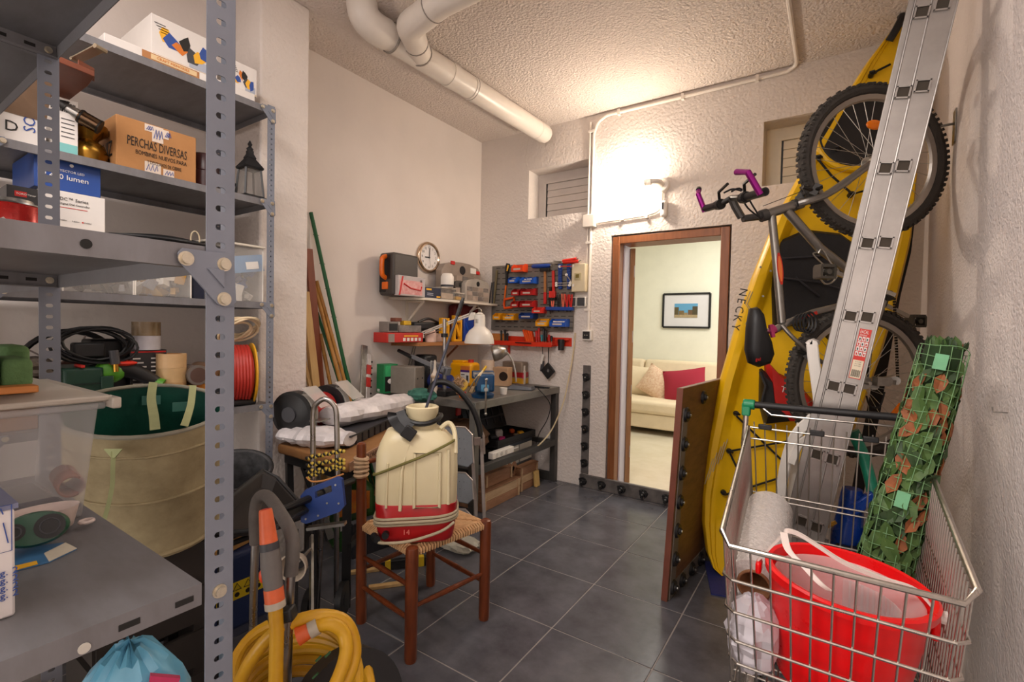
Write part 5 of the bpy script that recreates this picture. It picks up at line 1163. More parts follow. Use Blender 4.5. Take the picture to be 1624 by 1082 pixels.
# white scoop
s0=PZ(72,856,ZL)+V((-.02,.0,.028));sc=thing('plastic_scoop','white plastic scoop with a hanging loop behind the green timer','scoop',(s0.x,s0.y,ZL))
rr=[]
for f,z in((.5,-.026),(.85,-.018),(1,.012),(1.03,.016),(.97,.014),(.8,-.012)): rr.append([s0+Y_*(.046*f*math.cos(q))+X_*(.03*f*math.sin(q))+Z_*z for q in [2*math.pi*i/26 for i in range(26)]])
build('bowl',MB().loft(rr),mat('pinkish white plastic',(228,210,202),.35,trans=.08),parent=sc,smooth=60)
e=s0+Y_*.054+X_*.01-Z_*.018;build('loop',MB().tube([e+Y_*(.009*math.cos(q))+X_*(.008*math.sin(q)) for q in [2*math.pi*i/14 for i in range(14)]],.003,n=6,closed=True),mat('pinkish white plastic',(228,210,202),.35,trans=.08),parent=sc)
q=[PZ(20,908,ZL),PZ(78,893,ZL),PZ(122,872,ZL),PZ(100,862,ZL),PZ(24,872,ZL)]
cd_=thing('blister_card','blue and yellow blister card lying under the green timer','card',(sum((p.x for p in q))/5,sum(p.y for p in q)/5,ZL))
build('card',MB().loft([q,[p+Z_*.0015 for p in q]]),mat('blue card print',(76,128,176),.4,vs=20,col2=(60,100,140)),parent=cd_)
q2=[PZ(78,893,ZL),PZ(122,872,ZL),PZ(104,863,ZL),PZ(70,880,ZL)];build('hang_tab',MB().loft([[p+Z_*.0016 for p in q2],[p+Z_*.0026 for p in q2]]),mat('cream card',(216,206,186),.6),parent=cd_)
q2=[PZ(20,908,ZL),PZ(60,897,ZL),PZ(58,892,ZL),PZ(20,901,ZL)];build('yellow_edge',MB().loft([[p+Z_*.0016 for p in q2],[p+Z_*.0024 for p in q2]]),M_yp,parent=cd_)
# blue plastic bag on the shelf below
bgp=thing('blue_plastic_bag','light blue plastic bag with a green stripe on the bottom shelf of the near rack','bag',(-.80,.255,.5005))
build('film',crumple(MB(),(-.80,.255,.695),(.082,.082,.19),amp=.13,seed=12,n=30,k=16),mat('light blue film',(120,190,220),.2,vs=8,col2=(96,170,206)),parent=bgp,smooth=28)
q=(EYE-V((-.80,.255,.70)));q.z=0;q.normalize();u_=q.cross(Z_)*-1;o=V((-.80,.255,.80))+q*.066
build('stripe',MB().prism([(-.02,-.05),(.0,-.055),(.035,-.005),(.022,.0)],o,u_,Z_,q*.006),mat('lime stripe',(140,190,40),.3),parent=bgp)
build('print',MB().prism([(.02,.045),(.05,.03),(.055,.042),(.022,.06)],o-q*.02,u_,Z_,q*.008),mat('magenta print',(190,40,90),.4),parent=bgp)
# ================================================================ BETWEEN THE RACKS
cr=thing('slatted_crate','dark slatted crate under the garden bag between the racks','crate',(-1.88,.63,0))
M_cr=mat('dark crate plastic',(46,40,36),.6,vs=5)
for i in range(4):
    for x in(-2.0,-1.76): build('slat',MB().bb(x-.008,x+.008,.48,.78,.02+.15*i,.14+.15*i),M_cr,parent=cr)
    for y in(.48,.78): build('slat',MB().bb(-2.0,-1.76,y-.008,y+.008,.02+.15*i,.14+.15*i),M_cr,parent=cr)
for i in range(3): build('slat',MB().bb(-2.0+.08*i,-2.0+.08*i+.075,.48,.78,.59,.605),M_cr,parent=cr)
for x in(-1.98,-1.78):
    for y in(.50,.76): build('corner_post',MB().bb(x-.02,x+.02,y-.02,y+.02,0,.59),M_cr,parent=cr)
gb=thing('garden_bag','round khaki pop-up garden bag with a green lining leaning between the racks','bag',(-1.84,.70,.606))
Cc=PD(232,648,1.50);tc_=(EYE-Cc);tc_.z=0;tc_.normalize();nn=(Z_*math.cos(R_(14))+tc_*math.sin(R_(14))).normalized();rt=tc_.cross(Z_)*-1;rt.normalize();up=nn.cross(rt)
def gring(t,r,wob=0,seed=0):   # t depth below the rim
    c=Cc-nn*t+rt*(.05*t);rd=random.Random(seed)
    return [c+rt*(r*math.cos(q)*(1+wob*(rd.random()-.5)))+up*(r*math.sin(q)*(1+wob*(rd.random()-.5))) for q in [2*math.pi*i/36 for i in range(36)]]
M_khk=mat('dirty khaki canvas',(174,160,124),.85,vs=6,col2=(128,114,84),bump=.25,bs=18);M_gl=mat('green waterproof lining',(14,88,70),.55,vs=5,col2=(8,62,52),bump=.4,bs=14)
build('canvas',MB().loft([gring(0,.208),gring(.05,.213,.01,1),gring(.10,.212,.02,2),gring(.19,.200,.03,3),gring(.21,.206),gring(.225,.204),gring(.32,.196,.03,4),gring(.40,.190,.02,5),gring(.415,.192),gring(.42,.18),gring(.421,.02)],caps=False),M_khk,parent=gb,smooth=60)
build('lining',MB().loft([gring(-.001,.206),gring(.08,.200,.02,7),gring(.2,.19,.03,8),gring(.36,.182),gring(.37,.02)],caps=False),M_gl,parent=gb,smooth=60)
build('rim_hoop',MB().tube(gring(0,.207),.0065,n=8,closed=True),mat('grey hem',(150,146,130),.8),parent=gb)
build('hoop',MB().tube(gring(.21,.206),.005,n=8,closed=True),M_khk,parent=gb);build('hoop',MB().tube(gring(.405,.190),.007,n=8,closed=True),M_khk,parent=gb)
build('seam_fold',MB().tube(gring(.06,.214,.02,9),.004,n=6,closed=True),M_khk,parent=gb)
M_str=mat('pale green webbing',(166,172,124),.8)
def band(name,pts,w,m_,par):
    P=spline(pts,5);mm=MB();rr=[]
    for i,p in enumerate(P):
        d=(P[min(i+1,len(P)-1)]-P[max(i-1,0)]).normalized();v=(EYE-p).normalized();x=d.cross(v).normalized();z=x.cross(d)
        rr.append([p+x*w/2,p+x*w/2+z*.002,p-x*w/2+z*.002,p-x*w/2])
    return build(name,mm.loft(rr),m_,parent=par)
band('carry_strap',[PD(243,607,1.66),PD(240,632,1.56),PD(244,660,1.42),PD(246,682,1.34)],.024,M_str,gb)
band('carry_strap',[PD(306,612,1.64),PD(303,640,1.56),PD(297,662,1.46),PD(292,676,1.40)],.020,M_str,gb)
band('drop_strap',[PD(180,716,1.285),PD(179,740,1.28),PD(178,770,1.285),PD(172,800,1.29),PD(165,826,1.30)],.010,M_str,gb)
build('strap_patch',MB().hexa([PD(165,714,1.292),PD(194,714,1.285),PD(182,728,1.285),PD(178,728,1.285),PD(165,712,1.286),PD(194,712,1.279),PD(182,726,1.279),PD(178,726,1.279)]),M_str,parent=gb)
for q in((240,635),(288,645)):
    p=PD(q[0],q[1],1.60);build('clear_patch',MB().box(p,(.05,.002,.03),Matrix((rt,-tc_,Z_)).transposed()),mat('clear patch',(60,120,106),.3),parent=gb)
# plaster bucket and black tray on/near rack B's bottom shelf
pb=V((-2.13,.95,.58));Tn=(Z_*math.cos(.35)+V((.86,-.5,0))*math.sin(.35)).normalized();zx=Tn.orthogonal().normalized();zy=Tn.cross(zx);Mt=Matrix((zx,zy,Tn)).transposed()
pb=PD(372,760,2.15)-Tn*.2
pk=thing('mortar_bucket','black rubber bucket splashed with white plaster beside the rear rack post','bucket',(pb.x,pb.y,pb.z))
build('body',MB().lathe([(.10,0),(.145,.24),(.152,.242),(.15,.255),(.138,.25),(.095,.015),(.001,.012)],pb,Mt,n=32,caps=False),mat('plaster splashed rubber',(92,92,94),.7,vs=9,col2=(18,18,20),bump=.3,bs=30),parent=pk,smooth=50)
build('rim',MB().tube([pb+Mt@V((.152*math.cos(q),.152*math.sin(q),.25)) for q in [2*math.pi*i/32 for i in range(32)]],.006,n=6,closed=True),M_black,parent=pk)
q=[PD(330,850,1.62),PD(352,800,1.80),PD(417,748,2.0),PD(440,760,2.0),PD(486,812,1.85),PD(440,838,1.66)]
bt=thing('black_tray','black builders tray leaning open behind the grey hose cart handle','tray',(q[0].x,q[2].y,0))
nn_=(q[2]-q[0]).cross(q[4]-q[0]).normalized();nn_=nn_ if nn_.dot(EYE-q[0])>0 else -nn_
cc=sum(q,V((0,0,0)))/6
build('dish',MB().loft([[p-nn_*.05 for p in [cc+(p-cc)*.75 for p in q]],q,[p+nn_*.008 for p in q],[cc+(p-cc)*.9+nn_*.004 for p in q],[cc+(p-cc)*.72-nn_*.035 for p in q]]),mat('dusty black plastic',(50,44,40),.6,vs=5,col2=(30,27,26)),parent=bt,smooth=20)
build('rim',MB().tube([p+nn_*.004 for p in q],.009,n=8,closed=True),M_black,parent=bt)
for s in((PD(352,830,1.7),),(PD(470,830,1.8),)): build('foot',MB().cyl(s[0]-nn_*.03,V((s[0].x-nn_.x*.03,s[0].y-nn_.y*.03,0)),.012,n=8),M_black,parent=bt)
tp=thing('folded_tripod','folded black tripod lying across behind the hand truck','tripod',(-1.95,1.25,0))
for a,b,r in((PD(350,856,1.66),PD(486,800,2.05),.016),(PD(440,812,1.75),PD(560,762,2.1),.014),(PD(352,868,1.7),PD(500,812,2.0),.010)):
    build('leg',MB().cyl(a,b,r,n=10),M_black,parent=tp);build('leg_clamp',MB().cyl(a.lerp(b,.55),a.lerp(b,.62),r*1.4,n=10),M_dgrey,parent=tp)
build('stand_foot',MB().cyl(PD(500,806,2.05),V((PD(500,806,2.05).x,PD(500,806,2.05).y,0)),.012,n=8).cyl(PD(352,858,1.68),V((PD(352,858,1.68).x,PD(352,858,1.68).y,0)),.012,n=8),M_black,parent=tp)
# blue compressor case
X=-2.06;a=PX(330,1000,X);b=PX(430,990,X)
cp=thing('blue_power_unit','dark blue portable power unit with a yellow warning strip behind the near post','machine',(X-.12,(a.y+b.y)/2,0))
M_pu=mat('navy power unit plastic',(36,50,90),.4,var=.05)
build('housing',MB().bb(X-.26,X,a.y,b.y,.03,.36),M_pu,parent=cp,bevel=.02,seg=3)
build('base',MB().bb(X-.25,X-.005,a.y+.01,b.y-.01,0.0,.06),mat('grey base plastic',(70,74,92),.5),parent=cp,bevel=.006)
fpatch(cp,X,a.y+.03,.165,b.y-a.y-.06,.075,mat('yellow warning strip',(220,190,30),.5,var=0),'warning_strip')
for i in range(3):
    q=MB();yy=b.y-.06-.045*i;q.tube([V((X+.002,yy-.017,.205)),V((X+.002,yy,.233)),V((X+.002,yy+.017,.205))],.0022,n=4,closed=True);build('warning_triangle',q,M_pb,parent=cp)
    q=MB();q.cyl((X+.001,yy,.185),(X+.0025,yy,.185),.010,n=14);build('warning_dot',q,M_pb,parent=cp)
for i,(dx,h) in enumerate(((0,.40),(.05,.43),(.11,.39))):
    p=PD(372+18*i,880,2.0);single('timber_offcut',MB().box((X-.05-.05*i,a.y+.10+.05*i,.38+.016*i),(.05,.22,.03),rz=.3+.3*i),mat('pine offcut',(188,140,78),.6,vs=6,stretch=(10,1,10)),('lowest pine offcut','middle pine offcut','topmost pine offcut')[i]+' of the three lying on the blue power unit','wood',group='pine offcuts on the power unit',bevel=.002)
# ================================================================ TABLE WITH GRINDER
zT=.715
p1=PZ(441,704,zT);p2=PZ(550,734,zT);p3=PZ(652,676,zT);p4=p1+(p3-p2)
wt=thing('folding_work_table','folding work table with black legs under a brown paper covered board','table',((p1+p3)/2).xy.to_3d())
M_kraft=mat('brown kraft paper',(158,112,64),.75,vs=4,col2=(128,86,46),bump=.25,bs=9)
q=[p1,p2,p3,p4];cc=(p1+p3)/2
build('board',MB().loft([[p-Z_*.05 for p in q],[cc+(p-cc)*1.01-Z_*.02 for p in q],q]),M_kraft,parent=wt,bevel=.008)
d=(p3-p2);dn=d.normalized();fx=dn.cross(Z_).normalized()
build('printed_edge',MB().hexa([p2+dn*.02+fx*.006-Z_*.048,p3+fx*.006-Z_*.048,p3-Z_*.048,p2+dn*.02-Z_*.048,p2+dn*.02+fx*.006-Z_*.006,p3+fx*.006-Z_*.006,p3-Z_*.006,p2+dn*.02-Z_*.006]),mat('pinkish carton edge',(168,128,100),.8),parent=wt)
text('HOME FLORAL HOME',.036,mat('brown print',(92,62,44),.7,var=0),wt,p2+dn*.06+fx*.007-Z_*.028,dn,Z_,sx=1.1)
ins=[cc+(p-cc)*.86 for p in q]
for a,b in((ins[0],ins[1]),(ins[3],ins[2])): build('top_beam',MB().beam(a-Z_*.075,b-Z_*.075,.05,.05),M_black,parent=wt)
for i,p in enumerate(ins):
    o=ins[(i+1)%2+2*(i//2)];f=(p-cc);foot=V((cc.x+f.x*.95,cc.y+f.y*.95,0));build('leg',MB().beam(p-Z_*.06,foot,.04,.03),M_black,parent=wt)
build('brace',MB().beam(ins[0]*.7+ins[1]*.3-Z_*.1,V((ins[0].x*.25+ins[1].x*.75,ins[0].y*.25+ins[1].y*.75,.3)),.04,.02).beam(ins[1]-Z_*.42,ins[2]-Z_*.42,.03,.03),M_black,parent=wt)
# bench grinder
gc=PZ(496,692,zT)+Z_*.152;gx=(PD(508,640,2.4)-PD(464,653,2.2)).normalized();gx.z=0;gx.normalize();gyy=Z_.cross(gx)
bgr=thing('bench_grinder','red bench grinder with black wheel guards and clear eye shields on the table','grinder',(gc.x,gc.y,zT))
GS=1.32
def gp(a,b,c): return gc+(gx*a+gyy*b+Z_*c)*GS
build('motor',MB().cyl(gp(-.075,0,0),gp(.075,0,0),.062*GS,n=24),mat('red enamel',(176,30,26),.3),parent=bgr)
build('base',MB().box(gp(0,0,-.09),(.15,.16,.06),Matrix((gx,gyy,Z_)).transposed()).box(gp(0,0,-.055),(.1,.11,.05),Matrix((gx,gyy,Z_)).transposed()),mat('red enamel',(176,30,26),.3),parent=bgr,bevel=.006)
for s in(-1,1):
    build('wheel_guard',MB().cyl(gp(s*.09,0,.0),gp(s*.135,0,.0),.088*GS,n=30).cyl(gp(s*.135,0,0),gp(s*.145,0,0),.075*GS,.05*GS,n=24),M_black,parent=bgr)
    build('guard_boss',MB().cyl(gp(s*.14,0,0),gp(s*.152,0,0),.03*GS,n=18),M_dgrey,parent=bgr)
    build('grinding_wheel',MB().cyl(gp(s*.098,-.012,0),gp(s*.127,-.012,0),.083*GS,n=28),mat('grit wheel',(150,146,140),.9),parent=bgr)
    q=[gp(s*.11-.045,-.06,.105),gp(s*.11+.045,-.06,.105),gp(s*.11+.045,-.145,.035),gp(s*.11-.045,-.145,.035)]
    build('eye_shield',MB().loft([q,[p+V((0,0,.003)) for p in q]]),mat('clear shield',(210,206,200),.15,trans=.55,var=0),parent=bgr)
    build('shield_arm',MB().beam(gp(s*.11,-.03,.07),gp(s*.11,-.06,.108),.012,.006),M_steel,parent=bgr)
    build('tool_rest',MB().box(gp(s*.11,-.11,-.02),(.09,.06,.006),Matrix((gx,gyy,Z_)).transposed()).box(gp(s*.11,-.09,-.05),(.012,.012,.06),Matrix((gx,gyy,Z_)).transposed()),M_galv,parent=bgr)
# seed tray
t0=PZ(552,712,zT);t1=PZ(648,664,zT);td=(t1-t0).normalized();tn=Z_.cross(td)
st=thing('seedling_tray','black plastic seedling tray with ribbed cells on the work table','tray',((t0+t1)/2).xy.to_3d()+Z_*zT)
Mtr=Matrix((td,tn,Z_)).transposed();L=(t1-t0).length
M_tray=mat('black tray plastic',(46,46,52),.5)
build('rim',MB().box(t0+td*L/2+tn*.10+Z_*.062,(L+.02,.24,.008),Mtr),M_tray,parent=st)
nC=11
for i in range(nC):
    build('cell',MB().box(t0+td*(L*(i+.5)/nC)+tn*.012+Z_*.030,(L/nC*.8,.03,.058),Mtr,taper=1.0),M_tray,parent=st,bevel=.004)
build('core',MB().box(t0+td*L/2+tn*.11+Z_*.03,(L,.19,.058),Mtr),M_black,parent=st)
M_sk=mat('white ribbon plastic',(226,220,220),.4,vs=14,trans=.06)
b0=PZ(522,700,zT)+Z_*.13;b1=t1+tn*.02+Z_*.115
def bundle(name,label,a,b,r,seed,flat=.6,n=14):
    t=thing(name,label,'bundle',((a+b)/2).xy.to_3d()+Z_*(min(a.z,b.z)-r*flat));d=(b-a).normalized();s=d.cross(Z_).normalized();u=s.cross(d);rd=random.Random(seed);P=[]
    for i in range(n):
        f=i/(n-1);rr=r*(.55+.45*math.sin(math.pi*(.08+.84*f)))*(1+.18*(rd.random()-.5));c=a.lerp(b,f)
        P.append([c+s*(rr*math.cos(q)*(1+.18*(rd.random()-.5)))+u*(rr*flat*math.sin(q)*(1+.25*(rd.random()-.5))) for q in [2*math.pi*k/14 for k in range(14)]])
    build('film',MB().loft(P),M_sk,parent=t,smooth=14)
    return t,d,s,u,rd
t,d,s,u,rd=bundle('wrapped_bundle','long bundle of white plastic ribbons lying on the seedling tray',b0,b1,.118,3)
for i in range(18):
    o=b0.lerp(b1,.5+.32*i/18)-s*-.0+u*.03;sd_=V((fx.x,fx.y,0));e=o+sd_*(.075+.05*rd.random())+d*rd.uniform(-.05,.07)-Z_*(.055+.02*rd.random())
    band('ribbon',[o,o.lerp(e,.5)+Z_*.02,e],.007,M_sk,t)
for f in(.45,.78): band('green_tape',[b0.lerp(b1,f-.06)+u*.042+sd_*.02,b0.lerp(b1,f)+u*.05+sd_*.015,b0.lerp(b1,f+.1)+u*.045+sd_*.01],.010,mat('mint tape',(90,196,150),.4),t)
b0=PZ(450,702,zT)+Z_*.045;b1=PZ(556,712,zT)+Z_*.05
t,d,s,u,rd=bundle('loose_white_film','loose white plastic film heaped on the front edge of the work table',b0,b1,.09,8,.55)
for i in range(9):
    o=b0.lerp(b1,.03+.9*i/9);e=o+(EYE-o).normalized()*.09+d*rd.uniform(-.06,.05)-Z_*.03;band('ribbon',[o,o.lerp(e,.6)+Z_*.015,e],.010,M_sk,t)
# ================================================================ POLES AND PLANKS ON THE LEFT WALL
def lean_stick(name,label,cat,a,b,m_,r=None,w=None,th=.02,Xt=-2.875,Xb=-2.72,group=None,knots=False):
    A=PX(a[0],a[1],Xt);B=PX(b[0],b[1],Xb);E=A+(B-A)*((A.z-.0)/(A.z-B.z))
    m=MB()
    if r:
        if knots:
            n=9;P=[];RR=[]
            for i in range(n+1):
                for f,k in((-.004,1),(0,1.18),(.004,1)):
                    P.append(A.lerp(E,min(1,max(0,i/n+f))));RR.append(r*k)
            m.tube(P,RR,n=10)
        else: m.cyl(A,E,r,n=10)
    else:
        m.beam(A,E,w,th,X_)
    t=tag(build(name,m,m_,bevel=0 if r else .002),label,cat,group);return t,A,E
M_stk=mat('green coated stake',(22,92,52),.4);M_bam=mat('bamboo cane',(186,136,58),.5,vs=8,col2=(150,100,40),stretch=(8,8,1))
M_pine=mat('pale pine',(206,172,116),.6,vs=3,col2=(184,146,92),stretch=(10,10,.6))
t,A,E=lean_stick('green_stake','tallest green plant stake leaning on the left wall beside the planks','stake',(493,337),(558,632),M_stk,r=.0125)
for f in(.07,.16,.24,.33): build('spike',MB().beam(A.lerp(E,f)-Y_*.02,A.lerp(E,f)+Y_*.02,.004,.004),M_stk,parent=t)
lean_stick('green_stake','shorter green plant stake crossing the bamboo canes','stake',(503,496),(549,640),M_stk,r=.011,Xb=-2.70)
lean_stick('green_stake','shortest green plant stake at the right foot of the canes','stake',(547,580),(564,645),M_stk,r=.011,Xt=-2.80,Xb=-2.70)
lean_stick('bamboo_cane','tall bamboo cane leaning against the wall, the right one of the pair','cane',(502,446),(557,642),M_bam,r=.012,knots=True,Xb=-2.68)
lean_stick('bamboo_cane','tall bamboo cane leaning against the wall, the left one of the pair','cane',(498,450),(549,640),M_bam,r=.012,knots=True,Xb=-2.66)
lean_stick('bamboo_cane','short bamboo cane behind the pair of tall canes','cane',(508,530),(528,630),M_bam,r=.012,knots=True,Xb=-2.75)
lean_stick('brown_plank','reddish brown plank standing against the left wall','plank',(489,395),(508,610),mat('red brown stain',(132,66,40),.5,vs=3,col2=(112,54,32),stretch=(10,10,.6)),w=.05,th=.022,Xt=-2.86,Xb=-2.80)
lean_stick('pine_plank','pale pine plank standing in front of the reddish brown plank','plank',(483,463),(501,620),M_pine,w=.05,th=.03,Xt=-2.80,Xb=-2.72)
lean_stick('pine_lath','thin pale lath at the foot of the planks','lath',(480,560),(497,640),M_pine,w=.02,th=.02,Xt=-2.78,Xb=-2.70)
lean_stick('white_tube','thin grey white plastic tube standing behind the canes','tube',(506,560),(516,640),M_white,r=.011,Xt=-2.84,Xb=-2.80)
lean_stick('white_mesh_roll','thin translucent white roll standing behind the reddish brown plank','roll',(486,337),(496,600),mat('white mesh film',(216,208,200),.5,trans=.35),r=.016,Xt=-2.885,Xb=-2.87)
lean_stick('aluminium_straightedge','wide grey aluminium straightedge standing against the wall left of the workbench','straightedge',(578,548),(575,645),M_galv,w=.05,th=.014,Xt=-2.87,Xb=-2.76)
t,A,E=lean_stick('spirit_level','red and white spirit level standing beside the grey straightedge','level',(585,562),(582,645),mat('pale level metal',(206,200,198),.35,.4),w=.035,th=.02,Xt=-2.85,Xb=-2.76)
for f,c in((.10,M_red),(.18,M_red)): build('red_sleeve',MB().beam(A.lerp(E,f-.03),A.lerp(E,f+.03),.037,.022,X_),mat('red level paint',(190,40,36),.4),parent=t)
for i in range(7): build('vial_hole',MB().cyl(A.lerp(E,.05+.04*i)+Y_*.022-X_*.01,A.lerp(E,.05+.04*i)+Y_*.022+X_*.012,.007,n=8),M_black,parent=t)
# ================================================================ CENTRE
# ---------------- hand truck
ht=thing('hand_truck','folding chrome hand truck with a blue toe plate standing before the work table','truck',PZ(520,985,0))
D=1.93
def HT(x,y,d=0): return PD(x,y,D+d)
M_chr=mat('dull chrome tube',(168,164,160),.28,1,var=.1,vs=20)
top=[HT(497,775),HT(496,668)]+spline([HT(496,668),HT(499,645),HT(515,633),HT(531,645),HT(534,668)],5)[1:]+[HT(536,770)]
build('upper_loop',MB().tube(top,.0105,n=12),M_chr,parent=ht)
fA=PZ(503,985,0);fB=PZ(533,975,0)
for a,b in((HT(512,800,.02),fA),(HT(534,800,.02),fB)): build('lower_tube',MB().tube([a,b+Z_*.06],.0105,n=12),M_chr,parent=ht)
cq=[HT(480,778,-.03),HT(544,752,-.03),HT(550,806,-.03),HT(481,831,-.03)]
hn=(cq[1]-cq[0]).cross(cq[3]-cq[0]).normalized();hn=hn if hn.dot(EYE-cq[0])>0 else -hn
def bil(u,v): return cq[0].lerp(cq[1],u).lerp(cq[3].lerp(cq[2],u),v)
# plate with a handle slot: ring between outline and slot
k=24;outl=[];inn=[]
for i in range(k):
    a=2*math.pi*(i+.5)/k;c,s=math.cos(a),math.sin(a);t=.5/max(abs(c),abs(s));outl.append((.5+c*t,.5+s*t))
    sx_=.155 if abs(c)>.3 else .155;inn.append((.55+max(-.2,min(.2,c*.30)),.26+max(-.10,min(.10,s*.14))))
m_=MB()
for z in(0,.022):
    m_.add([bil(*q)+hn*z for q in outl]+[bil(*q)+hn*z for q in inn],[(j,(j+1)%k,k+(j+1)%k,k+j) for j in range(k)])
m_.add([bil(*q) for q in outl]+[bil(*q)+hn*.022 for q in outl],[(j,(j+1)%k,k+(j+1)%k,k+j) for j in range(k)])
m_.add([bil(*q) for q in inn]+[bil(*q)+hn*.022 for q in inn],[(j,(j+1)%k,k+(j+1)%k,k+j) for j in range(k)])
pl=build('toe_plate',m_,mat('blue toe plate plastic',(36,66,136),.4,var=.06),parent=ht,smooth=30)
for q in((.15,.3),(.85,.2),(.12,.85),(.62,.62),(.40,.88),(.88,.75)): build('screw',MB().cyl(bil(*q)+hn*.02,bil(*q)+hn*.025,.004,n=8),M_steel,parent=pl)
build('cross_bar',MB().beam(HT(488,838,.02),HT(548,830,.02),.03,.012),M_galv,parent=ht)
build('perforated_bar',MB().beam(PD(494,850,2.0),PD(494,975,1.75),.022,.01,(0,1,0)),M_galv,parent=ht)
for s in((fA,-1),(fB,1)):
    c=s[0]+Z_*.075+CR*(.03*s[1]);build('wheel',MB().cyl(c-CR*.014,c+CR*.014,.075,n=22).cyl(c-CR*.016,c+CR*.016,.03,n=14),M_black,parent=ht)
chn=thing('bead_chain','yellow and black plastic chain wound round the hand truck with an orange cord','chain',HT(515,765,-.02))
for j,(yy,sl) in enumerate(((727,-4),(738,-3),(748,-2),(758,-8))):
    for mm,par in((mat('black chain link',(30,28,26),.4),0),(mat('yellow chain link',(206,176,70),.4),1)):
        cm=MB()
        for i in range(22):
            if i%2!=par: continue
            f=i/21;p=HT(487+58*f,yy+sl*f*3+1.3*math.sin(i*1.6),-.02);cm.ball(p,(.0095,.007,.0072),n=8,k=5)
        build('chain_links',cm,mm,parent=chn,kind='stuff')
build('orange_cord',MB().tube(spline([HT(486,757,-.025),HT(495,764,-.025),HT(515,762,-.025),HT(545,752,-.025)],4),.0035,n=6),mat('orange cord',(206,140,76),.7),parent=chn)
# ---------------- hose cart
M_foamg=mat('grey foam grip',(98,92,88),.8,vs=20,bump=.1,bs=90);M_hose=mat('yellow garden hose',(214,164,28),.42,vs=10,col2=(196,142,18))
hc=thing('hose_cart','hose cart with a grey foam handle standing beside the near rack post','cart',PZ(470,1150,0))
nearT=lambda y:PD(455,y,1.06);farT=lambda y:PD(408-.02*(y-860),y,1.30)
hp=spline([PD(405,862,1.30),PD(404,815,1.29),PD(410,790,1.27),PD(425,788,1.22),PD(447,818,1.14),PD(462,848,1.08),PD(464,880,1.06),PD(461,912,1.055)],6)
build('foam_grip',MB().tube(hp,.0145,n=16),M_foamg,parent=hc)
build('near_tube',MB().tube([PD(461,905,1.057),PD(457,1000,1.06),PZ(452,1240,.05)],.0105,n=14),M_chr,parent=hc)
build('far_tube',MB().tube([PD(405,856,1.30),PD(402,950,1.30),PZ(398,1180,.05)],.0105,n=14),M_chr,parent=hc)
hcn=PD(480,1060,1.20)
build('reel_disc',MB().cyl(PD(560,1130,1.13),PD(545,1120,1.17),.13,n=36),M_black,parent=hc)
build('axle',MB().cyl(PZ(452,1240,.05),PZ(398,1180,.05),.012,n=10),M_galv,parent=hc)
for q in(PZ(452,1240,.05),PZ(398,1180,.05)): build('wheel',MB().cyl(q-CR*.0-V((.016,0,0)),q+V((.016,0,0)),.05,n=20),M_black,parent=hc)
build('clip',MB().box(PD(448,976,1.035),(.052,.03,.028),Matrix((CR,-CF,Z_)).transposed()@Matrix.Rotation(-.25,3,'Y')),M_black,parent=hc,bevel=.004)
hs=thing('garden_hose','coiled yellow garden hose with an orange connector hung on the hose cart','hose',hcn.xy.to_3d()+Z_*.02)
# coil: loops in a tilted plane
hm=MB();rd=random.Random(2)
def loop(cx,cy,rx,ry,tilt,d0,dd,a0=0,a1=2*math.pi,n=40,rad=.0135):
    P=[]
    for i in range(n+1):
        a=a0+(a1-a0)*i/n;x=cx+rx*math.cos(a)*math.cos(tilt)-ry*math.sin(a)*math.sin(tilt);y=cy+rx*math.cos(a)*math.sin(tilt)+ry*math.sin(a)*math.cos(tilt)
        P.append(PD(x,y,d0+dd*math.sin(a)))
    return P
HL=[]
for i,(cx,cy,rx,ry,tl,d0) in enumerate(((468,1075,100,92,-.15,1.14),(478,1092,108,92,-.1,1.16),(486,1108,112,96,-.08,1.18),(492,1126,112,98,-.05,1.2),(488,1144,110,100,0,1.2),(480,1160,106,96,0,1.2))):
    build('hose_loop',MB().tube(loop(cx,cy,rx,ry,tl,d0,-.10)[:-1],.0138,n=10,closed=True),M_hose,parent=hs)
build('hose_loop',MB().tube(spline([PD(372,1100,1.06),PD(400,1045,1.05),PD(440,1000,1.06),PD(500,978,1.08),PD(545,985,1.1),PD(562,1020,1.1),PD(558,1060,1.08),PD(535,1100,1.05),PD(500,1140,1.02)],6),.0145,n=12),M_hose,parent=hs)
build('hose_end',MB().tube(spline([PD(503,993,1.07),PD(525,990,1.075),PD(545,1005,1.08),PD(548,1040,1.06),PD(530,1090,1.03),PD(505,1130,1.0)],6),.0145,n=12),M_hose,parent=hs)
a=PD(503,993,1.07);b=PD(472,1010,1.055);ab=(b-a)
build('connector_ring',MB().cyl(a-ab*.05,a+ab*.4,.0185,n=16),mat('beige connector',(190,178,160),.4),parent=hs)
build('connector',MB().cyl(a+ab*.38,a+ab*1.0,.0165,.020,n=16),mat('orange connector',(226,98,44),.4),parent=hs)
for q in((505,1045),(520,1038),(500,1072)): build('hose_mark',MB().beam(PD(q[0]-4,q[1]+4,1.035),PD(q[0]+4,q[1]-4,1.035),.004,.004),mat('green print',(40,80,40),.6),parent=hs)
nz=thing('spray_nozzle','orange and grey spray nozzle on a straight yellow hose held by the cart clip','nozzle',PD(432,1000,1.03).xy.to_3d()+Z_*.05)
nt_=PD(421,808,1.04);nb=PD(436,955,1.02);nd=(nb-nt_)
build('tip',MB().tube([nt_,nt_+nd*.02,nt_+nd*.36],[.0125,.0135,.018],n=18),mat('orange nozzle',(226,104,58),.45),parent=nz)
build('tip_recess',MB().cyl(nt_-nd*.004,nt_+nd*.002,.0085,n=14),mat('red recess',(200,50,30),.5),parent=nz)
build('collar',MB().cyl(nt_+nd*.36,nt_+nd*.44,.0195,n=18),M_dgrey,parent=nz)
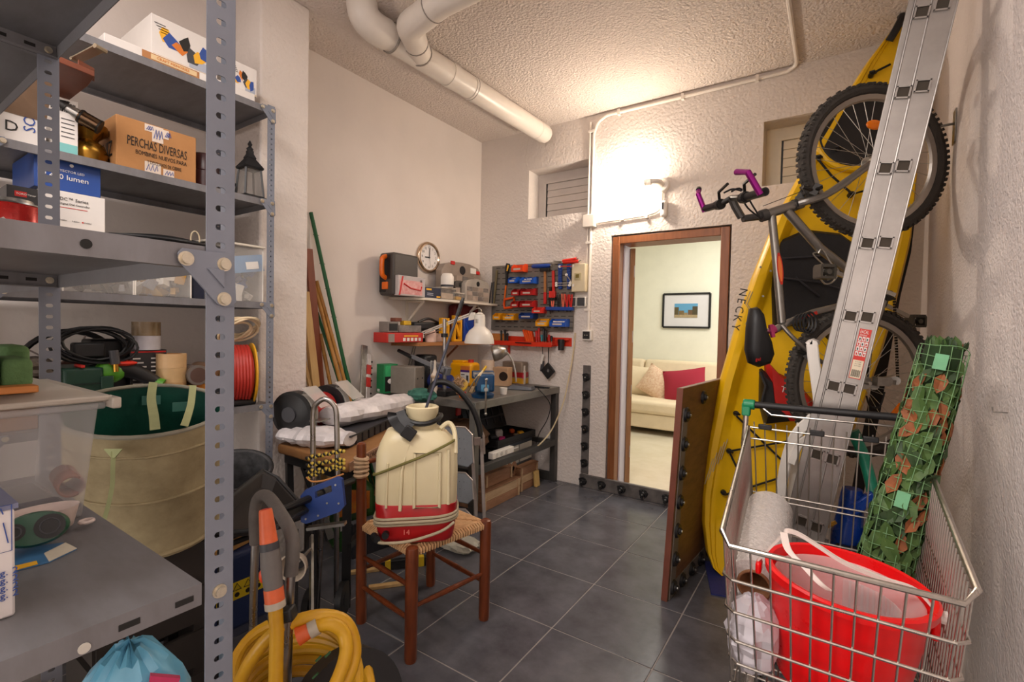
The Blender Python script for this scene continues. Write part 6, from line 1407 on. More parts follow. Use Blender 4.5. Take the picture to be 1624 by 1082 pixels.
build('barrel',MB().tube([nt_+nd*.44,nt_+nd*.6,nt_+nd*.86],[.0185,.021,.0185],n=18),mat('grey nozzle grip',(112,106,102),.6),parent=nz)
build('band',MB().cyl(nt_+nd*.85,nt_+nd*.99,.0195,n=18),mat('orange nozzle',(226,104,58),.45),parent=nz)
build('ring',MB().cyl(nt_+nd*.99,nt_+nd*1.06,.0205,n=18),mat('beige connector',(190,178,160),.4),parent=nz)
build('switch',MB().ball(nt_+nd*.72-CR*.02,(.008,.008,.016)),mat('orange switch',(230,74,26),.4),parent=nz)
build('hose_stem',MB().tube([nt_+nd*1.04,PD(439,1000,1.015),PD(436,1130,1.0)],.0145,n=12),M_hose,parent=nz)
# ---------------- rush chair
chv=thing('rush_chair','stained wooden chair with a rush seat carrying the backpack sprayer','chair',(-1.53,1.58,0))
M_cw=mat('dark stained chair wood',(126,62,30),.28,vs=5,col2=(88,40,18),stretch=(6,6,1.2))
fBL=V((-1.725,1.405,0));fF=V((-1.36,1.352,0));fR=V((-1.292,1.745,0));fBB=V((-1.69,1.815,0))
def turned(name,b,h,r0,r1,lx=V((0,0,0))):
    t=b+lx+Z_*h;return build(name,MB().tube([b,b+Z_*.012,b.lerp(t,.5),t-Z_*.02,t-Z_*.006,t],[r0*.9,r0,(r0+r1)/2,r1,r1*.9,r1*.5],n=18),M_cw,parent=chv)
lb=[turned('leg',fBL,.81,.024,.021,V((-.012,0,0))),turned('leg',fF,.462,.025,.026),turned('leg',fR,.462,.025,.026),turned('leg',fBB,.81,.024,.021,V((-.012,0,0)))]
def rung(a,b,z,r=.011,z2=None):
    return build('rung',MB().tube([a+Z_*z,(a*.5+b*.5)+Z_*((z+(z2 or z))/2),b+Z_*(z2 or z)],[r*.75,r*1.1,r*.75],n=10),M_cw,parent=chv)
rung(fBL,fF,.30);rung(fBL,fF,.165);rung(fF,fR,.215);rung(fF,fR,.0+.0+.345) if False else None
rung(fBB,fR,.30);rung(fBB,fR,.17);rung(fBL,fBB,.24)
rung(fBL,fBB,.72,.013)
M_rush=mat('woven rush',(226,184,136),.85,vs=30,col2=(196,152,106),bump=.5,bs=60)
z=.435
ctr=(fBL+fF+fR+fBB)/4
def corner(p,f): return ctr+(p-ctr)*f
sq=[corner(p,1.0) for p in(fBL,fF,fR,fBB)]
for i in range(4):
    a,b=sq[i],sq[(i+1)%4];n=26;apex=ctr+(a+b-ctr*2)*.06
    for k in range(n):
        f0=k/n;f1=(k+.94)/n
        e0=a.lerp(b,f0*.92+.04);e1=a.lerp(b,f1*.92+.04);i0=e0.lerp(ctr,1-abs(2*((k+.5)/n)-1)*.85-.08);out=((a+b)/2-ctr).normalized()
        dd=(b-a).normalized();w=(e1-e0).length*.62
        mid=(e0+e1)/2
        pth=[mid-Z_*.014-out*.012+Z_*z,mid+out*.008+Z_*(z-.010),mid+out*.010+Z_*(z+.006),mid-out*.010+Z_*(z+.016),i0+Z_*(z+.013)]
        build('rush_strand',MB().tube(pth,w*.62,n=6),M_rush,parent=chv,smooth=60)
build('seat_pad',MB().loft([[p+Z_*(z-.014) for p in [corner(p,.97) for p in sq]],[p+Z_*(z+.012) for p in [corner(p,.95) for p in sq]]]),M_rush,parent=chv)
for k in range(5):
    zz=.665+.018*k;c=fBL+V((-.011,0,zz));build('rope_lashing',MB().tube([c+V((.025*math.cos(q),.025*math.sin(q),.003*math.sin(q+k))) for q in [2*math.pi*i/18 for i in range(18)]],.0098,n=6,closed=True),mat('pale lashing rope',(198,166,132),.9,vs=30),parent=chv)
# straw hank hanging behind the sprayer from the back rung
hk_=thing('straw_hank','brown straw hank hung on the chair back behind the sprayer','straw',(-1.73,1.60,.55))
for k in range(9):
    o=V((-1.74+.012*(k%3),1.50+.022*k,.735));build('strand',MB().tube(spline([o+Z_*.0,o+V((.02,.004,-.06)),o+V((.005,.01*(k%2),-.13)),o+V((.0,-.004,-.19))],4),.011,n=6),mat('brown straw',(142,100,62),.9,vs=30,bump=.5,bs=60),parent=hk_)
# ---------------- backpack sprayer
sx_=(fR-fF);sx_.z=0
spx=V((.76,.65,0)).normalized();spn=V((spx.y,-spx.x,0))   # across the tank, and towards the viewer
Sc=PD(662,780,2.02);Sc=V((Sc.x,Sc.y,0))
zs=.457
M_tank=mat('cream tank plastic',(224,212,176),.35,vs=3,col2=(216,202,162));M_rd=mat('red sprayer base',(176,22,26),.35)
sp_=thing('backpack_sprayer','cream backpack sprayer tank with a red base standing on the rush chair','sprayer',(Sc.x,Sc.y,zs))
def sring(z,w,d,sh=0,n=28,e=.42,oy=0):
    P=[]
    for i in range(n):
        a=2*math.pi*i/n;c,s=math.cos(a),math.sin(a)
        P.append(Sc+spx*(sh+w*math.copysign(abs(c)**e,c))+spn*(oy+d*math.copysign(abs(s)**e,s))+Z_*z)
    return P
build('base',MB().loft([sring(zs,.135,.075),sring(zs+.01,.150,.085),sring(zs+.06,.160,.094),sring(zs+.158,.166,.099),sring(zs+.163,.160,.094)]),M_rd,parent=sp_,smooth=50)
build('tank',MB().loft([sring(zs+.13,.158,.092),sring(zs+.164,.165,.098),sring(zs+.28,.166,.10),sring(zs+.36,.163,.098),sring(zs+.40,.150,.09),sring(zs+.445,.118,.075,e=.6,sh=-.01),sring(zs+.458,.085,.062,e=.8,sh=0)]),M_tank,parent=sp_,smooth=60)
# panel recess ribs
def face(u,z,o=.0): return Sc+spx*u+spn*(.100+o)+Z_*(zs+z)
for u0,u1,z0,z1 in((-.005,.095,.15,.37),):
    fr_=[face(u0,z0),face(u1,z0),face(u1,z1),face(u0,z1)]
    build('rib_frame',MB().tube([p for p in fr_],.007,n=8,closed=True),M_tank,parent=sp_,smooth=60)
build('rib',MB().tube([face(-.06,.14),face(-.055,.3),face(-.03,.40,-.015)],.007,n=8),M_tank,parent=sp_,smooth=60);build('rib',MB().tube([face(.13,.16,-.006),face(.128,.38,-.008)],.007,n=8),M_tank,parent=sp_,smooth=60)
build('rib',MB().tube([face(-.115,.15,-.004),face(-.11,.33,-.004)],.005,n=8),M_tank,parent=sp_,smooth=60)
nk=Sc+spx*.015
build('neck',MB().lathe([(.062,zs+.45),(.058,zs+.50),(.066,zs+.515),(.068,zs+.54),(.060,zs+.545),(.052,zs+.53),(.05,zs+.46)],nk,n=30,caps=False),M_tank,parent=sp_,smooth=50)
build('shoulder_handle',MB().tube(spline([face(.09,.455,-.06),face(.125,.475,-.08),face(.15,.44,-.07),face(.155,.36,-.03)],5),.010,n=8),M_tank,parent=sp_)
build('strap_collar',MB().tube([nk+V((.078*math.cos(q),.078*math.sin(q),zs+.492+.010*math.sin(2*q))) for q in [2*math.pi*i/28 for i in range(28)]],.0105,n=8,closed=True),M_black,parent=sp_)
p0=face(-.10,.50,-.075);p1_=face(-.075,.475,-.04);p2_=face(-.03,.45,-.005)
band('buckle_strap',[p0+Z_*.02,p0,p1_,p2_],.045,M_black,sp_);band('buckle_strap',[face(-.07,.53,-.05),face(-.055,.50,-.035),face(-.02,.47,-.015)],.035,M_black,sp_)
build('buckle',MB().box(p2_+spn*.004,(.05,.016,.05),Matrix((spx,-spn,Z_)).transposed()@Matrix.Rotation(.6,3,'Y')),M_black,parent=sp_,bevel=.004)
lp0=nk+V((.0,.0,zs+.45));lp1=PD(733,478,2.12);
build('lance',MB().cyl(nk+V((-.01,0,zs+.46)),lp1,.0062,n=10),mat('dark blue grey lance',(58,62,76),.35),parent=sp_)
ld_=(lp1-(nk+V((-.01,0,zs+.46)))).normalized()
build('lance_tip',MB().cyl(lp1-ld_*.07,lp1,.0095,n=10).cyl(lp1-ld_*.02,lp1+ld_*.015,.007,n=8),M_black,parent=sp_)
M_olive=mat('olive cord',(112,106,52),.7)
build('olive_cord',MB().tube(spline([face(-.172,.27,-.07),face(-.155,.285,-.01),face(-.06,.325,.006),face(.04,.365,.006),face(.125,.405,-.004),face(.15,.41,-.05)],5),.0055,n=8),M_olive,parent=sp_)
M_hsg=mat('grey pump hose',(176,162,134),.45)
for k in range(3):
    zz=.085+.012*k
    P=[]
    for i in range(41):
        a=2*math.pi*i/40;c,s=math.cos(a),math.sin(a);P.append(Sc+spx*(.168*math.copysign(abs(c)**.5,c))+spn*((.103+.006*(k==1))*math.copysign(abs(s)**.5,s))+Z_*(zs+zz+.012*c))
    build('wrapped_hose',MB().tube(P[:-1],.0058,n=8,closed=True),M_hsg,parent=sp_)
build('wrapped_hose',MB().tube(spline([face(-.15,.02,0),face(-.12,.015,.008),face(-.02,.02,.008),face(.1,.055,.008),face(.155,.085,-.01)],5),.006,n=8),M_hsg,parent=sp_)
build('pump_fitting',MB().cyl(face(-.165,.03,-.03),face(-.145,.03,.01),.014,n=12).cyl(face(-.115,.045,-.01),face(-.115,.045,.012),.014,n=12),M_black,parent=sp_)
text('14',.03,mat('pale red print',(230,120,110),.5,var=0),sp_,face(-.05,.05,-.004),spx,Z_)
# ---------------- step ladder
sl=thing('step_stool','aluminium step stool with grey treads and a black hoop handle before the workbench','stool',(-2.02,2.5,0))
def SLP(x,y,D=3.18): return PD(x,y,D)
for xt,xb in((763,769),(747,757)):
    b=PZ(xb,835,0.0) if False else SLP(xb,822);build('rail',MB().beam(SLP(xt,690),V((b.x,b.y,0.0)),.028,.022,CR),mat('pale aluminium rail',(186,176,170),.35,.6),parent=sl,bevel=.003)
lft=SLP(690,822);build('rail',MB().beam(SLP(688,690),V((lft.x,lft.y,0)),.028,.022,CR),mat('pale aluminium rail',(186,176,170),.35,.6),parent=sl,bevel=.003)
build('hoop_handle',MB().tube(spline([SLP(702,690),SLP(684,640),SLP(682,622),SLP(690,608),SLP(708,607),SLP(728,620),SLP(748,645),SLP(759,672),SLP(763,695)],5),.020,n=12),M_black,parent=sl)
build('handle_joint',MB().tube([SLP(758,672),SLP(765,692),SLP(766,720)],.016,n=8),mat('pale aluminium rail',(186,176,170),.35,.6),parent=sl)
M_trd=mat('grey ribbed tread',(112,116,120),.5)
for y0,y1_ in((676,742),(748,800),(806,840)):
    q=[SLP(700,y0,3.12),SLP(738,y0+2,3.12),SLP(749,y0+14,3.10),SLP(751,y1_-8,3.08),SLP(742,y1_,3.08),SLP(700,y1_-10,3.08)]
    v=(EYE-q[0]).normalized();tr=build('tread',MB().loft([[p-v*.02 for p in q],q]),M_trd,parent=sl,bevel=.006)
    build('tread_edge',MB().tube([q[0],q[1],q[2],q[3]],.006,n=6),mat('pale aluminium rail',(186,176,170),.35,.6),parent=tr)
    for i in range(3):
        for j in range(3): build('grip_stud',MB().ball(q[0].lerp(q[1],.55+.18*i).lerp(q[5].lerp(q[4],.55+.18*i),.3+.25*j)+v*.002,.0035,n=6,k=4),M_dgrey,parent=tr)
build('hinge_block',MB().box(SLP(757,700,3.10),(.04,.03,.05),Matrix((CR,-CF,Z_)).transposed()),mat('grey brown hinge',(120,104,96),.5),parent=sl,bevel=.003)
single('clear_film_bag',crumple(MB(),PZ(722,868,.0)+Z_*.035,(.17,.10,.035),amp=.35,seed=14,n=24,k=9),mat('dusty clear film',(200,196,180),.25,trans=.4,vs=8),'dusty transparent plastic film lying on the floor behind the chair','film',smooth=14)
# things on the floor under the table
gg=thing('green_sack','green sack with a red and orange label slumped under the work table','sack',PZ(560,860,0))
c=PZ(560,862,0)
build('body',MB().loft([[c+V((r*.9*math.cos(q),r*math.sin(q),z)) for q in [2*math.pi*i/18 for i in range(18)]] for r,z in((.12,0),(.15,.05),(.14,.2),(.12,.34),(.06,.40))]),mat('green sack film',(50,96,36),.35,vs=5,col2=(30,70,26)),parent=gg,smooth=50)
v=(EYE-c);v.z=0;v.normalize();sd2=v.cross(Z_)*-1
build('label',MB().prism([(-.08,.22),(.09,.26),(.09,.36),(-.06,.38)],c+v*.13,sd2,Z_,v*.012),mat('red orange print',(220,70,34),.4,vs=14,col2=(230,160,50)),parent=gg)
build('white_print',MB().prism([(-.07,.14),(.07,.16),(.07,.19),(-.07,.18)],c+v*.142,sd2,Z_,v*.004),M_pw,parent=gg)
a=PZ(480,960,0);
lg=thing('steel_angle','perforated grey steel angle lying on the floor under the table','angle',(-2.0,1.75,0))
a=PD(556,880,2.75);b=PD(640,838,3.0);build('bar',MB().beam(V((a.x,a.y,.10)),V((b.x,b.y,.10)),.05,.20),mat('black steel',(52,54,62),.45,.3),parent=lg)
build('flange',MB().beam(V((a.x,a.y,.20)),V((b.x,b.y,.20)),.05,.006),M_rack,parent=lg)
ow=PZ(640,900,0);tw=thing('short_level','short black and yellow spirit level on the floor behind the chair','level',ow)
d_=V((.6,.75,0)).normalized();build('body',MB().beam(ow-d_*.13+Z_*.025,ow+d_*.13+Z_*.025,.03,.05),M_black,parent=tw,bevel=.003);
for f in(-.1,.08): build('end_block',MB().beam(ow+d_*f+Z_*.026,ow+d_*(f+.03)+Z_*.026,.032,.052),mat('yellow plastic',(222,186,40),.4),parent=tw)
for i,(px,py,l,lb) in enumerate(((600,905,.3,'pale wooden lath on the floor left of the short level'),(620,930,.22,'broken wooden lath on the floor behind the front chair leg'))):
    o=PZ(px,py,0);single('floor_lath',MB().beam(o-d_*l/2+Z_*.008,o+d_*l/2+Z_*.008,.03,.016),M_pine,lb,'wood',bevel=.002)
rv=PZ(470,900,0)
bxx=thing('plastic_cup','cream plastic funnel cup hanging behind the hose cart handle','cup',PD(475,890,1.75));o=PD(474,890,1.75)
build('cup_body',MB().lathe([(.03,0),(.045,.03),(.05,.055),(.046,.055),(.028,.004)],o,Matrix((CR,Z_,-CF)).transposed(),n=22,caps=False),mat('cream cup',(190,176,158),.5),parent=bxx,solid=.002)
build('hook',MB().cyl(o,o-CF*-.1,.006,n=8),M_galv,parent=bxx)
# ================================================================ WORKBENCH
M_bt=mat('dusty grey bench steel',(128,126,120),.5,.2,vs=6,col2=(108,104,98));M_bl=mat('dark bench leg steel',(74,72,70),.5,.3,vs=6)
BZ=.828;bx0,bx1,by0,by1=LEFT_X+.005,-1.985,2.54,BACK_Y-.005
wb_=thing('workbench','grey steel workbench along the left wall below the shelves','workbench',((bx0+bx1)/2,(by0+by1)/2,0))
build('top',MB().bb(bx0,bx1,by0,by1,BZ-.055,BZ),M_bt,parent=wb_,bevel=.003)
for x in(bx0+.03,bx1-.03):
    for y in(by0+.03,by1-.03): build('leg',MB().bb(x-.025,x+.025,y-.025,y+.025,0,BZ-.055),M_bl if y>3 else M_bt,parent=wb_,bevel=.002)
build('side_rail',MB().bb(bx1-.055,bx1-.005,by0+.055,by1-.055,.32,.37),M_bl,parent=wb_,bevel=.002)
build('side_rail',MB().bb(bx0+.005,bx0+.055,by0+.055,by1-.055,.32,.37),M_bl,parent=wb_,bevel=.002)
for y in(by0+.03,3.1,by1-.03): build('cross_rail',MB().bb(bx0+.055,bx1-.055,y-.02,y+.02,.32,.36),M_bl,parent=wb_,bevel=.002)
build('foot_bar',MB().bb(bx1-.35,bx1-.055,by1-.05,by1-.01,.0,.07),M_bl,parent=wb_,bevel=.002)
def BP(x,y): return PZ(x,y,BZ+.001)
def onbench(px0,px1,pyb,h,dep,rz=0):   # front-left, front-right points on the bench, box behind
    a=BP(px0,pyb);return a
def BL(px,X): p=PX(px,600,X);return V((X,p.y,BZ+.001))
def obox(name,label,cat,m_,c,dims,rz=0,part='body',bevel=.004,group=None,z=None):
    z=BZ+.001 if z is None else z
    t=thing(name,label,cat,(c[0],c[1],z),rz,group);build(part,MB().box((0,0,dims[2]/2),dims),m_,parent=t,local=True,bevel=bevel);return t
# green box
c=BL(614,-2.78);t=obox('green_carton','tall green carton with a product picture at the left end of the workbench','box',mat('green carton',(28,130,76),.45,var=.05),(c.x,c.y),(.10,.12,.215),rz=-.15)
build('picture',MB().box((.050,-.0,.07),(.002,.10,.11)),M_black,parent=t,local=True);build('label',MB().box((-.02,-.0605,.02),(.03,.002,.02)),M_pw,parent=t,local=True);build('painted_highlight',MB().ball((.051,.0,.09),(.002,.03,.02)),M_pw,parent=t,local=True)  # white highlight painted onto the product picture
build('light_panel',MB().box((.0505,.0,.165),(.001,.10,.08)),mat('bright green print',(60,176,110),.4),parent=t,local=True)
c=BL(645,-2.64);t=obox('grey_metal_case','plain grey metal case standing right of the green carton','case',mat('warm grey case',(142,134,124),.5),(c.x,c.y),(.24,.12,.205),rz=.15,bevel=.008)
for i in(-1,1): build('screw',MB().cyl((.12,.03*i,.12),(.123,.03*i,.12),.006,n=8),M_dgrey,parent=t,local=True)
c=BL(666,-2.28);single('teal_rag',crumple(MB(),(c.x,c.y+.02,BZ+.045),(.11,.08,.045),amp=.35,seed=21,n=20,k=9),mat('teal rag',(64,120,104),.9,vs=16,col2=(40,86,74)),'crumpled teal rag on the front of the workbench before the grey case','rag',smooth=20)
# drill stand
c=BL(705,-2.38);ds=thing('drill_stand','grey drill stand with chrome column and long black lever on the workbench','stand',c)
build('base',MB().box(c+Z_*.02,(.16,.16,.04)),M_black,parent=ds,bevel=.005)
build('column',MB().cyl(c+Z_*.04,PY(705,506,c.y),.014,n=14),M_chr,parent=ds)
build('collar',MB().cyl(PY(705,535,c.y),PY(705,529,c.y),.026,n=14),M_black,parent=ds)
build('bracket',MB().beam(PY(684,578,c.y),PY(712,590,c.y),.05,.06),mat('grey casting',(128,130,136),.45,.3),parent=ds,bevel=.006)
build('lever_arm',MB().beam(PY(652,565,c.y-.05),PY(704,588,c.y-.05),.02,.03),mat('grey casting',(128,130,136),.45,.3),parent=ds,bevel=.003)
build('lever_grip',MB().cyl(PY(632,556,c.y-.05),PY(654,567,c.y-.05),.014,.016,n=12),M_black,parent=ds)
build('drop_link',MB().beam(PY(688,578,c.y-.05),PY(689,600,c.y-.05),.03,.02),mat('grey casting',(128,130,136),.45,.3),parent=ds,bevel=.004)
build('rod',MB().cyl(PY(684,572,c.y-.06),V((PY(684,572,c.y-.06).x,c.y-.06,BZ)),.005,n=8),M_steel,parent=ds)
q=PY(690,575,c.y-.08);st_=thing('silicone_tube','white sealant nozzle cartridge standing in front of the drill stand','cartridge',(q.x,q.y,BZ))
build('cartridge',MB().lathe([(.02,0),(.02,.13),(.03,.135),(.03,.15),(.016,.17),(.010,.20),(.008,.245),(.003,.26)],(q.x,q.y,BZ+.001),n=16),mat('sealant white',(222,208,190),.45),parent=st_)
build('collar',MB().cyl((q.x,q.y,BZ+.135),(q.x,q.y,BZ+.15),.032,n=16),mat('beige collar',(196,170,140),.5),parent=st_)
# articulated lamp
LYp=2.79
def LW(x,y,dy=0): return PY(x,y,LYp+dy)
al=thing('articulated_lamp','white articulated desk lamp with a bell shade clamped to the workbench','lamp',(LW(646,612).x,LYp,BZ))
M_lw=mat('off white lamp enamel',(222,216,206),.35,var=.03)
for o in(0,.03):
    build('lower_arm',MB().cyl(LW(646+o*120,588),LW(660+o*120,532),.005,n=8),M_galv,parent=al)
    build('upper_arm',MB().cyl(LW(662,530+o*110),LW(744,498+o*110),.006,n=8),M_lw,parent=al)
b=LW(646,600);build('stem',MB().cyl(LW(647,590),V((b.x,LYp,BZ)),.008,n=8),M_galv,parent=al)
build('clamp',MB().bb(b.x-.025,b.x+.025,LYp-.03,LYp+.03,BZ,BZ+.012),M_dgrey,parent=al)
build('elbow_bracket',MB().prism([(-.03,-.02),(.045,-.02),(.03,.03),(-.02,.03)],LW(664,532),X_,Z_,Y_*.02),M_lw,parent=al)
build('knob',MB().cyl(LW(706,514,-.02),LW(706,514,.03),.022,n=14),mat('yellow knob',(222,176,30),.4),parent=al)
build('spring',MB().tube([LW(664,536,.02),LW(700,523,.02)],.004,n=6),M_steel,parent=al)
build('head_bracket',MB().prism([(-.02,-.03),(.04,-.02),(.03,.03),(-.01,.03)],LW(746,502),X_,Z_,Y_*.02),M_lw,parent=al)
build('head_wire',MB().tube(spline([LW(744,500),LW(748,494),LW(758,489),LW(763,492),LW(763,498)],4),.004,n=6),M_steel,parent=al)
h0=LW(761,498);sc_=(LW(777,535)-LW(740,535)).length/.2
prof=[(.012,.0),(.032,-.005),(.036,-.02),(.036,-.075),(.042,-.085),(.07,-.105),(.09,-.135),(.1,-.175),(.1,-.185),(.095,-.185),(.085,-.135),(.065,-.11)]
build('shade',MB().lathe([(r*sc_,z*sc_*1.08) for r,z in prof],h0,n=30,caps=False),M_lw,parent=al,smooth=50,solid=.002)
build('cap',MB().cyl(h0-Z_*.002,h0+Z_*.012,.03*sc_,.012,n=18),M_lw,parent=al)
for i in range(3): build('vent_slot',MB().box(h0+V((-.0+.012*(i-1),-.0355*sc_+.002*abs(i-1),-.05*sc_)),(.004,.004,.03)),M_black,parent=al)
build('bulb',MB().ball(h0-Z_*.155*sc_,.03),mat('unlit bulb',(226,222,214),.2),parent=al)
# yellow jerry can
c=BP(728,613);c=V((c.x-.02,c.y+.10,BZ+.001));jc=thing('yellow_jerrycan','yellow plastic jerrycan with a white label in the middle of the workbench','jerrycan',c,rz=.1)
M_jy=mat('yellow jerrycan plastic',(240,168,10),.35,var=.04)
build('body',MB().box((0,0,.10),(.23,.15,.20)),M_jy,parent=jc,local=True,bevel=.03,seg=4)
build('top_step',MB().box((-.05,0,.205),(.12,.08,.02)),M_jy,parent=jc,local=True,bevel=.008);build('cap',MB().cyl((.06,0,.195),(.06,0,.225),.025,n=18),mat('red cap',(180,40,30),.4),parent=jc,local=True)
build('label',MB().box((.05,-.0755,.085),(.09,.002,.10)),M_pw,parent=jc,local=True);build('label_band',MB().box((.05,-.077,.13),(.09,.002,.018)),mat('violet print',(84,40,120),.5,var=0),parent=jc,local=True)
build('orange_panel',MB().box((.05,-.0758,.155),(.09,.001,.035)),M_or,parent=jc,local=True);build('barcode',MB().box((.075,-.077,.07),(.022,.001,.05)),M_dgrey,parent=jc,local=True)
build('label_text',MB().box((.03,-.077,.10),(.035,.001,.008)).box((.03,-.077,.075),(.03,.001,.003)).box((.03,-.077,.06),(.03,.001,.003)),M_pb,parent=jc,local=True)
for r,(px,py,label) in enumerate(((767,600,'cream paper roll standing right of the yellow jerrycan'),)):
    c=BP(px,py+8);single('paper_roll',MB().lathe([(.06,0),(.06,.205),(.022,.205),(.022,.0),(.06,0)],(c.x,c.y+.06,BZ+.001),n=28,caps=False),mat('cream paper',(224,204,184),.8,var=.04),label,'roll')
c=BP(786,613);t=obox('wooden_block_box','pale wooden block with a round opening standing behind the blue vise','block',mat('pale beech',(210,176,142),.6,vs=5,col2=(192,156,122)),(c.x,c.y+.10),(.14,.12,.16),rz=.25)
build('opening',MB().cyl((.03,-.0605,.085),(.03,-.058,.085),.04,n=20),mat('painted opening shade',(46,34,26),.8),parent=t,local=True)  # dark discs on a solid block paint the shade of its openings
build('side_opening_disc',MB().cyl((-.0705,0,.085),(-.068,0,.085),.035,n=18),mat('painted opening shade',(46,34,26),.8),parent=t,local=True)
# blue vise
c=BL(766,-2.10);vz=thing('bench_vise','blue bench vise with a steel screw bolted near the front of the workbench','vise',(c.x,c.y,BZ),rz=.75)
M_vb=mat('blue vise enamel',(12,66,108),.3,var=.06);M_vl=mat('worn light blue enamel',(84,150,190),.4)
build('base',MB().lathe([(.07,0),(.075,.02),(.05,.035),(.05,.05)],(0,0,.001),n=22),M_vb,parent=vz,local=True,scale=1.12)
build('body',MB().box((0,0,.09),(.10,.10,.09)),M_vb,parent=vz,local=True,scale=1.12,bevel=.015,seg=3)
build('fixed_jaw',MB().box((.0,.02,.145),(.14,.04,.05)),M_vb,parent=vz,local=True,scale=1.12,bevel=.006)
build('sliding_jaw',MB().box((.0,-.11,.105),(.12,.05,.11)),M_vb,parent=vz,local=True,scale=1.12,bevel=.014,seg=3);build('beam',MB().box((0,-.06,.075),(.05,.16,.045)),M_vl,parent=vz,local=True,scale=1.12,bevel=.004)
for y in(-.004,-.075): build('jaw_plate',MB().box((0,y,.15),(.13,.008,.03)),M_steel,parent=vz,local=True,scale=1.12)
build('screw',MB().cyl((0,-.13,.075),(0,-.20,.075),.012,n=12),M_steel,parent=vz,local=True,scale=1.12);build('tommy_bar',MB().cyl((.0,-.19,.13),(.0,-.19,-.07),.006,n=8).ball((0,-.19,-.075),.010).ball((0,-.19,.135),.010),M_steel,parent=vz,local=True,scale=1.12)
build('anvil',MB().box((.0,.07,.12),(.06,.07,.04)),M_vl,parent=vz,local=True,scale=1.12,bevel=.006)
# small tub of strings, clamp, bits
c=BP(726,622);t=thing('string_tub','clear tub of beige strings lying tilted on a yellow lid before the jerrycan','tub',(c.x,c.y,BZ))
M3=Matrix.Rotation(.9,3,'X');build('tub',MB().lathe([(.05,-.035),(.055,.04)],(c.x,c.y+.03,BZ+.07),M3,n=22,caps=False).cyl(V((c.x,c.y+.03,BZ+.07))+M3@V((0,0,-.037)),V((c.x,c.y+.03,BZ+.07))+M3@V((0,0,-.034)),.05,n=22),M_clear,parent=t)
sm=MB();rd=random.Random(6)
for k in range(14):
    P=[V((c.x,c.y+.03,BZ+.07))+M3@V((rd.uniform(-.035,.035),rd.uniform(-.035,.035),rd.uniform(-.02,.045))) for _ in range(4)];sm.tube(spline(P,3),.0045,n=5)
build('strings',sm,mat('beige string',(196,160,124),.8,vs=30),parent=t,kind='stuff')
build('yellow_lid',MB().lathe([(.058,-.045),(.062,-.04),(.062,-.03),(.058,-.028)],(c.x-.01,c.y+.02,BZ+.065),M3,n=22),mat('yellow knob',(222,176,30),.4),parent=t)
c=BP(733,631);t=thing('red_clamp','small red and orange spring clamp on the front edge of the workbench','clamp',(c.x,c.y,BZ))
build('jaw',MB().box((c.x,c.y,BZ+.03),(.05,.03,.03)).box((c.x,c.y+.02,BZ+.015),(.03,.02,.02)),M_red,parent=t,bevel=.004);build('handle',MB().box((c.x+.01,c.y-.015,BZ+.012),(.03,.03,.022)),M_or,parent=t,bevel=.004)
for i,(px,py,col,nm,lb) in enumerate(((695,618,(196,160,120),'wooden_reel','small pale wooden reel on the workbench left of the string tub'),(708,626,(150,110,76),'wooden_tool','brown wooden tool handle lying on the front of the workbench'),(750,624,(200,170,130),'cord_hank','hank of beige cord on the bench left of the vise'),(683,622,(140,100,70),'sanding_block','brown sanding block on the workbench beside the teal rag'),(668,628,(176,120,96),'pink_brush','pinkish brush lying at the front of the workbench'))):
    c=BP(px,py);M_=mat(nm.replace('_',' '),col,.7,vs=10)
    if 'reel' in nm: single(nm,MB().lathe([(.03,0),(.03,.012),(.016,.014),(.016,.05),(.03,.052),(.03,.064)],(c.x,c.y+.03,BZ+.001),n=18),M_,lb,'reel')
    elif 'hank' in nm:
        m_=MB();
        for k in range(5): m_.tube([V((c.x,c.y+.02,BZ+.012+.008*k))+V((.05*math.cos(q)+.004*k,.03*math.sin(q),.0)) for q in [2*math.pi*j/16 for j in range(16)]],.006,n=6,closed=True)
        single(nm,m_,M_,lb,'cord')
    elif 'wooden_tool' in nm: single(nm,MB().tube([c+V((-.08,.01,.016)),c+V((0,.02,.016)),c+V((.09,.03,.016))],[.010,.015,.011],n=10),M_,lb,'tool')
    else: single(nm,MB().box((c.x,c.y+.02,BZ+.013),(.10,.05,.024),rz=.4),M_,lb,'tool',bevel=.005)
band_par=None
ck_=thing('cable_ties','pair of cream cables rising from the bench over the blue vise','cable',(BP(745,624).x,BP(745,624).y,BZ))
for dx in(0,8): build('cable',MB().tube(spline([BP(742+dx,624)+Z_*.01,PD(755+dx*.5,600,3.05),PD(766,588,3.12)],4),.005,n=6),mat('cream cable',(216,198,160),.6),parent=ck_)
build('yellow_sleeve',MB().cyl(PD(765,590,3.12),PD(771,581,3.14),.008,n=8),mat('yellow knob',(222,176,30),.4),parent=ck_)
c=BL(690,-2.70);c.y-=.35;single('blue_fabric_roll',MB().cyl((c.x-.18,c.y+.35,BZ+.08),(c.x+.16,c.y+.35,BZ+.08),.06,n=22),mat('navy fabric',(36,52,124),.8),'dark blue fabric roll lying at the back of the workbench behind the drill stand','roll').location.z=BZ+.001
c=BL(672,-2.80);t=obox('black_storage_case','black plastic case at the back of the workbench below the wooden shelf','case',M_black,(c.x,c.y+.02),(.14,.14,.27),bevel=.02)
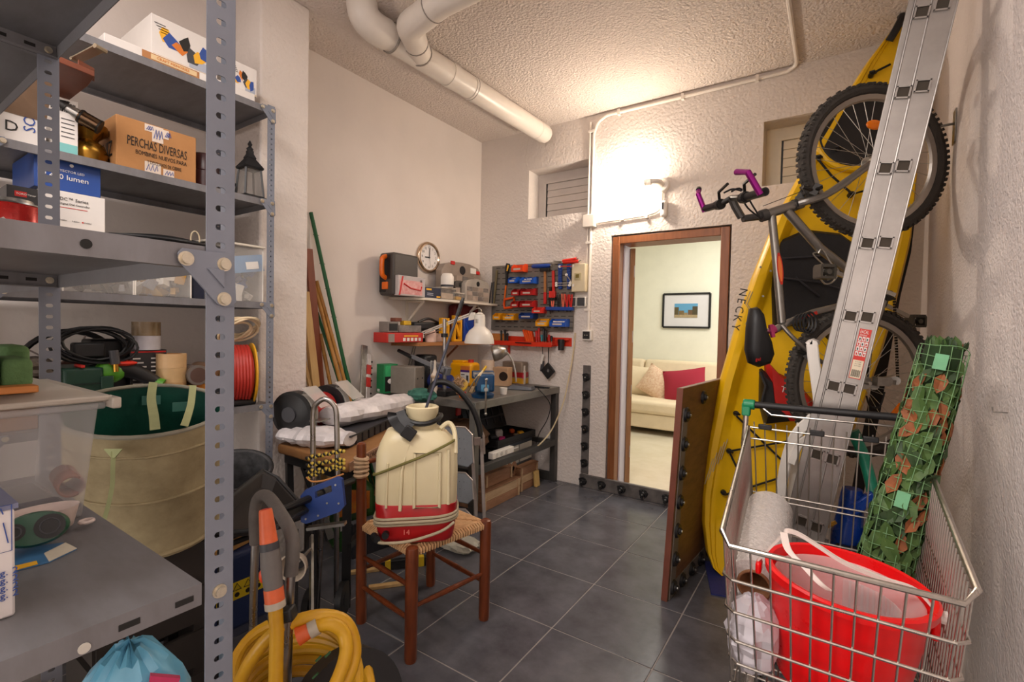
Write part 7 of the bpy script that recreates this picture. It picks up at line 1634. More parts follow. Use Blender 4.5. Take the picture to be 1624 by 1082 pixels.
# gooseneck lamp
c=BP(817,619);gl=thing('gooseneck_lamp','small chrome gooseneck lamp on a dark wedge base at the right of the workbench','lamp',(c.x,c.y+.07,BZ))
q=Matrix.Rotation(.3,3,'Z')
build('base',MB().hexa([V((c.x,c.y+.07,BZ+.001))+q@V(p) for p in((-.12,-.06,0),(.12,-.06,0),(.12,.06,0),(-.12,.06,0),(-.05,-.05,.045),(.11,-.05,.03),(.11,.05,.03),(-.05,.05,.045))]),mat('dark grey metal',(84,84,88),.35,.4),parent=gl,bevel=.006)
yy=c.y+.07
build('gooseneck',MB().tube(spline([PY(818,606,yy),PY(817,590,yy),PY(813,573,yy),PY(806,561,yy),PY(800,557,yy)],5),.008,n=10),M_steel,parent=gl)
hd0=PY(803,556,yy);hd1=PY(788,556,yy)+V((0,-.06,-.025));hh=(hd1-hd0)
build('shade',MB().tube([hd0-hh*.1,hd0,hd0+hh*.4,hd0+hh*.8,hd1],[.015,.035,.06,.068,.066],n=22,caps=False),M_steel,parent=gl,solid=.002,smooth=60)
build('diffuser',MB().cyl(hd1-hh*.06,hd1-hh*.03,.062,n=22),mat('frosted diffuser',(206,186,166),.3),parent=gl)
c=BP(824,610);t=thing('white_spray_can','slim white spray bottle with a pink mark on the lamp side of the workbench','bottle',(c.x,c.y+.04,BZ));o=V((c.x,c.y+.04,BZ+.001))
build('bottle',MB().lathe([(.03,0),(.032,.004),(.032,.12),(.027,.125)],o,n=22),M_whitep,parent=t);build('cap',MB().lathe([(.028,.1255),(.028,.165),(.024,.168)],o,n=22),M_whitep,parent=t)
build('pink_mark',MB().ball(o+V((.018,-.025,.07)),(.014,.010,.028)),mat('pink print',(216,60,110),.5,var=0),parent=t)
c=BP(834,606);t=obox('toolbox_lid','grey toolbox with red and yellow bands against the back wall of the workbench','toolbox',mat('grey toolbox',(140,126,112),.5),(c.x-.02,3.66),(.22,.10,.20),rz=0,bevel=.01)
build('red_band',MB().box((.0,-.0515,.085),(.222,.004,.045)).box((.1115,0,.085),(.004,.1,.045)),mat('red band',(170,30,36),.4),parent=t,local=True);build('yellow_band',MB().box((.0,-.0515,.03),(.222,.004,.05)).box((.1115,0,.03),(.004,.1,.05)),mat('yellow band',(214,162,40),.4),parent=t,local=True)
c=BP(862,610);t=thing('utility_knife','red utility knife lying at the right end of the workbench','knife',(c.x,c.y,BZ))
build('handle',MB().beam(c+V((-.06,0,.010)),c+V((.06,.03,.010)),.026,.018),M_red,parent=t,bevel=.005);build('grip',MB().beam(c+V((-.01,.012,.0195)),c+V((.03,.022,.0195)),.012,.004),M_black,parent=t)
c=BP(855,616);single('black_pliers',MB().beam(c+V((-.06,0,.009)),c+V((.05,.01,.009)),.016,.014).beam(c+V((-.06,.025,.009)),c+V((.05,.015,.009)),.016,.014).beam(c+V((.05,.012,.009)),c+V((.09,.018,.009)),.022,.012),M_black,'black pliers lying on the bench in front of the red knife','pliers',bevel=.003)
c=BP(796,626);single('white_cup',MB().lathe([(.024,0),(.03,.05),(.027,.05),(.021,.004)],(c.x,c.y+.02,BZ+.001),n=18,caps=False).cyl((c.x,c.y+.02,BZ+.001),(c.x,c.y+.02,BZ+.004),.022,n=18),M_whitep,'small white cup on the front edge of the workbench beside the vise','cup')
c=BP(690,606);single('rusty_file_tray',MB().box((c.x,c.y+.16,BZ+.022),(.22,.12,.04),rz=.2),mat('rusty tin tray',(110,72,50),.6,vs=9,col2=(70,50,40)),'rusty brown tin tray on the workbench behind the pale reel','tray',bevel=.006)
# cables down the bench side
single('hanging_wire',MB().tube(spline([PX(852,615,bx1+.01),PX(872,640,bx1+.012),PX(868,665,bx1-.05),PX(855,688,bx1-.12),PX(848,712,bx1-.2)],6),.004,n=6),M_black,'thin black wire hanging from the bench top to the shelf below','wire')
single('cream_power_cable',MB().tube(spline([PY(912,528,BACK_Y-.02),PY(909,560,BACK_Y-.02),PY(902,600,BACK_Y-.05),PY(893,640,3.65)]+[PX(876,680,-1.95),PX(858,703,-1.98),PX(838,718,-2.06),PX(822,723,-2.12)],6),.006,n=6),mat('cream cable',(216,198,160),.6),'cream power cable sweeping from the pegboard down to the bench shelf','cable')
# ---------------- under the bench
SZ=.372
def SX(x,y,X): return PX(x,y,X)
X=-2.10
tbx=thing('open_tool_case','open black tool case with red latches on the lower rail of the workbench','case',(X-.15,3.2,SZ))
y0,y1=3.0,3.56
tcx=X-.02
build('tray',MB().bb(tcx-.30,tcx,y0,y1,SZ+.03,SZ+.045).bb(tcx-.012,tcx,y0,y1,SZ+.045,SZ+.09).bb(tcx-.30,tcx-.288,y0,y1,SZ+.045,SZ+.09).bb(tcx-.288,tcx-.012,y0,y0+.012,SZ+.045,SZ+.09).bb(tcx-.288,tcx-.012,y1-.012,y1,SZ+.045,SZ+.09),M_black,parent=tbx,bevel=.003)
lid0=V((tcx-.30,y0,SZ+.09));lid1=V((tcx-.30,y1,SZ+.09));lz=V((-.12,0,.33))
build('lid',MB().loft([[lid0,lid1,lid1+lz*.9,lid1+lz-Y_*.03,lid0+lz+Y_*.03,lid0+lz*.9],[p+V((-.05,0,-.015)) for p in(lid0,lid1,lid1+lz*.9,lid1+lz-Y_*.03,lid0+lz+Y_*.03,lid0+lz*.9)]]),M_black,parent=tbx,bevel=.004)
for i in range(5):
    p=lid0.lerp(lid1,.12+.19*i)+V((.004,0,0));build('lid_rib',MB().beam(p+lz*.12,p+lz*.9,.012,.012,Y_),M_dgrey,parent=tbx)
build('lid_rib',MB().beam(lid0+lz*.3+V((.006,.02,0)),lid1+lz*.3+V((.006,-.02,0)),.02,.012),M_dgrey,parent=tbx)
M_rl=mat('red latch',(206,34,26),.4)
for p in(lid0+lz*.62-Y_*.03,lid1+lz*.75+Y_*.03): build('latch',MB().box(p,(.02,.05,.09)),M_rl,parent=tbx,bevel=.004)
build('latch',MB().box(lid0.lerp(lid1,.45)+lz*1.0+V((.02,0,-.01)),(.05,.07,.03)),M_rl,parent=tbx,bevel=.004)
rd=random.Random(5)
for i,(yy,col,nm,sz) in enumerate(((.25,(206,40,120),'magenta_bit',(.05,.10,.04)),(.5,(206,200,196),'white_roll',(.06,.06,.06)),(.75,(230,170,40),'yellow_bit',(.05,.09,.04)),(.35,(60,60,64),'grey_bit',(.06,.08,.03)),(.62,(140,120,100),'brown_bit',(.04,.07,.03)),(.85,(210,90,40),'orange_bit',(.04,.05,.035)))):
    build('tool_bit',MB().box((tcx-.06-.13*(i%2),y0+(y1-y0)*yy,SZ+.046+sz[2]/2),sz,rz=rd.random()),mat(nm.replace('_',' '),col,.5),parent=tbx,bevel=.008)
lower=thing('grey_parts_case','dark case with pale drawers hanging under the open tool case','case',(tcx-.15,(y0+y1)/2,.20))
build('shell',MB().bb(tcx-.28,tcx-.02,y0+.10,y1-.02,.20,SZ+.029),mat('blue grey case',(64,72,80),.5),parent=lower,bevel=.006)
for i in range(2):
    w=(y1-y0-.16)/2;ya=y0+.13+w*i;build('drawer_front',MB().bb(tcx-.02,tcx-.012,ya+.006,ya+w-.006,.225,SZ),mat('pale drawer',(176,170,158),.5),parent=lower,bevel=.003)
for zz in(0,): build('strut',MB().bb(tcx-.2,tcx-.1,y0+.2,y1-.1,.0,.20),M_black,parent=lower)
q=PX(784,722,-2.045);t=thing('power_strip','white power strip lying in front of the open tool case','strip',(q.x,q.y+.06,SZ))
build('housing',MB().bb(-2.075,-2.03,PX(782,715,-2.03).y,PX(815,722,-2.03).y,SZ,SZ+.05),M_whitep,parent=t,bevel=.005);build('cord',MB().tube([(-2.05,PX(815,722,-2.03).y,SZ+.025),(-2.05,PX(815,722,-2.03).y+.05,SZ+.02),(-2.07,PX(826,722,-2.03).y+.02,SZ+.012)],.005,n=6),M_whitep,parent=t)
for i in range(3): build('outlet',MB().cyl((-2.03,PX(782,715,-2.03).y+.05+.06*i,SZ+.025),(-2.0285,PX(782,715,-2.03).y+.05+.06*i,SZ+.025),.016,n=14),mat('pale outlet',(206,200,192),.5),parent=t)
# wooden boxes on the floor
M_pw2=mat('weathered box wood',(168,124,92),.7,vs=4,col2=(132,92,64),stretch=(8,1.5,8));M_pw3=mat('paler box wood',(206,176,140),.7,vs=4,col2=(180,146,108),stretch=(8,1.5,8))
def slatbox(name,label,X,px0,px1,z0,z1,dep,n=2,tag_=True):
    y0=PX(px0,790,X).y;y1=PX(px1,790,X).y
    t=thing(name,label,'box',(X-dep/2,(y0+y1)/2,z0),group='wooden boxes under the workbench');h=(z1-z0)/n
    for i in range(n):
        build('slat',MB().bb(X-.010,X,y0,y1,z0+h*i+.001,z0+h*(i+1)-.002),M_pw2 if i%2==0 else M_pw3,parent=t,bevel=.002)
        build('slat',MB().bb(X-dep,X-dep+.01,y0,y1,z0+h*i+.001,z0+h*(i+1)-.002),M_pw2,parent=t,bevel=.002)
        for y in(y0,y1-.01): build('end_slat',MB().bb(X-dep+.01,X-.01,y,y+.01,z0+h*i+.001,z0+h*(i+1)-.002),M_pw2,parent=t,bevel=.002)
    for y in(y0+.012,y1-.032): build('corner_batten',MB().bb(X,X+.008,y,y+.02,z0+.002,z1),M_pw3,parent=t,bevel=.002)
    build('floor_board',MB().bb(X-dep+.011,X-.011,y0+.011,y1-.011,z0+.001,z0+.008),M_pw2,parent=t)
    build('lid_board',MB().bb(X-dep,X+.006,y0,y1,z1+.001,z1+.01),M_pw2,parent=t,bevel=.002)
    return t,y0,y1
t,y0,y1=slatbox('wooden_box','lower wooden slatted box on the floor nearest the step stool',-2.06,766,824,.0,.135,.28)
slatbox('wooden_box','small wooden box resting on the lower slatted box',-2.10,768,812,.146,.235,.18,n=1)
t,ya,yb=slatbox('wooden_box','tall wooden slatted box on the floor nearest the bench end leg',-2.08,824,852,.0,.19,.30,n=3)
q=PX(800,776,-2.12);single('grey_knob_roll',MB().cyl((-2.17,y0+.17,.247),(-2.17,y0+.17,.30),.03,n=16),M_dgrey,'small dark grey roll standing on the wooden boxes','roll')
for i,(dz) in enumerate((0,)):
    m_=MB();m_.beam((-2.13,y1-.08,.146),(-2.13,y1-.02,.23),.012,.10,Y_).beam((-2.13,y1+.035,.146),(-2.13,y1-.02,.23),.012,.10,Y_);single('wooden_roof_piece',m_,M_pw2,'two small boards leaning together like a roof on the wooden boxes','wood')
q=PX(842,780,-2.07);single('sponge_strip',MB().hexa([V((-2.065,yb-.09,.0)),V((-2.065,yb-.03,.0)),V((-2.035,yb-.03,.0)),V((-2.035,yb-.09,.0)),V((-2.071,yb-.10,.13)),V((-2.071,yb-.03,.135)),V((-2.05,yb-.03,.135)),V((-2.05,yb-.10,.13))]),mat('yellow sponge',(206,172,104),.8),'pale yellow strip of foam leaning on the tall wooden box','foam',bevel=.006)
single('brown_bundle',crumple(MB(),(-2.35,2.85,.50),(.22,.18,.125),amp=.25,seed=31),mat('brown burlap',(112,80,56),.9,vs=12),'brown burlap bundle on the lower rails behind the step stool','bundle',smooth=30)
# ================================================================ WHITE SHELF
M_sw=mat('white laminate shelf',(222,212,196),.45,var=.03)
S1Z=1.556;SX1=-2.655
sh=thing('white_shelf','long white wall shelf on brackets above the workbench','shelf',(-2.78,3.2,S1Z-.02))
ys0=2.64
build('board',MB().prism([(LEFT_X,ys0-.05),(SX1-.05,ys0+.03),(SX1,ys0+.12),(SX1,BACK_Y-.01),(LEFT_X,BACK_Y-.01)],(0,0,S1Z-.02),X_,Y_,Z_*.02),M_sw,parent=sh,bevel=.002)
for y in(2.78,3.45):
    build('wall_rail',MB().bb(LEFT_X,LEFT_X+.008,y-.012,y+.012,S1Z-.24,S1Z-.021),M_sw,parent=sh)
    build('bracket_arm',MB().beam((LEFT_X+.01,y,S1Z-.20),(SX1-.06,y,S1Z-.03),.012,.02),M_sw,parent=sh);build('bracket_top',MB().bb(LEFT_X+.008,SX1-.05,y-.01,y+.01,S1Z-.034,S1Z-.021),M_sw,parent=sh)
# black case with orange handle
X=-2.70;y0=PX(624,440,X).y;y1=PX(664,440,X).y;zt=PX(640,402,X).z
kc=thing('black_tool_case','black plastic tool case with an orange handle standing at the end of the white shelf','case',(X-.06,(y0+y1)/2,S1Z))
kd=.155
build('shell',MB().bb(X-kd,X,y0,y1,S1Z+.001,zt),mat('charcoal case plastic',(66,60,56),.5,var=.05),parent=kc,bevel=.018,seg=3)
build('seam',MB().bb(X-kd-.001,X-kd*.48,y0-.0015,y1,S1Z+.02,zt-.02),M_black,parent=kc,bevel=.01)
M_oh=mat('orange handle plastic',(236,110,14),.35)
xm=X-kd*.55
build('handle',MB().tube(spline([(xm,y0+.004,S1Z+.13),(xm,y0-.03,S1Z+.15),(xm,y0-.036,S1Z+.21),(xm,y0-.03,S1Z+.27),(xm,y0+.004,S1Z+.29)],4),.018,n=10),M_oh,parent=kc)
build('latch',MB().bb(xm-.03,xm+.03,y0-.010,y0+.002,S1Z+.045,S1Z+.10),M_oh,parent=kc,bevel=.004)
build('handle_recess',MB().bb(xm-.05,xm+.05,y0-.002,y0+.004,S1Z+.12,S1Z+.30),M_black,parent=kc)
def sbox(name,label,m_,px0,px1,zh,X,dep,part='carton',cat='box'):
    y0=PX(px0,465,X).y;y1=PX(px1,470,X).y
    t=thing(name,label,cat,(X-dep/2,(y0+y1)/2,S1Z));build(part,MB().bb(X-dep,X,y0,y1,S1Z+.001,S1Z+zh),m_,parent=t,bevel=.003);return t,y0,y1
t,y0,y1=sbox('red_grey_carton','grey and red carton with a picture of a red tool on the white shelf',mat('grey carton',(190,180,178),.4),632,674,.15,-2.665,.05)
q=MB();patch(q,(-2.665,y0+.01,S1Z+.012),Y_,Z_,(y1-y0)*.85,.105);build('picture',q,mat('pink picture',(206,120,116),.5,vs=20,col2=(226,190,186)),parent=t)
q=MB();q.tube([(-2.663,y0+.05,S1Z+.09),(-2.663,y0+.12,S1Z+.06),(-2.663,y1-.05,S1Z+.05),(-2.663,y1-.04,S1Z+.08)],.006,n=6);build('tool_print',q,M_red,parent=t)
q=MB();q.prism([(0,0),(.03,.14),(.045,.14),(.015,0)],(-2.6645,y0+.002,S1Z+.003),Y_,Z_,X_*.0008);build('red_stripe',q,M_red,parent=t)
text('18',.03,M_pb,t,(-2.663,y1-.065,S1Z+.12),Y_,Z_)
t,y0,y1=sbox('navy_carton','small navy carton with a yellow corner on the white shelf',mat('navy carton',(40,44,64),.4),673,699,.085,-2.67,.09)
fpatch(t,-2.67,y0+.02,S1Z+.062,.06,.014,M_yp);fpatch(t,-2.67,y1-.05,S1Z+.008,.045,.012,M_yp)
for i in range(2): fpatch(t,-2.67,y0+.03,S1Z+.035-.013*i,.07,.005,mat('pale blue print',(170,176,190),.6,var=0))
c=PX(709,465,-2.70);t=thing('white_jar','white jar standing on a clear tub in the middle of the white shelf','jar',(c.x,c.y,S1Z+.101))
build('jar',MB().lathe([(.05,.0),(.055,.01),(.055,.09),(.04,.115),(.035,.118)],(c.x,c.y,S1Z+.102),n=22),M_whitep,parent=t);build('jar_band',MB().lathe([(.0555,.005),(.0555,.022)],(c.x,c.y,S1Z+.102),n=22,caps=False),M_dgrey,parent=t)
def tub(label,px0,px1,h,X,m2,seed):
    y0=PX(px0,470,X).y;y1=PX(px1,474,X).y
    t=thing('clear_tub',label,'tub',(X-.06,(y0+y1)/2,S1Z));build('body',MB().hexa(fr(X-.11,X-.006,y0+.006,y1-.006,S1Z+.001)+fr(X-.115,X,y0,y1,S1Z+h)),M_clear,parent=t,bevel=.004)
    build('lid',MB().bb(X-.118,X+.003,y0-.003,y1+.003,S1Z+h,S1Z+h+.008),M_lid,parent=t);build('contents',MB().hexa(fr(X-.1,X-.015,y0+.015,y1-.015,S1Z+.006)+fr(X-.1,X-.015,y0+.015,y1-.015,S1Z+h*.6)),m2,parent=t,bevel=.006)
tub('clear tub of pale bits under the white jar',700,723,.092,-2.67,mat('pale bits',(190,168,146),.7,vs=30),1)
tub('low clear tub of yellow bits right of the taller tub',724,736,.06,-2.665,mat('yellow bits',(200,150,30),.6,vs=30),2)
# organizer cases
def organiser(label,px0,px1,zt,X,dep,grey,cols):
    y0=PX(px0,470,X).y;y1=PX(px1,474,X).y;h=zt-S1Z
    t=thing('organizer_case',label,'case',(X-dep/2,(y0+y1)/2,S1Z))
    pr=[(0,.001),(1,.001),(1,.78),(.92,.92),(.7,.99),(.5,1.0),(.3,.98),(.08,.90),(0,.74)]
    build('shell',MB().prism([(p[0]*(y1-y0),p[1]*h) for p in pr],(X-dep,y0,S1Z),Y_,Z_,X_*dep),grey,parent=t,bevel=.004)
    for r in range(cols[1]):
        for c in range(cols[0]):
            w=(y1-y0)*.9/cols[0];hh=h*.6/cols[1];build('compartment',MB().bb(X,X+.003,y0+(y1-y0)*.05+w*c+.004,y0+(y1-y0)*.05+w*(c+1)-.004,S1Z+h*.06+hh*r+.003,S1Z+h*.06+hh*(r+1)-.003),mat('clear compartment %d'%((r+c)%3),((150,138,128),(176,160,148),(130,124,120))[(r+c)%3],.25),parent=t)
    build('handle_hole',MB().cyl((X+.0005,(y0+y1)/2,S1Z+h*.80),(X+.003,(y0+y1)/2,S1Z+h*.80),h*.11,n=20),M_black,parent=t)
    return t,y0,y1,h
t,y0,y1,h=organiser('large grey organizer case with red latches standing against the wall on the white shelf',700,762,PX(730,416,-2.78).z,-2.78,.07,mat('grey organizer shell',(150,136,124),.4),(6,3))
for f in(.25,.9): build('latch',MB().box((-2.776,y0+(y1-y0)*f,S1Z+h*(.95 if f<.5 else .8)),(.012,.05,.03)),M_red,parent=t,bevel=.003)
build('label',MB().box((-2.778,y0+(y1-y0)*.78,S1Z+h*.83),(.004,.08,.05)),M_pw,parent=t)
organiser('smaller clear organizer case standing in front at the right of the white shelf',738,776,PX(755,443,-2.68).z,-2.68,.05,mat('clear organizer shell',(176,168,158),.3),(4,3))
t,y0,y1,h=organiser('dark narrow organizer case between the jar and the clear organizer',721,738,PX(730,445,-2.73).z,-2.73,.04,mat('dark organizer shell',(74,70,66),.4),(2,2))
# clock
ckc=V((LEFT_X,3.008,1.916));kk=thing('wall_clock','round chrome wall clock with a white dial showing nine above the white shelf','clock',ckc)
Mx=Matrix((Y_,Z_,X_)).transposed()
build('rim',MB().lathe([(.100,0),(.128,.0),(.132,.015),(.126,.032),(.112,.036),(.104,.024)],ckc,Mx,n=40,caps=False),mat('champagne chrome',(206,184,160),.2,1,var=.03),parent=kk,smooth=60)
build('dial',MB().cyl(ckc+X_*.018,ckc+X_*.022,.108,n=40),mat('white dial',(232,228,226),.5,var=0),parent=kk)
for i in range(12):
    a=math.pi/2-2*math.pi*(i+1)/12;text(str(i+1),.030,M_pb,kk,ckc+X_*.0225+Y_*(.082*math.cos(a))+Z_*(.082*math.sin(a)),Y_,Z_,align='CENTER',name='numeral')
build('hour_hand',MB().beam(ckc+X_*.025+Y_*.01,ckc+X_*.025-Y_*.05-Z_*.002,.010,.002,X_),M_pb,parent=kk);build('minute_hand',MB().beam(ckc+X_*.027-Z_*.01,ckc+X_*.027+Z_*.08+Y_*.004,.007,.002,X_),M_pb,parent=kk)
build('second_hand',MB().beam(ckc+X_*.029,ckc+X_*.029-Z_*.085+Y_*.012,.002,.001,X_),M_dgrey,parent=kk);build('glass',MB().cyl(ckc+X_*.031,ckc+X_*.0325,.106,n=40),mat('clock glass',(240,240,240),.3,trans=.97,var=0,spec=.1),parent=kk)
# ================================================================ WOODEN SHELF BELOW
S2Z=1.205;SX2=-2.69
s2=thing('wooden_shelf','narrow brown wooden shelf under the white shelf','shelf',(-2.8,3.2,S2Z-.03))
ws0=2.62
build('board',MB().prism([(LEFT_X,ws0),(SX2,ws0+.10),(SX2,3.62),(LEFT_X,3.62)],(0,0,S2Z-.03),X_,Y_,Z_*.03),mat('honey pine shelf',(176,118,64),.5,vs=3,col2=(150,96,50),stretch=(8,.8,8)),parent=s2,bevel=.002)
build('bracket',MB().beam((LEFT_X+.008,3.24,S2Z-.031),(LEFT_X+.008,3.24,S2Z-.18),.02,.012).beam((LEFT_X+.012,3.24,S2Z-.16),(SX2-.05,3.24,S2Z-.036),.014,.014),M_brown,parent=s2)
def s2box(name,label,cat,m_,px0,px1,z0,h,X,dep,part='body',bevel=.004):
    y0=PX(px0,540,X).y;y1=PX(px1,540,X).y
    t=thing(name,label,cat,(X-dep/2,(y0+y1)/2,z0));build(part,MB().bb(X-dep,X,y0,y1,z0+.001,z0+h),m_,parent=t,bevel=bevel);return t,y0,y1
t,y0,y1=s2box('red_carton','long flat red carton at the left end of the wooden shelf','box',mat('red carton',(196,44,36),.45),614,671,S2Z,.075,-2.70,.15)
fpatch(t,-2.70,y0+.01,S2Z+.005,.06,.06,mat('grey print',(150,138,130),.6,var=0))
for i in range(5): fpatch(t,-2.70,y0+(y1-y0)*(.42+.11*i),S2Z+.012,.026,.024,M_pw)
build('text_band',MB().bb(-2.70,-2.6992,y0+(y1-y0)*.45,y0+(y1-y0)*.85,S2Z+.045,S2Z+.056),M_yp,parent=t)
t,y0,y1=s2box('grey_meter','grey boxed meter with a dark screen lying on the red carton','meter',mat('grey meter plastic',(130,122,116),.5),615,632,S2Z+.076,.08,-2.72,.1)
build('screen',MB().bb(-2.72,-2.717,y0+.012,y1-.012,S2Z+.09,S2Z+.142),M_black,parent=t)
s2box('grey_case','grey and white parts case lying on the red carton','case',mat('grey parts case',(150,142,136),.5,vs=14,col2=(90,86,84)),633,668,S2Z+.076,.055,-2.72,.12)
s2box('rust_box','small rust coloured box on top of the grey parts case','box',mat('rust box',(120,66,48),.6),627,637,S2Z+.157,.03,-2.74,.06)
s2box('yellow_sponge','small yellow sponge on top of the grey parts case','sponge',mat('yellow knob',(222,176,30),.4),641,652,S2Z+.132,.035,-2.75,.05)
t,y0,y1=s2box('black_flat_case','black flat case propped at the back of the wooden shelf','case',M_black,658,700,S2Z+.10,.06,-2.76,.12,bevel=.012)
build('case_foot',MB().bb(-2.87,-2.78,y0,y1,S2Z+.001,S2Z+.10),M_dgrey,parent=t)
build('carry_grip',MB().tube(spline([(-2.765,y0+.04,S2Z+.16),(-2.765,(y0+y1)/2,S2Z+.19),(-2.765,y1-.04,S2Z+.16)],5),.010,n=8),M_black,parent=t)
c=PX(683,535,-2.73);single('pink_roll',MB().lathe([(.045,0),(.045,.085),(.03,.10)],(c.x,c.y,S2Z+.001),n=20),mat('pale pink roll',(224,190,176),.7),'pale pink roll standing in the middle of the wooden shelf','roll')
t,y0,y1=s2box('cassette_box','brown and white box of small parts on the wooden shelf right of the pink roll','box',mat('brown parts box',(120,92,80),.6,vs=10,col2=(190,160,146)),688,702,S2Z,.07,-2.70,.10)
# yellow frames and blue case
M_yf=mat('orange yellow plastic',(240,170,20),.4)
for px,h,lb in((707,.20,'yellow plastic frame tool standing on the wooden shelf, left one'),(727,.225,'yellow plastic frame tool standing on the wooden shelf beside the blue case')):
    y0=PX(px-6,540,-2.70).y;y1=PX(px+6,540,-2.70).y;t=thing('yellow_frame_tool',lb,'tool',(-2.72,(y0+y1)/2,S2Z),group='yellow frame tools')
    build('frame',MB().bb(-2.74,-2.70,y0,y0+.018,S2Z+.001,S2Z+h).bb(-2.74,-2.70,y1-.018,y1,S2Z+.001,S2Z+h).bb(-2.74,-2.70,y0+.018,y1-.018,S2Z+.001,S2Z+.02).bb(-2.74,-2.70,y0+.018,y1-.018,S2Z+h-.06,S2Z+h),M_yf,parent=t,bevel=.004)
    build('brace',MB().beam((-2.72,y0+.02,S2Z+h-.06),(-2.72,y1-.02,S2Z+.05),.03,.02,X_),M_yf,parent=t);build('pin',MB().cyl((-2.70,(y0+y1)/2,S2Z+h-.03),(-2.695,(y0+y1)/2,S2Z+h-.03),.012,n=12),M_black,parent=t)
t,y0,y1=s2box('blue_tool_case','deep blue plastic tool case at the right of the wooden shelf','case',mat('royal blue plastic',(18,58,150),.35),736,752,S2Z,.215,-2.70,.14,bevel=.012)
build('emboss',MB().tube(spline([(-2.70,y0+.02,S2Z+.17),(-2.697,y0+.05,S2Z+.10),(-2.70,y1-.02,S2Z+.06)],5),.006,n=6),mat('bright blue rib',(30,90,190),.3),parent=t)
t,y0,y1=s2box('maroon_bag','dark maroon fabric bag behind the lamp arm on the wooden shelf','bag',mat('maroon fabric',(96,22,26),.7,vs=8),722,760,S2Z+.0,.33,-2.78,.10,bevel=.03)
c=V((-2.70,3.66,1.20));single('orange_wood_block',MB().box((-2.62,BACK_Y-.03,1.235),(.16,.05,.085)),mat('orange wood',(206,130,62),.5,vs=6,stretch=(10,1,10)),'orange wooden block fixed to the wall below the pegboard','block',bevel=.004)
# ================================================================ PEGBOARD
PYF=BACK_Y-.03
pb_=thing('pegboard','grey slotted metal tool board on the back wall','board',(-2.29,PYF,1.3))
px0,px1,pz0,pz1=-2.725,-1.862,1.31,1.915
M_peg=mat('grey tool board steel',(120,114,106),.5,.2,var=.06)
build('sheet',MB().bb(px0,px1,PYF,BACK_Y-.012,pz0,pz1),M_peg,parent=pb_,bevel=.003)
for x in(px0+.05,px1-.05): build('wall_spacer',MB().bb(x-.02,x+.02,BACK_Y-.012,BACK_Y-.0005,pz0+.05,pz1-.05),M_peg,parent=pb_)
sl_=MB()
for r in range(12):
    for c in range(12):
        x=px0+.05+c*.07;zz=pz0+.03+r*.05;sl_.bb(x,x+.045,PYF-.0008,PYF,zz,zz+.006)
build('painted_slot_rows',sl_,M_slot_shade,parent=pb_,kind='stuff')  # dark bars on the sheet paint the shade of its slots
def PP(x,y,d=0): return PY(x,y,PYF-d)
def pbin(px,py,w,h,col,label,dep=.09,group='storage bins on the tool board'):
    c=PP(px,py,.001);W=w*.00565;H=h*.0058
    t=thing('storage_bin_small' if False else 'storage_bin',label,'bin',(c.x,c.y-dep/2,c.z-H/2),group=group)
    x0,x1=c.x-W/2,c.x+W/2;z0,z1=c.z-H/2,c.z+H/2;y1=PYF-.001;y0=y1-dep;e=.004;m_=MB()
    m_.hexa([V((x0,y0,z0)),V((x1,y0,z0)),V((x1,y1,z0)),V((x0,y1,z0)),V((x0,y0,z0+e)),V((x1,y0,z0+e)),V((x1,y1,z0+e)),V((x0,y1,z0+e))])
    for xa,xb in((x0,x0+e),(x1-e,x1)): m_.prism([(0,e),(0,H),(dep*.55,H),(dep,H*.62),(dep,e)],(xa,y1,z0),-Y_,Z_,X_*(xb-xa))
    m_.bb(x0+e,x1-e,y1-e,y1,z0+e,z1);m_.bb(x0+e,x1-e,y0,y0+e,z0+e,z0+H*.55)
    build('bin_body',m_,col,parent=t)
    build('label_strip',MB().bb(x0+W*.2,x1-W*.2,y0-.0012,y0,z0+H*.2,z0+H*.42),mat('label card',(196,186,176),.6,var=0),parent=t)
    return t,x0,x1,y0,y1,z0,z1
Mo=mat('orange red bin',(226,72,24),.35);Mr=mat('deep red bin',(172,22,22),.35);Mb_=mat('blue bin',(20,84,186),.35);Mb2=mat('navy bin',(18,58,130),.35);My=mat('yellow bin',(240,164,16),.35)
K=1332/160
def pk(u,v): return 770+u/K,400+v/K
bins=[(485,220,(196,130),Mo,'single orange red bin in the top row of the tool board'),
(420,375,(140,110),Mb_,'blue bin in the second row of the tool board, left one'),(610,380,(230,110),Mb_,'blue bin in the second row of the tool board, right one'),
(460,535,(130,110),Mr,'deep red bin in the third row of the tool board, left one'),(610,530,(200,110),Mr,'deep red bin in the third row of the tool board, right one'),
(450,690,(130,110),Mr,'deep red bin in the fourth row of the tool board, left one'),(605,685,(210,110),Mr,'deep red bin in the fourth row of the tool board, right one'),
(745,770,(160,100),mat('bright red bin',(214,50,40),.35),'bright red bin just left of the blue tool rail'),
(215,850,(130,110),My,'yellow bin in the lowest row of the tool board, far left one'),(370,855,(190,110),My,'yellow bin in the lowest row of the tool board, second from the left'),(600,840,(240,100),Mb2,'navy bin right of the two yellow bins on the tool board'),
(800,930,(180,120),My,'yellow bin filled with small parts at the lower right of the tool board'),(1010,935,(240,120),Mb_,'blue bin at the lower right corner of the tool board')]
for i,(u,v,(w,h),cm,lb) in enumerate(bins):
    r_=pbin(*pk(u,v),w/K*.92,h/K*.8,cm,lb)
    if i in(1,2,11,12,9):
        t,x0,x1,y0,y1,z0,z1=r_;g=MB();rd=random.Random(i)
        for k in range(6): g.box((x0+.015+(x1-x0-.03)*rd.random(),y0+.03+.03*rd.random(),z0+(z1-z0)*.5),(.02,.02,.03),rz=rd.random())
        build('small_parts',g,(M_wp,M_gp)[i%2],parent=t,kind='stuff')
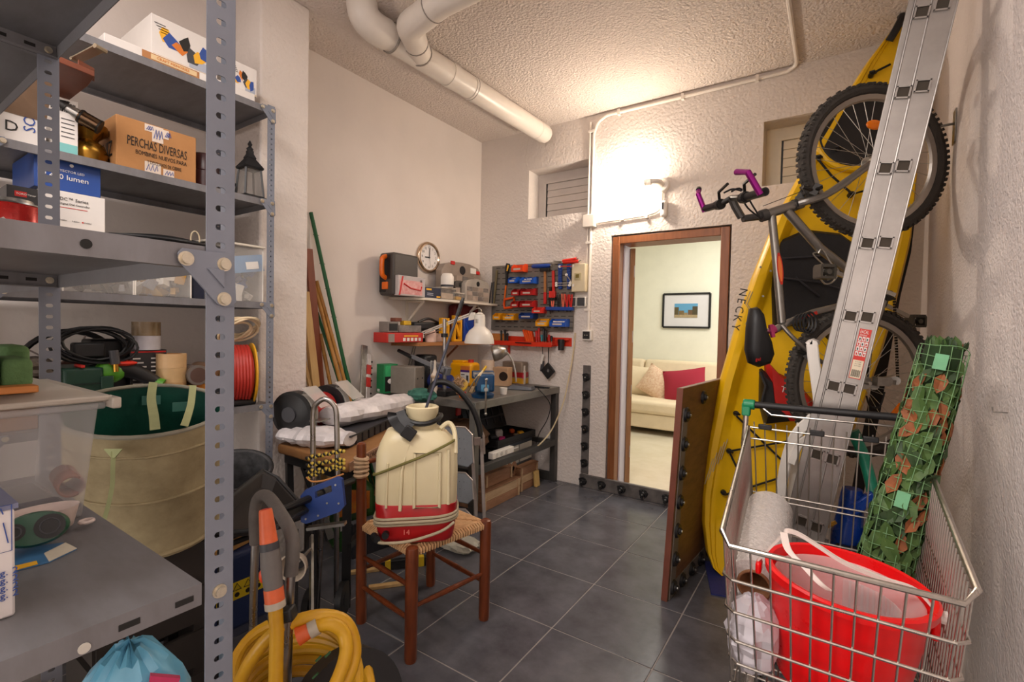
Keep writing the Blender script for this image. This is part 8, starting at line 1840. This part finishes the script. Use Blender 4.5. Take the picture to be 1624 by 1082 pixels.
# tools on the board
def PT(u,v,d=.02): return PP(*pk(u,v),d)
hs_=thing('hand_saw','orange handled pruning saw hanging at the left of the tool board','saw',PT(290,450))
build('grip',MB().tube([PT(300,150),PT(285,210),PT(280,285)],[.018,.022,.018],n=10),M_black,parent=hs_);build('grip_inlay',MB().beam(PT(300,170,.04),PT(285,250,.04),.012,.006,Y_),M_yp,parent=hs_)
build('sheath',MB().beam(PT(280,285),PT(276,435),.020,.012,Y_),M_black,parent=hs_)
fs=thing('fret_saw','orange bow handled saw hanging below the pruning saw on the tool board','saw',PT(310,660))
build('blade',MB().beam(PT(270,440,.012),PT(252,610,.012),.016,.004,Y_),M_oh,parent=fs)
build('handle',MB().tube([PT(250,625),PT(375,600),PT(385,690),PT(350,728),PT(250,738),PT(245,680)],.012,n=8,closed=True),mat('saw orange',(232,84,20),.4),parent=fs)
hm_=thing('claw_hammer','hammer with a wooden shaft and red grip hanging in the middle of the tool board','hammer',PT(785,450))
build('head',MB().beam(PT(722,238,.03),PT(850,230,.03),.030,.03,Y_),M_dark,parent=hm_,bevel=.004);build('shaft',MB().beam(PT(786,240,.03),PT(786,530,.03),.020,.016,Y_),mat('hammer shaft wood',(176,116,62),.5),parent=hm_,bevel=.003);build('grip',MB().beam(PT(786,530,.03),PT(786,685,.03),.024,.02,Y_),M_red,parent=hm_,bevel=.004)
pw=thing('pipe_wrench','red pipe wrench hanging right of the hammer on the tool board','wrench',PT(890,420))
build('shaft',MB().beam(PT(893,245),PT(900,520),.024,.016,Y_),mat('bright red enamel',(214,46,36),.35),parent=pw,bevel=.003);build('jaw',MB().box(PT(885,560),(.06,.03,.06)),mat('bright red enamel',(214,46,36),.35),parent=pw,bevel=.004);build('hook_jaw',MB().box(PT(862,490),(.02,.02,.04)).box(PT(895,615),(.05,.02,.03)),M_dark,parent=pw)
bh=thing('blue_tube_tool','blue tube handled tool lying along the top of the tool board','tool',PT(740,180))
build('grip',MB().tube([PT(615,190),PT(640,187),PT(835,180),PT(855,178)],[.012,.018,.018,.012],n=12),mat('blue grip',(24,64,150),.4),parent=bh);build('tip',MB().cyl(PT(855,178),PT(875,180),.008,n=8),M_steel,parent=bh)
bc_=thing('bolt_cutter','long red handled cutters lying across the top right of the tool board','cutters',PT(1080,130))
build('handle',MB().cyl(PT(1020,118,.04),PT(1200,90,.04),.014,n=8).cyl(PT(1030,133,.04),PT(1225,122,.04),.014,n=8),mat('bright red enamel',(214,46,36),.35),parent=bc_);build('blades',MB().beam(PT(885,145,.04),PT(1030,125,.04),.016,.012,Y_).beam(PT(900,120,.04),PT(1000,135,.04),.014,.012,Y_),M_steel,parent=bc_);build('handle_end',MB().cyl(PT(1200,90,.04),PT(1222,86,.04),.007,n=6).cyl(PT(1225,122,.04),PT(1258,112,.04),.007,n=6),M_steel,parent=bc_)
M_br=mat('blue spanner rack',(22,66,150),.4)
for u,lb in((985,'blue spanner rack on the tool board, the left of two'),(1100,'blue spanner rack on the tool board, the right of two')):
    t=thing('spanner_rack',lb,'rack',PT(u,320));build('strip',MB().beam(PT(u,160,.012),PT(u+4,490,.012),.034,.02,Y_),M_br,parent=t,bevel=.003)
    for i in range(9): build('notch',MB().beam(PT(u-20,190+32*i,.026),PT(u+22,175+32*i,.026),.006,.008,Y_),M_bluep,parent=t)
for i,(a,b,lb) in enumerate((((935,410),(1120,405),'upper of the two chrome spanners across the blue racks'),((935,440),(1110,435),'lower of the two chrome spanners across the blue racks'),((1068,298),(1165,440),'chrome spanner hanging at a slant across the right blue rack'),((980,190),(1165,185),'red handled spanner across the tops of the blue racks'))):
    t=thing('spanner',lb,'spanner',PT((a[0]+b[0])/2,(a[1]+b[1])/2,.04),group='spanners on the tool board');build('shaft',MB().beam(PT(*a,.036),PT(*b,.036),.007,.005,Y_),mat('bright red enamel',(214,46,36),.35) if i==3 else M_steel,parent=t);build('ring_end',MB().cyl(PT(*a,.040),PT(*a,.032),.012,n=12),M_steel,parent=t);build('open_end',MB().cyl(PT(*b,.040),PT(*b,.032),.013,n=12),M_steel,parent=t)
tr_=thing('tool_rail','blue tool rail holding pliers at the right of the tool board','rail',PT(980,750));build('rail',MB().beam(PT(810,745,.03),PT(1155,750,.03),.03,.05,Y_),M_br,parent=tr_,bevel=.003)
for i,(u,v0,v1,c1,lb) in enumerate(((855,600,820,M_dark,'black handled pliers hanging leftmost in the blue tool rail'),(885,640,800,mat('salmon grip',(226,110,84),.4),'salmon gripped cutters second in the blue tool rail'),(965,560,790,M_black,'black pliers in the middle of the blue tool rail'),(1025,550,780,mat('salmon grip',(226,110,84),.4),'salmon gripped pliers right of the black pliers in the blue tool rail'),(1075,560,790,M_red,'red handled pliers fourth along the blue tool rail'),(1125,560,790,M_red,'red handled pliers at the right end of the blue tool rail'))):
    t=thing('pliers',lb,'pliers',PT(u,v1),group='pliers in the blue tool rail')
    for s in(-1,1): build('handle',MB().tube([PT(u+s*16,v0,.035),PT(u+s*14,(v0+700)/2,.035),PT(u+s*3,735,.035)],.007,n=6),c1,parent=t)
    build('jaws',MB().tube([PT(u,730,.035),PT(u,760,.035),PT(u,v1,.035)],[.010,.010,.003],n=6),M_dark,parent=t)
single('folding_rule',MB().beam(PT(150,240,.012),PT(130,480,.012),.02,.01,Y_).beam(PT(130,480,.012),PT(105,690,.012),.02,.01,Y_),mat('olive rule',(122,110,80),.6),'folded olive measuring rule hanging at the left edge of the tool board','rule')
single('long_file',MB().cyl(PT(85,400,.02),PT(50,690,.02),.005,n=8).cyl(PT(110,390,.02),PT(88,690,.02),.006,n=8),M_dgrey,'pair of thin dark rods standing on the white shelf beside the tool board','rod')
# ================================================================ RED TOOL HOLDER
M_rt=mat('red tool holder',(216,52,24),.4,var=.03)
RY=BACK_Y-.001
def RT(u,v,d=0): return PY(770+u/7.726,500+v/7.726,RY-d)
rt_=thing('tool_holder','long red wall rack of small tools below the tool board','rack',RT(500,330))
a=RT(130,320);b=RT(880,330)
build('back_plate',MB().bb(a.x,RT(1060,270).x,RY-.006,RY,a.z-.02,RT(600,265).z),M_rt,parent=rt_,bevel=.002)
build('ledge',MB().bb(a.x,b.x,RY-.10,RY-.006,a.z-.025,a.z-.01),M_rt,parent=rt_,bevel=.003);build('front_lip',MB().bb(a.x,b.x,RY-.105,RY-.10,a.z-.03,a.z+.012),M_rt,parent=rt_,bevel=.002)
build('hook_row',MB().bb(RT(870,300,.03).x,RT(1020,300,.03).x,RY-.05,RY-.006,RT(900,305).z,RT(900,285).z),M_rt,parent=rt_,bevel=.002);build('end_bracket',MB().box(RT(280,410,.03),(.02,.03,.10)),M_rt,parent=rt_)
single('black_cup',MB().lathe([(.026,0),(.03,.095),(.026,.095),(.022,.004)],RT(925,430,.05),n=16,caps=False).cyl(RT(925,430,.05),RT(925,430,.05)+Z_*.004,.024,n=16),M_black,'black plastic cup hooked at the right of the red tool rack','cup')
hx=thing('hex_key_set','fan of orange hex key holders standing in the red tool rack','tool',RT(530,320,.06))
for i in range(4): build('holder',MB().beam(RT(470+30*i,180+6*i,.05),RT(515+24*i,330,.06),.020,.03,Y_),mat('vivid orange plastic',(240,84,16),.4),parent=hx,bevel=.003)
for i,(u,v0,cm,nm,lb) in enumerate(((190,190,M_black,'pliers','black pliers at the left end of the red tool rack'),(235,180,M_dark,'pliers','dark red gripped pliers second from the left in the red tool rack'),(265,220,M_black,'screwdriver','short black screwdriver third from the left in the red tool rack'),(620,190,M_red,'screwdriver','red and black screwdriver right of the orange hex keys'),(650,160,M_red,'screwdriver','tall red screwdriver in the red tool rack'),(685,240,mat('teal grip',(60,150,160),.4),'screwdriver','teal gripped screwdriver in the red tool rack'),(710,160,M_black,'screwdriver','tall black screwdriver in the red tool rack'),(735,180,M_dark,'screwdriver','dark screwdriver at the right of the tall black one'),(775,240,M_red,'knife','red handled knife near the right end of the red tool rack'),(805,255,M_black,'knife','black knife leaning at the right end of the red tool rack'))):
    t=thing(nm,lb,nm,RT(u,330,.06),group='tools in the red rack')
    build('grip',MB().tube([RT(u,v0,.06),RT(u+4,v0+10,.06),RT(u+4,(v0+320)/2,.06),RT(u+4,318,.06)],[.007,.012,.010,.010],n=8),cm,parent=t);build('blade',MB().cyl(RT(u+4,318,.06),RT(u+6,400,.06),.0035,n=6),M_steel,parent=t)
single('black_file',MB().beam(RT(370,335,.108),RT(560,345,.108),.02,.008),M_black,'black curved tool lying on the front of the red tool rack','tool')
t=thing('keyring_tag','white and grey key tag hanging on a cord from the red tool rack','tag',RT(690,690,.05));build('cord',MB().tube([RT(700,390,.05),RT(700,480,.05)],.003,n=5),M_black,parent=t);build('tag',MB().beam(RT(705,480,.05),RT(680,600,.05),.022,.008,Y_),M_whitep,parent=t,bevel=.002);build('fob',MB().beam(RT(705,560,.045),RT(685,690,.045),.03,.012,Y_),M_dgrey,parent=t,bevel=.003)
t=thing('black_square_gauge','black square gauge hanging by its corner from the red tool rack','gauge',RT(770,760,.05));build('cord',MB().tube([RT(780,385,.05),RT(772,490,.05),RT(770,610,.05)],.0025,n=5).tube([RT(768,385,.05),RT(768,610,.05)],.0025,n=5),M_black,parent=t)
build('plate',MB().prism([(0,-.075),(.072,0),(0,.075),(-.072,0)],RT(772,682,.04),X_,Z_,-Y_*.02),M_black,parent=t,bevel=.005);text('1',.03,M_pw,t,RT(766,682,.064),X_,Z_,align='CENTER')
build('label',MB().box(RT(768,680,.0615),(.03,.002,.03),Matrix.Rotation(.6,3,'Y')),M_dgrey,parent=t)
# ================================================================ LIVING ROOM
M_sofa=mat('cream sofa fabric',(232,214,182),.9,vs=10,var=.03,bump=.15,bs=60)
so=thing('sofa','cream corner sofa with a chaise seen through the doorway','sofa',(-1.6,6.6,.012))
fY=6.02
build('chaise_base',MB().bb(-2.75,-1.05,fY+.02,7.02,.09,.27),M_sofa,parent=so,bevel=.02,seg=3);build('chaise_cushion',MB().bb(-2.75,-1.04,fY,6.78,.271,.44),M_sofa,parent=so,bevel=.05,seg=4)
for x0,x1 in((-3.3,-2.28),(-2.27,-.95)): build('back_cushion',MB().hexa([V((x0,6.72,.42)),V((x1,6.72,.42)),V((x1,7.02,.42)),V((x0,7.02,.42)),V((x0,6.85,.93)),V((x1,6.85,.93)),V((x1,7.05,.90)),V((x0,7.05,.90))]),M_sofa,parent=so,bevel=.05,seg=4)
build('back_frame',MB().bb(-3.3,-.6,6.98,7.085,.09,.80),M_sofa,parent=so,bevel=.03);build('arm',MB().hexa([V((-1.03,6.2,.09)),V((-.62,6.2,.09)),V((-.62,7.0,.09)),V((-1.03,7.0,.09)),V((-1.03,6.3,.58)),V((-.62,6.25,.62)),V((-.62,7.0,.70)),V((-1.03,7.0,.66))]),M_sofa,parent=so,bevel=.06,seg=4)
for x,y in((-2.66,fY+.06),(-1.12,fY+.06),(-2.66,6.95),(-1.12,6.95)): build('leg',MB().bb(x-.04,x+.04,y-.03,y+.03,.012,.09),mat('orange sofa leg',(190,112,52),.5),parent=so,bevel=.003)
def cushion(label,c,w,h,cm,rz,ry,tilt=.25):
    m_=MB();n=12;M_=Matrix.Rotation(rz,3,'Z')@Matrix.Rotation(-tilt,3,'X')@Matrix.Rotation(ry,3,'Y')
    for s in(-1,1):
        def fn(u,v,s=s):
            x=(u-.5)*2;z=(v-.5)*2;b=((1-abs(x)**2.2)*(1-abs(z)**2.2));pin=1-.07*(1-abs(x))*abs(z)**2-.0
            return V(c)+M_@V((x*w/2*(1-.06*(1-z*z)),s*.075*max(0,b)**.6,z*h/2*(1-.06*(1-x*x))))
        m_.grid(n,n,fn)
    return single('cushion',m_,cm,label,'cushion',group='sofa cushions',smooth=60)
cushion('cream cushion at the left of the sofa',(-2.30,6.62,.63),.50,.42,M_sofa,.1,.05)
cushion('patterned beige cushion leaning against the maroon one',(-1.98,6.50,.62),.44,.40,mat('speckled beige fabric',(236,214,186),.9,vs=40,col2=(206,160,130)),.05,.5)
cushion('maroon red cushion on the right of the sofa',(-1.60,6.42,.64),.56,.42,mat('maroon fabric cushion',(160,36,56),.85,var=.04),-.1,-.18)
# picture
pc0=PY(1053,467,7.09);pc1=PY(1125,520,7.09)
pf=thing('framed_picture','framed picture with a wide white mount on the living room wall','picture',((pc0.x+pc1.x)/2,7.09,pc1.z))
for a,b in(((pc0.x,pc0.z),(pc1.x,pc0.z)),((pc0.x,pc1.z),(pc1.x,pc1.z)),((pc0.x,pc0.z),(pc0.x,pc1.z)),((pc1.x,pc0.z),(pc1.x,pc1.z))):
    build('frame_bar',MB().beam((a[0],7.085,a[1]),(b[0],7.085,b[1]),.028,.028,Y_),M_black,parent=pf)
build('mount',MB().bb(pc0.x,pc1.x,7.082,7.09,pc1.z,pc0.z),mat('white mount',(222,220,222),.6,var=.02),parent=pf)
cx,cz=(pc0.x+pc1.x)/2,(pc0.z+pc1.z)/2
build('print',MB().bb(cx-.16,cx+.16,7.079,7.082,cz-.10,cz+.10),mat('sky print',(96,160,200),.6,var=0),parent=pf)
for i,(x,w,h) in enumerate(((-.13,.06,.15),(-.06,.07,.10),(.0,.05,.07),(.06,.06,.11),(.125,.07,.16))): build('street_print',MB().bb(cx+x-w/2,cx+x+w/2,7.0775,7.079,cz-.10,cz-.10+h),mat('umber print %d'%i,((92,80,50),(120,100,66),(150,130,96),(110,84,60),(80,72,50))[i],.6,vs=30),parent=pf)
build('street_floor',MB().bb(cx-.16,cx+.16,7.077,7.0775,cz-.10,cz-.06),mat('sand print',(176,156,120),.6,vs=30),parent=pf)
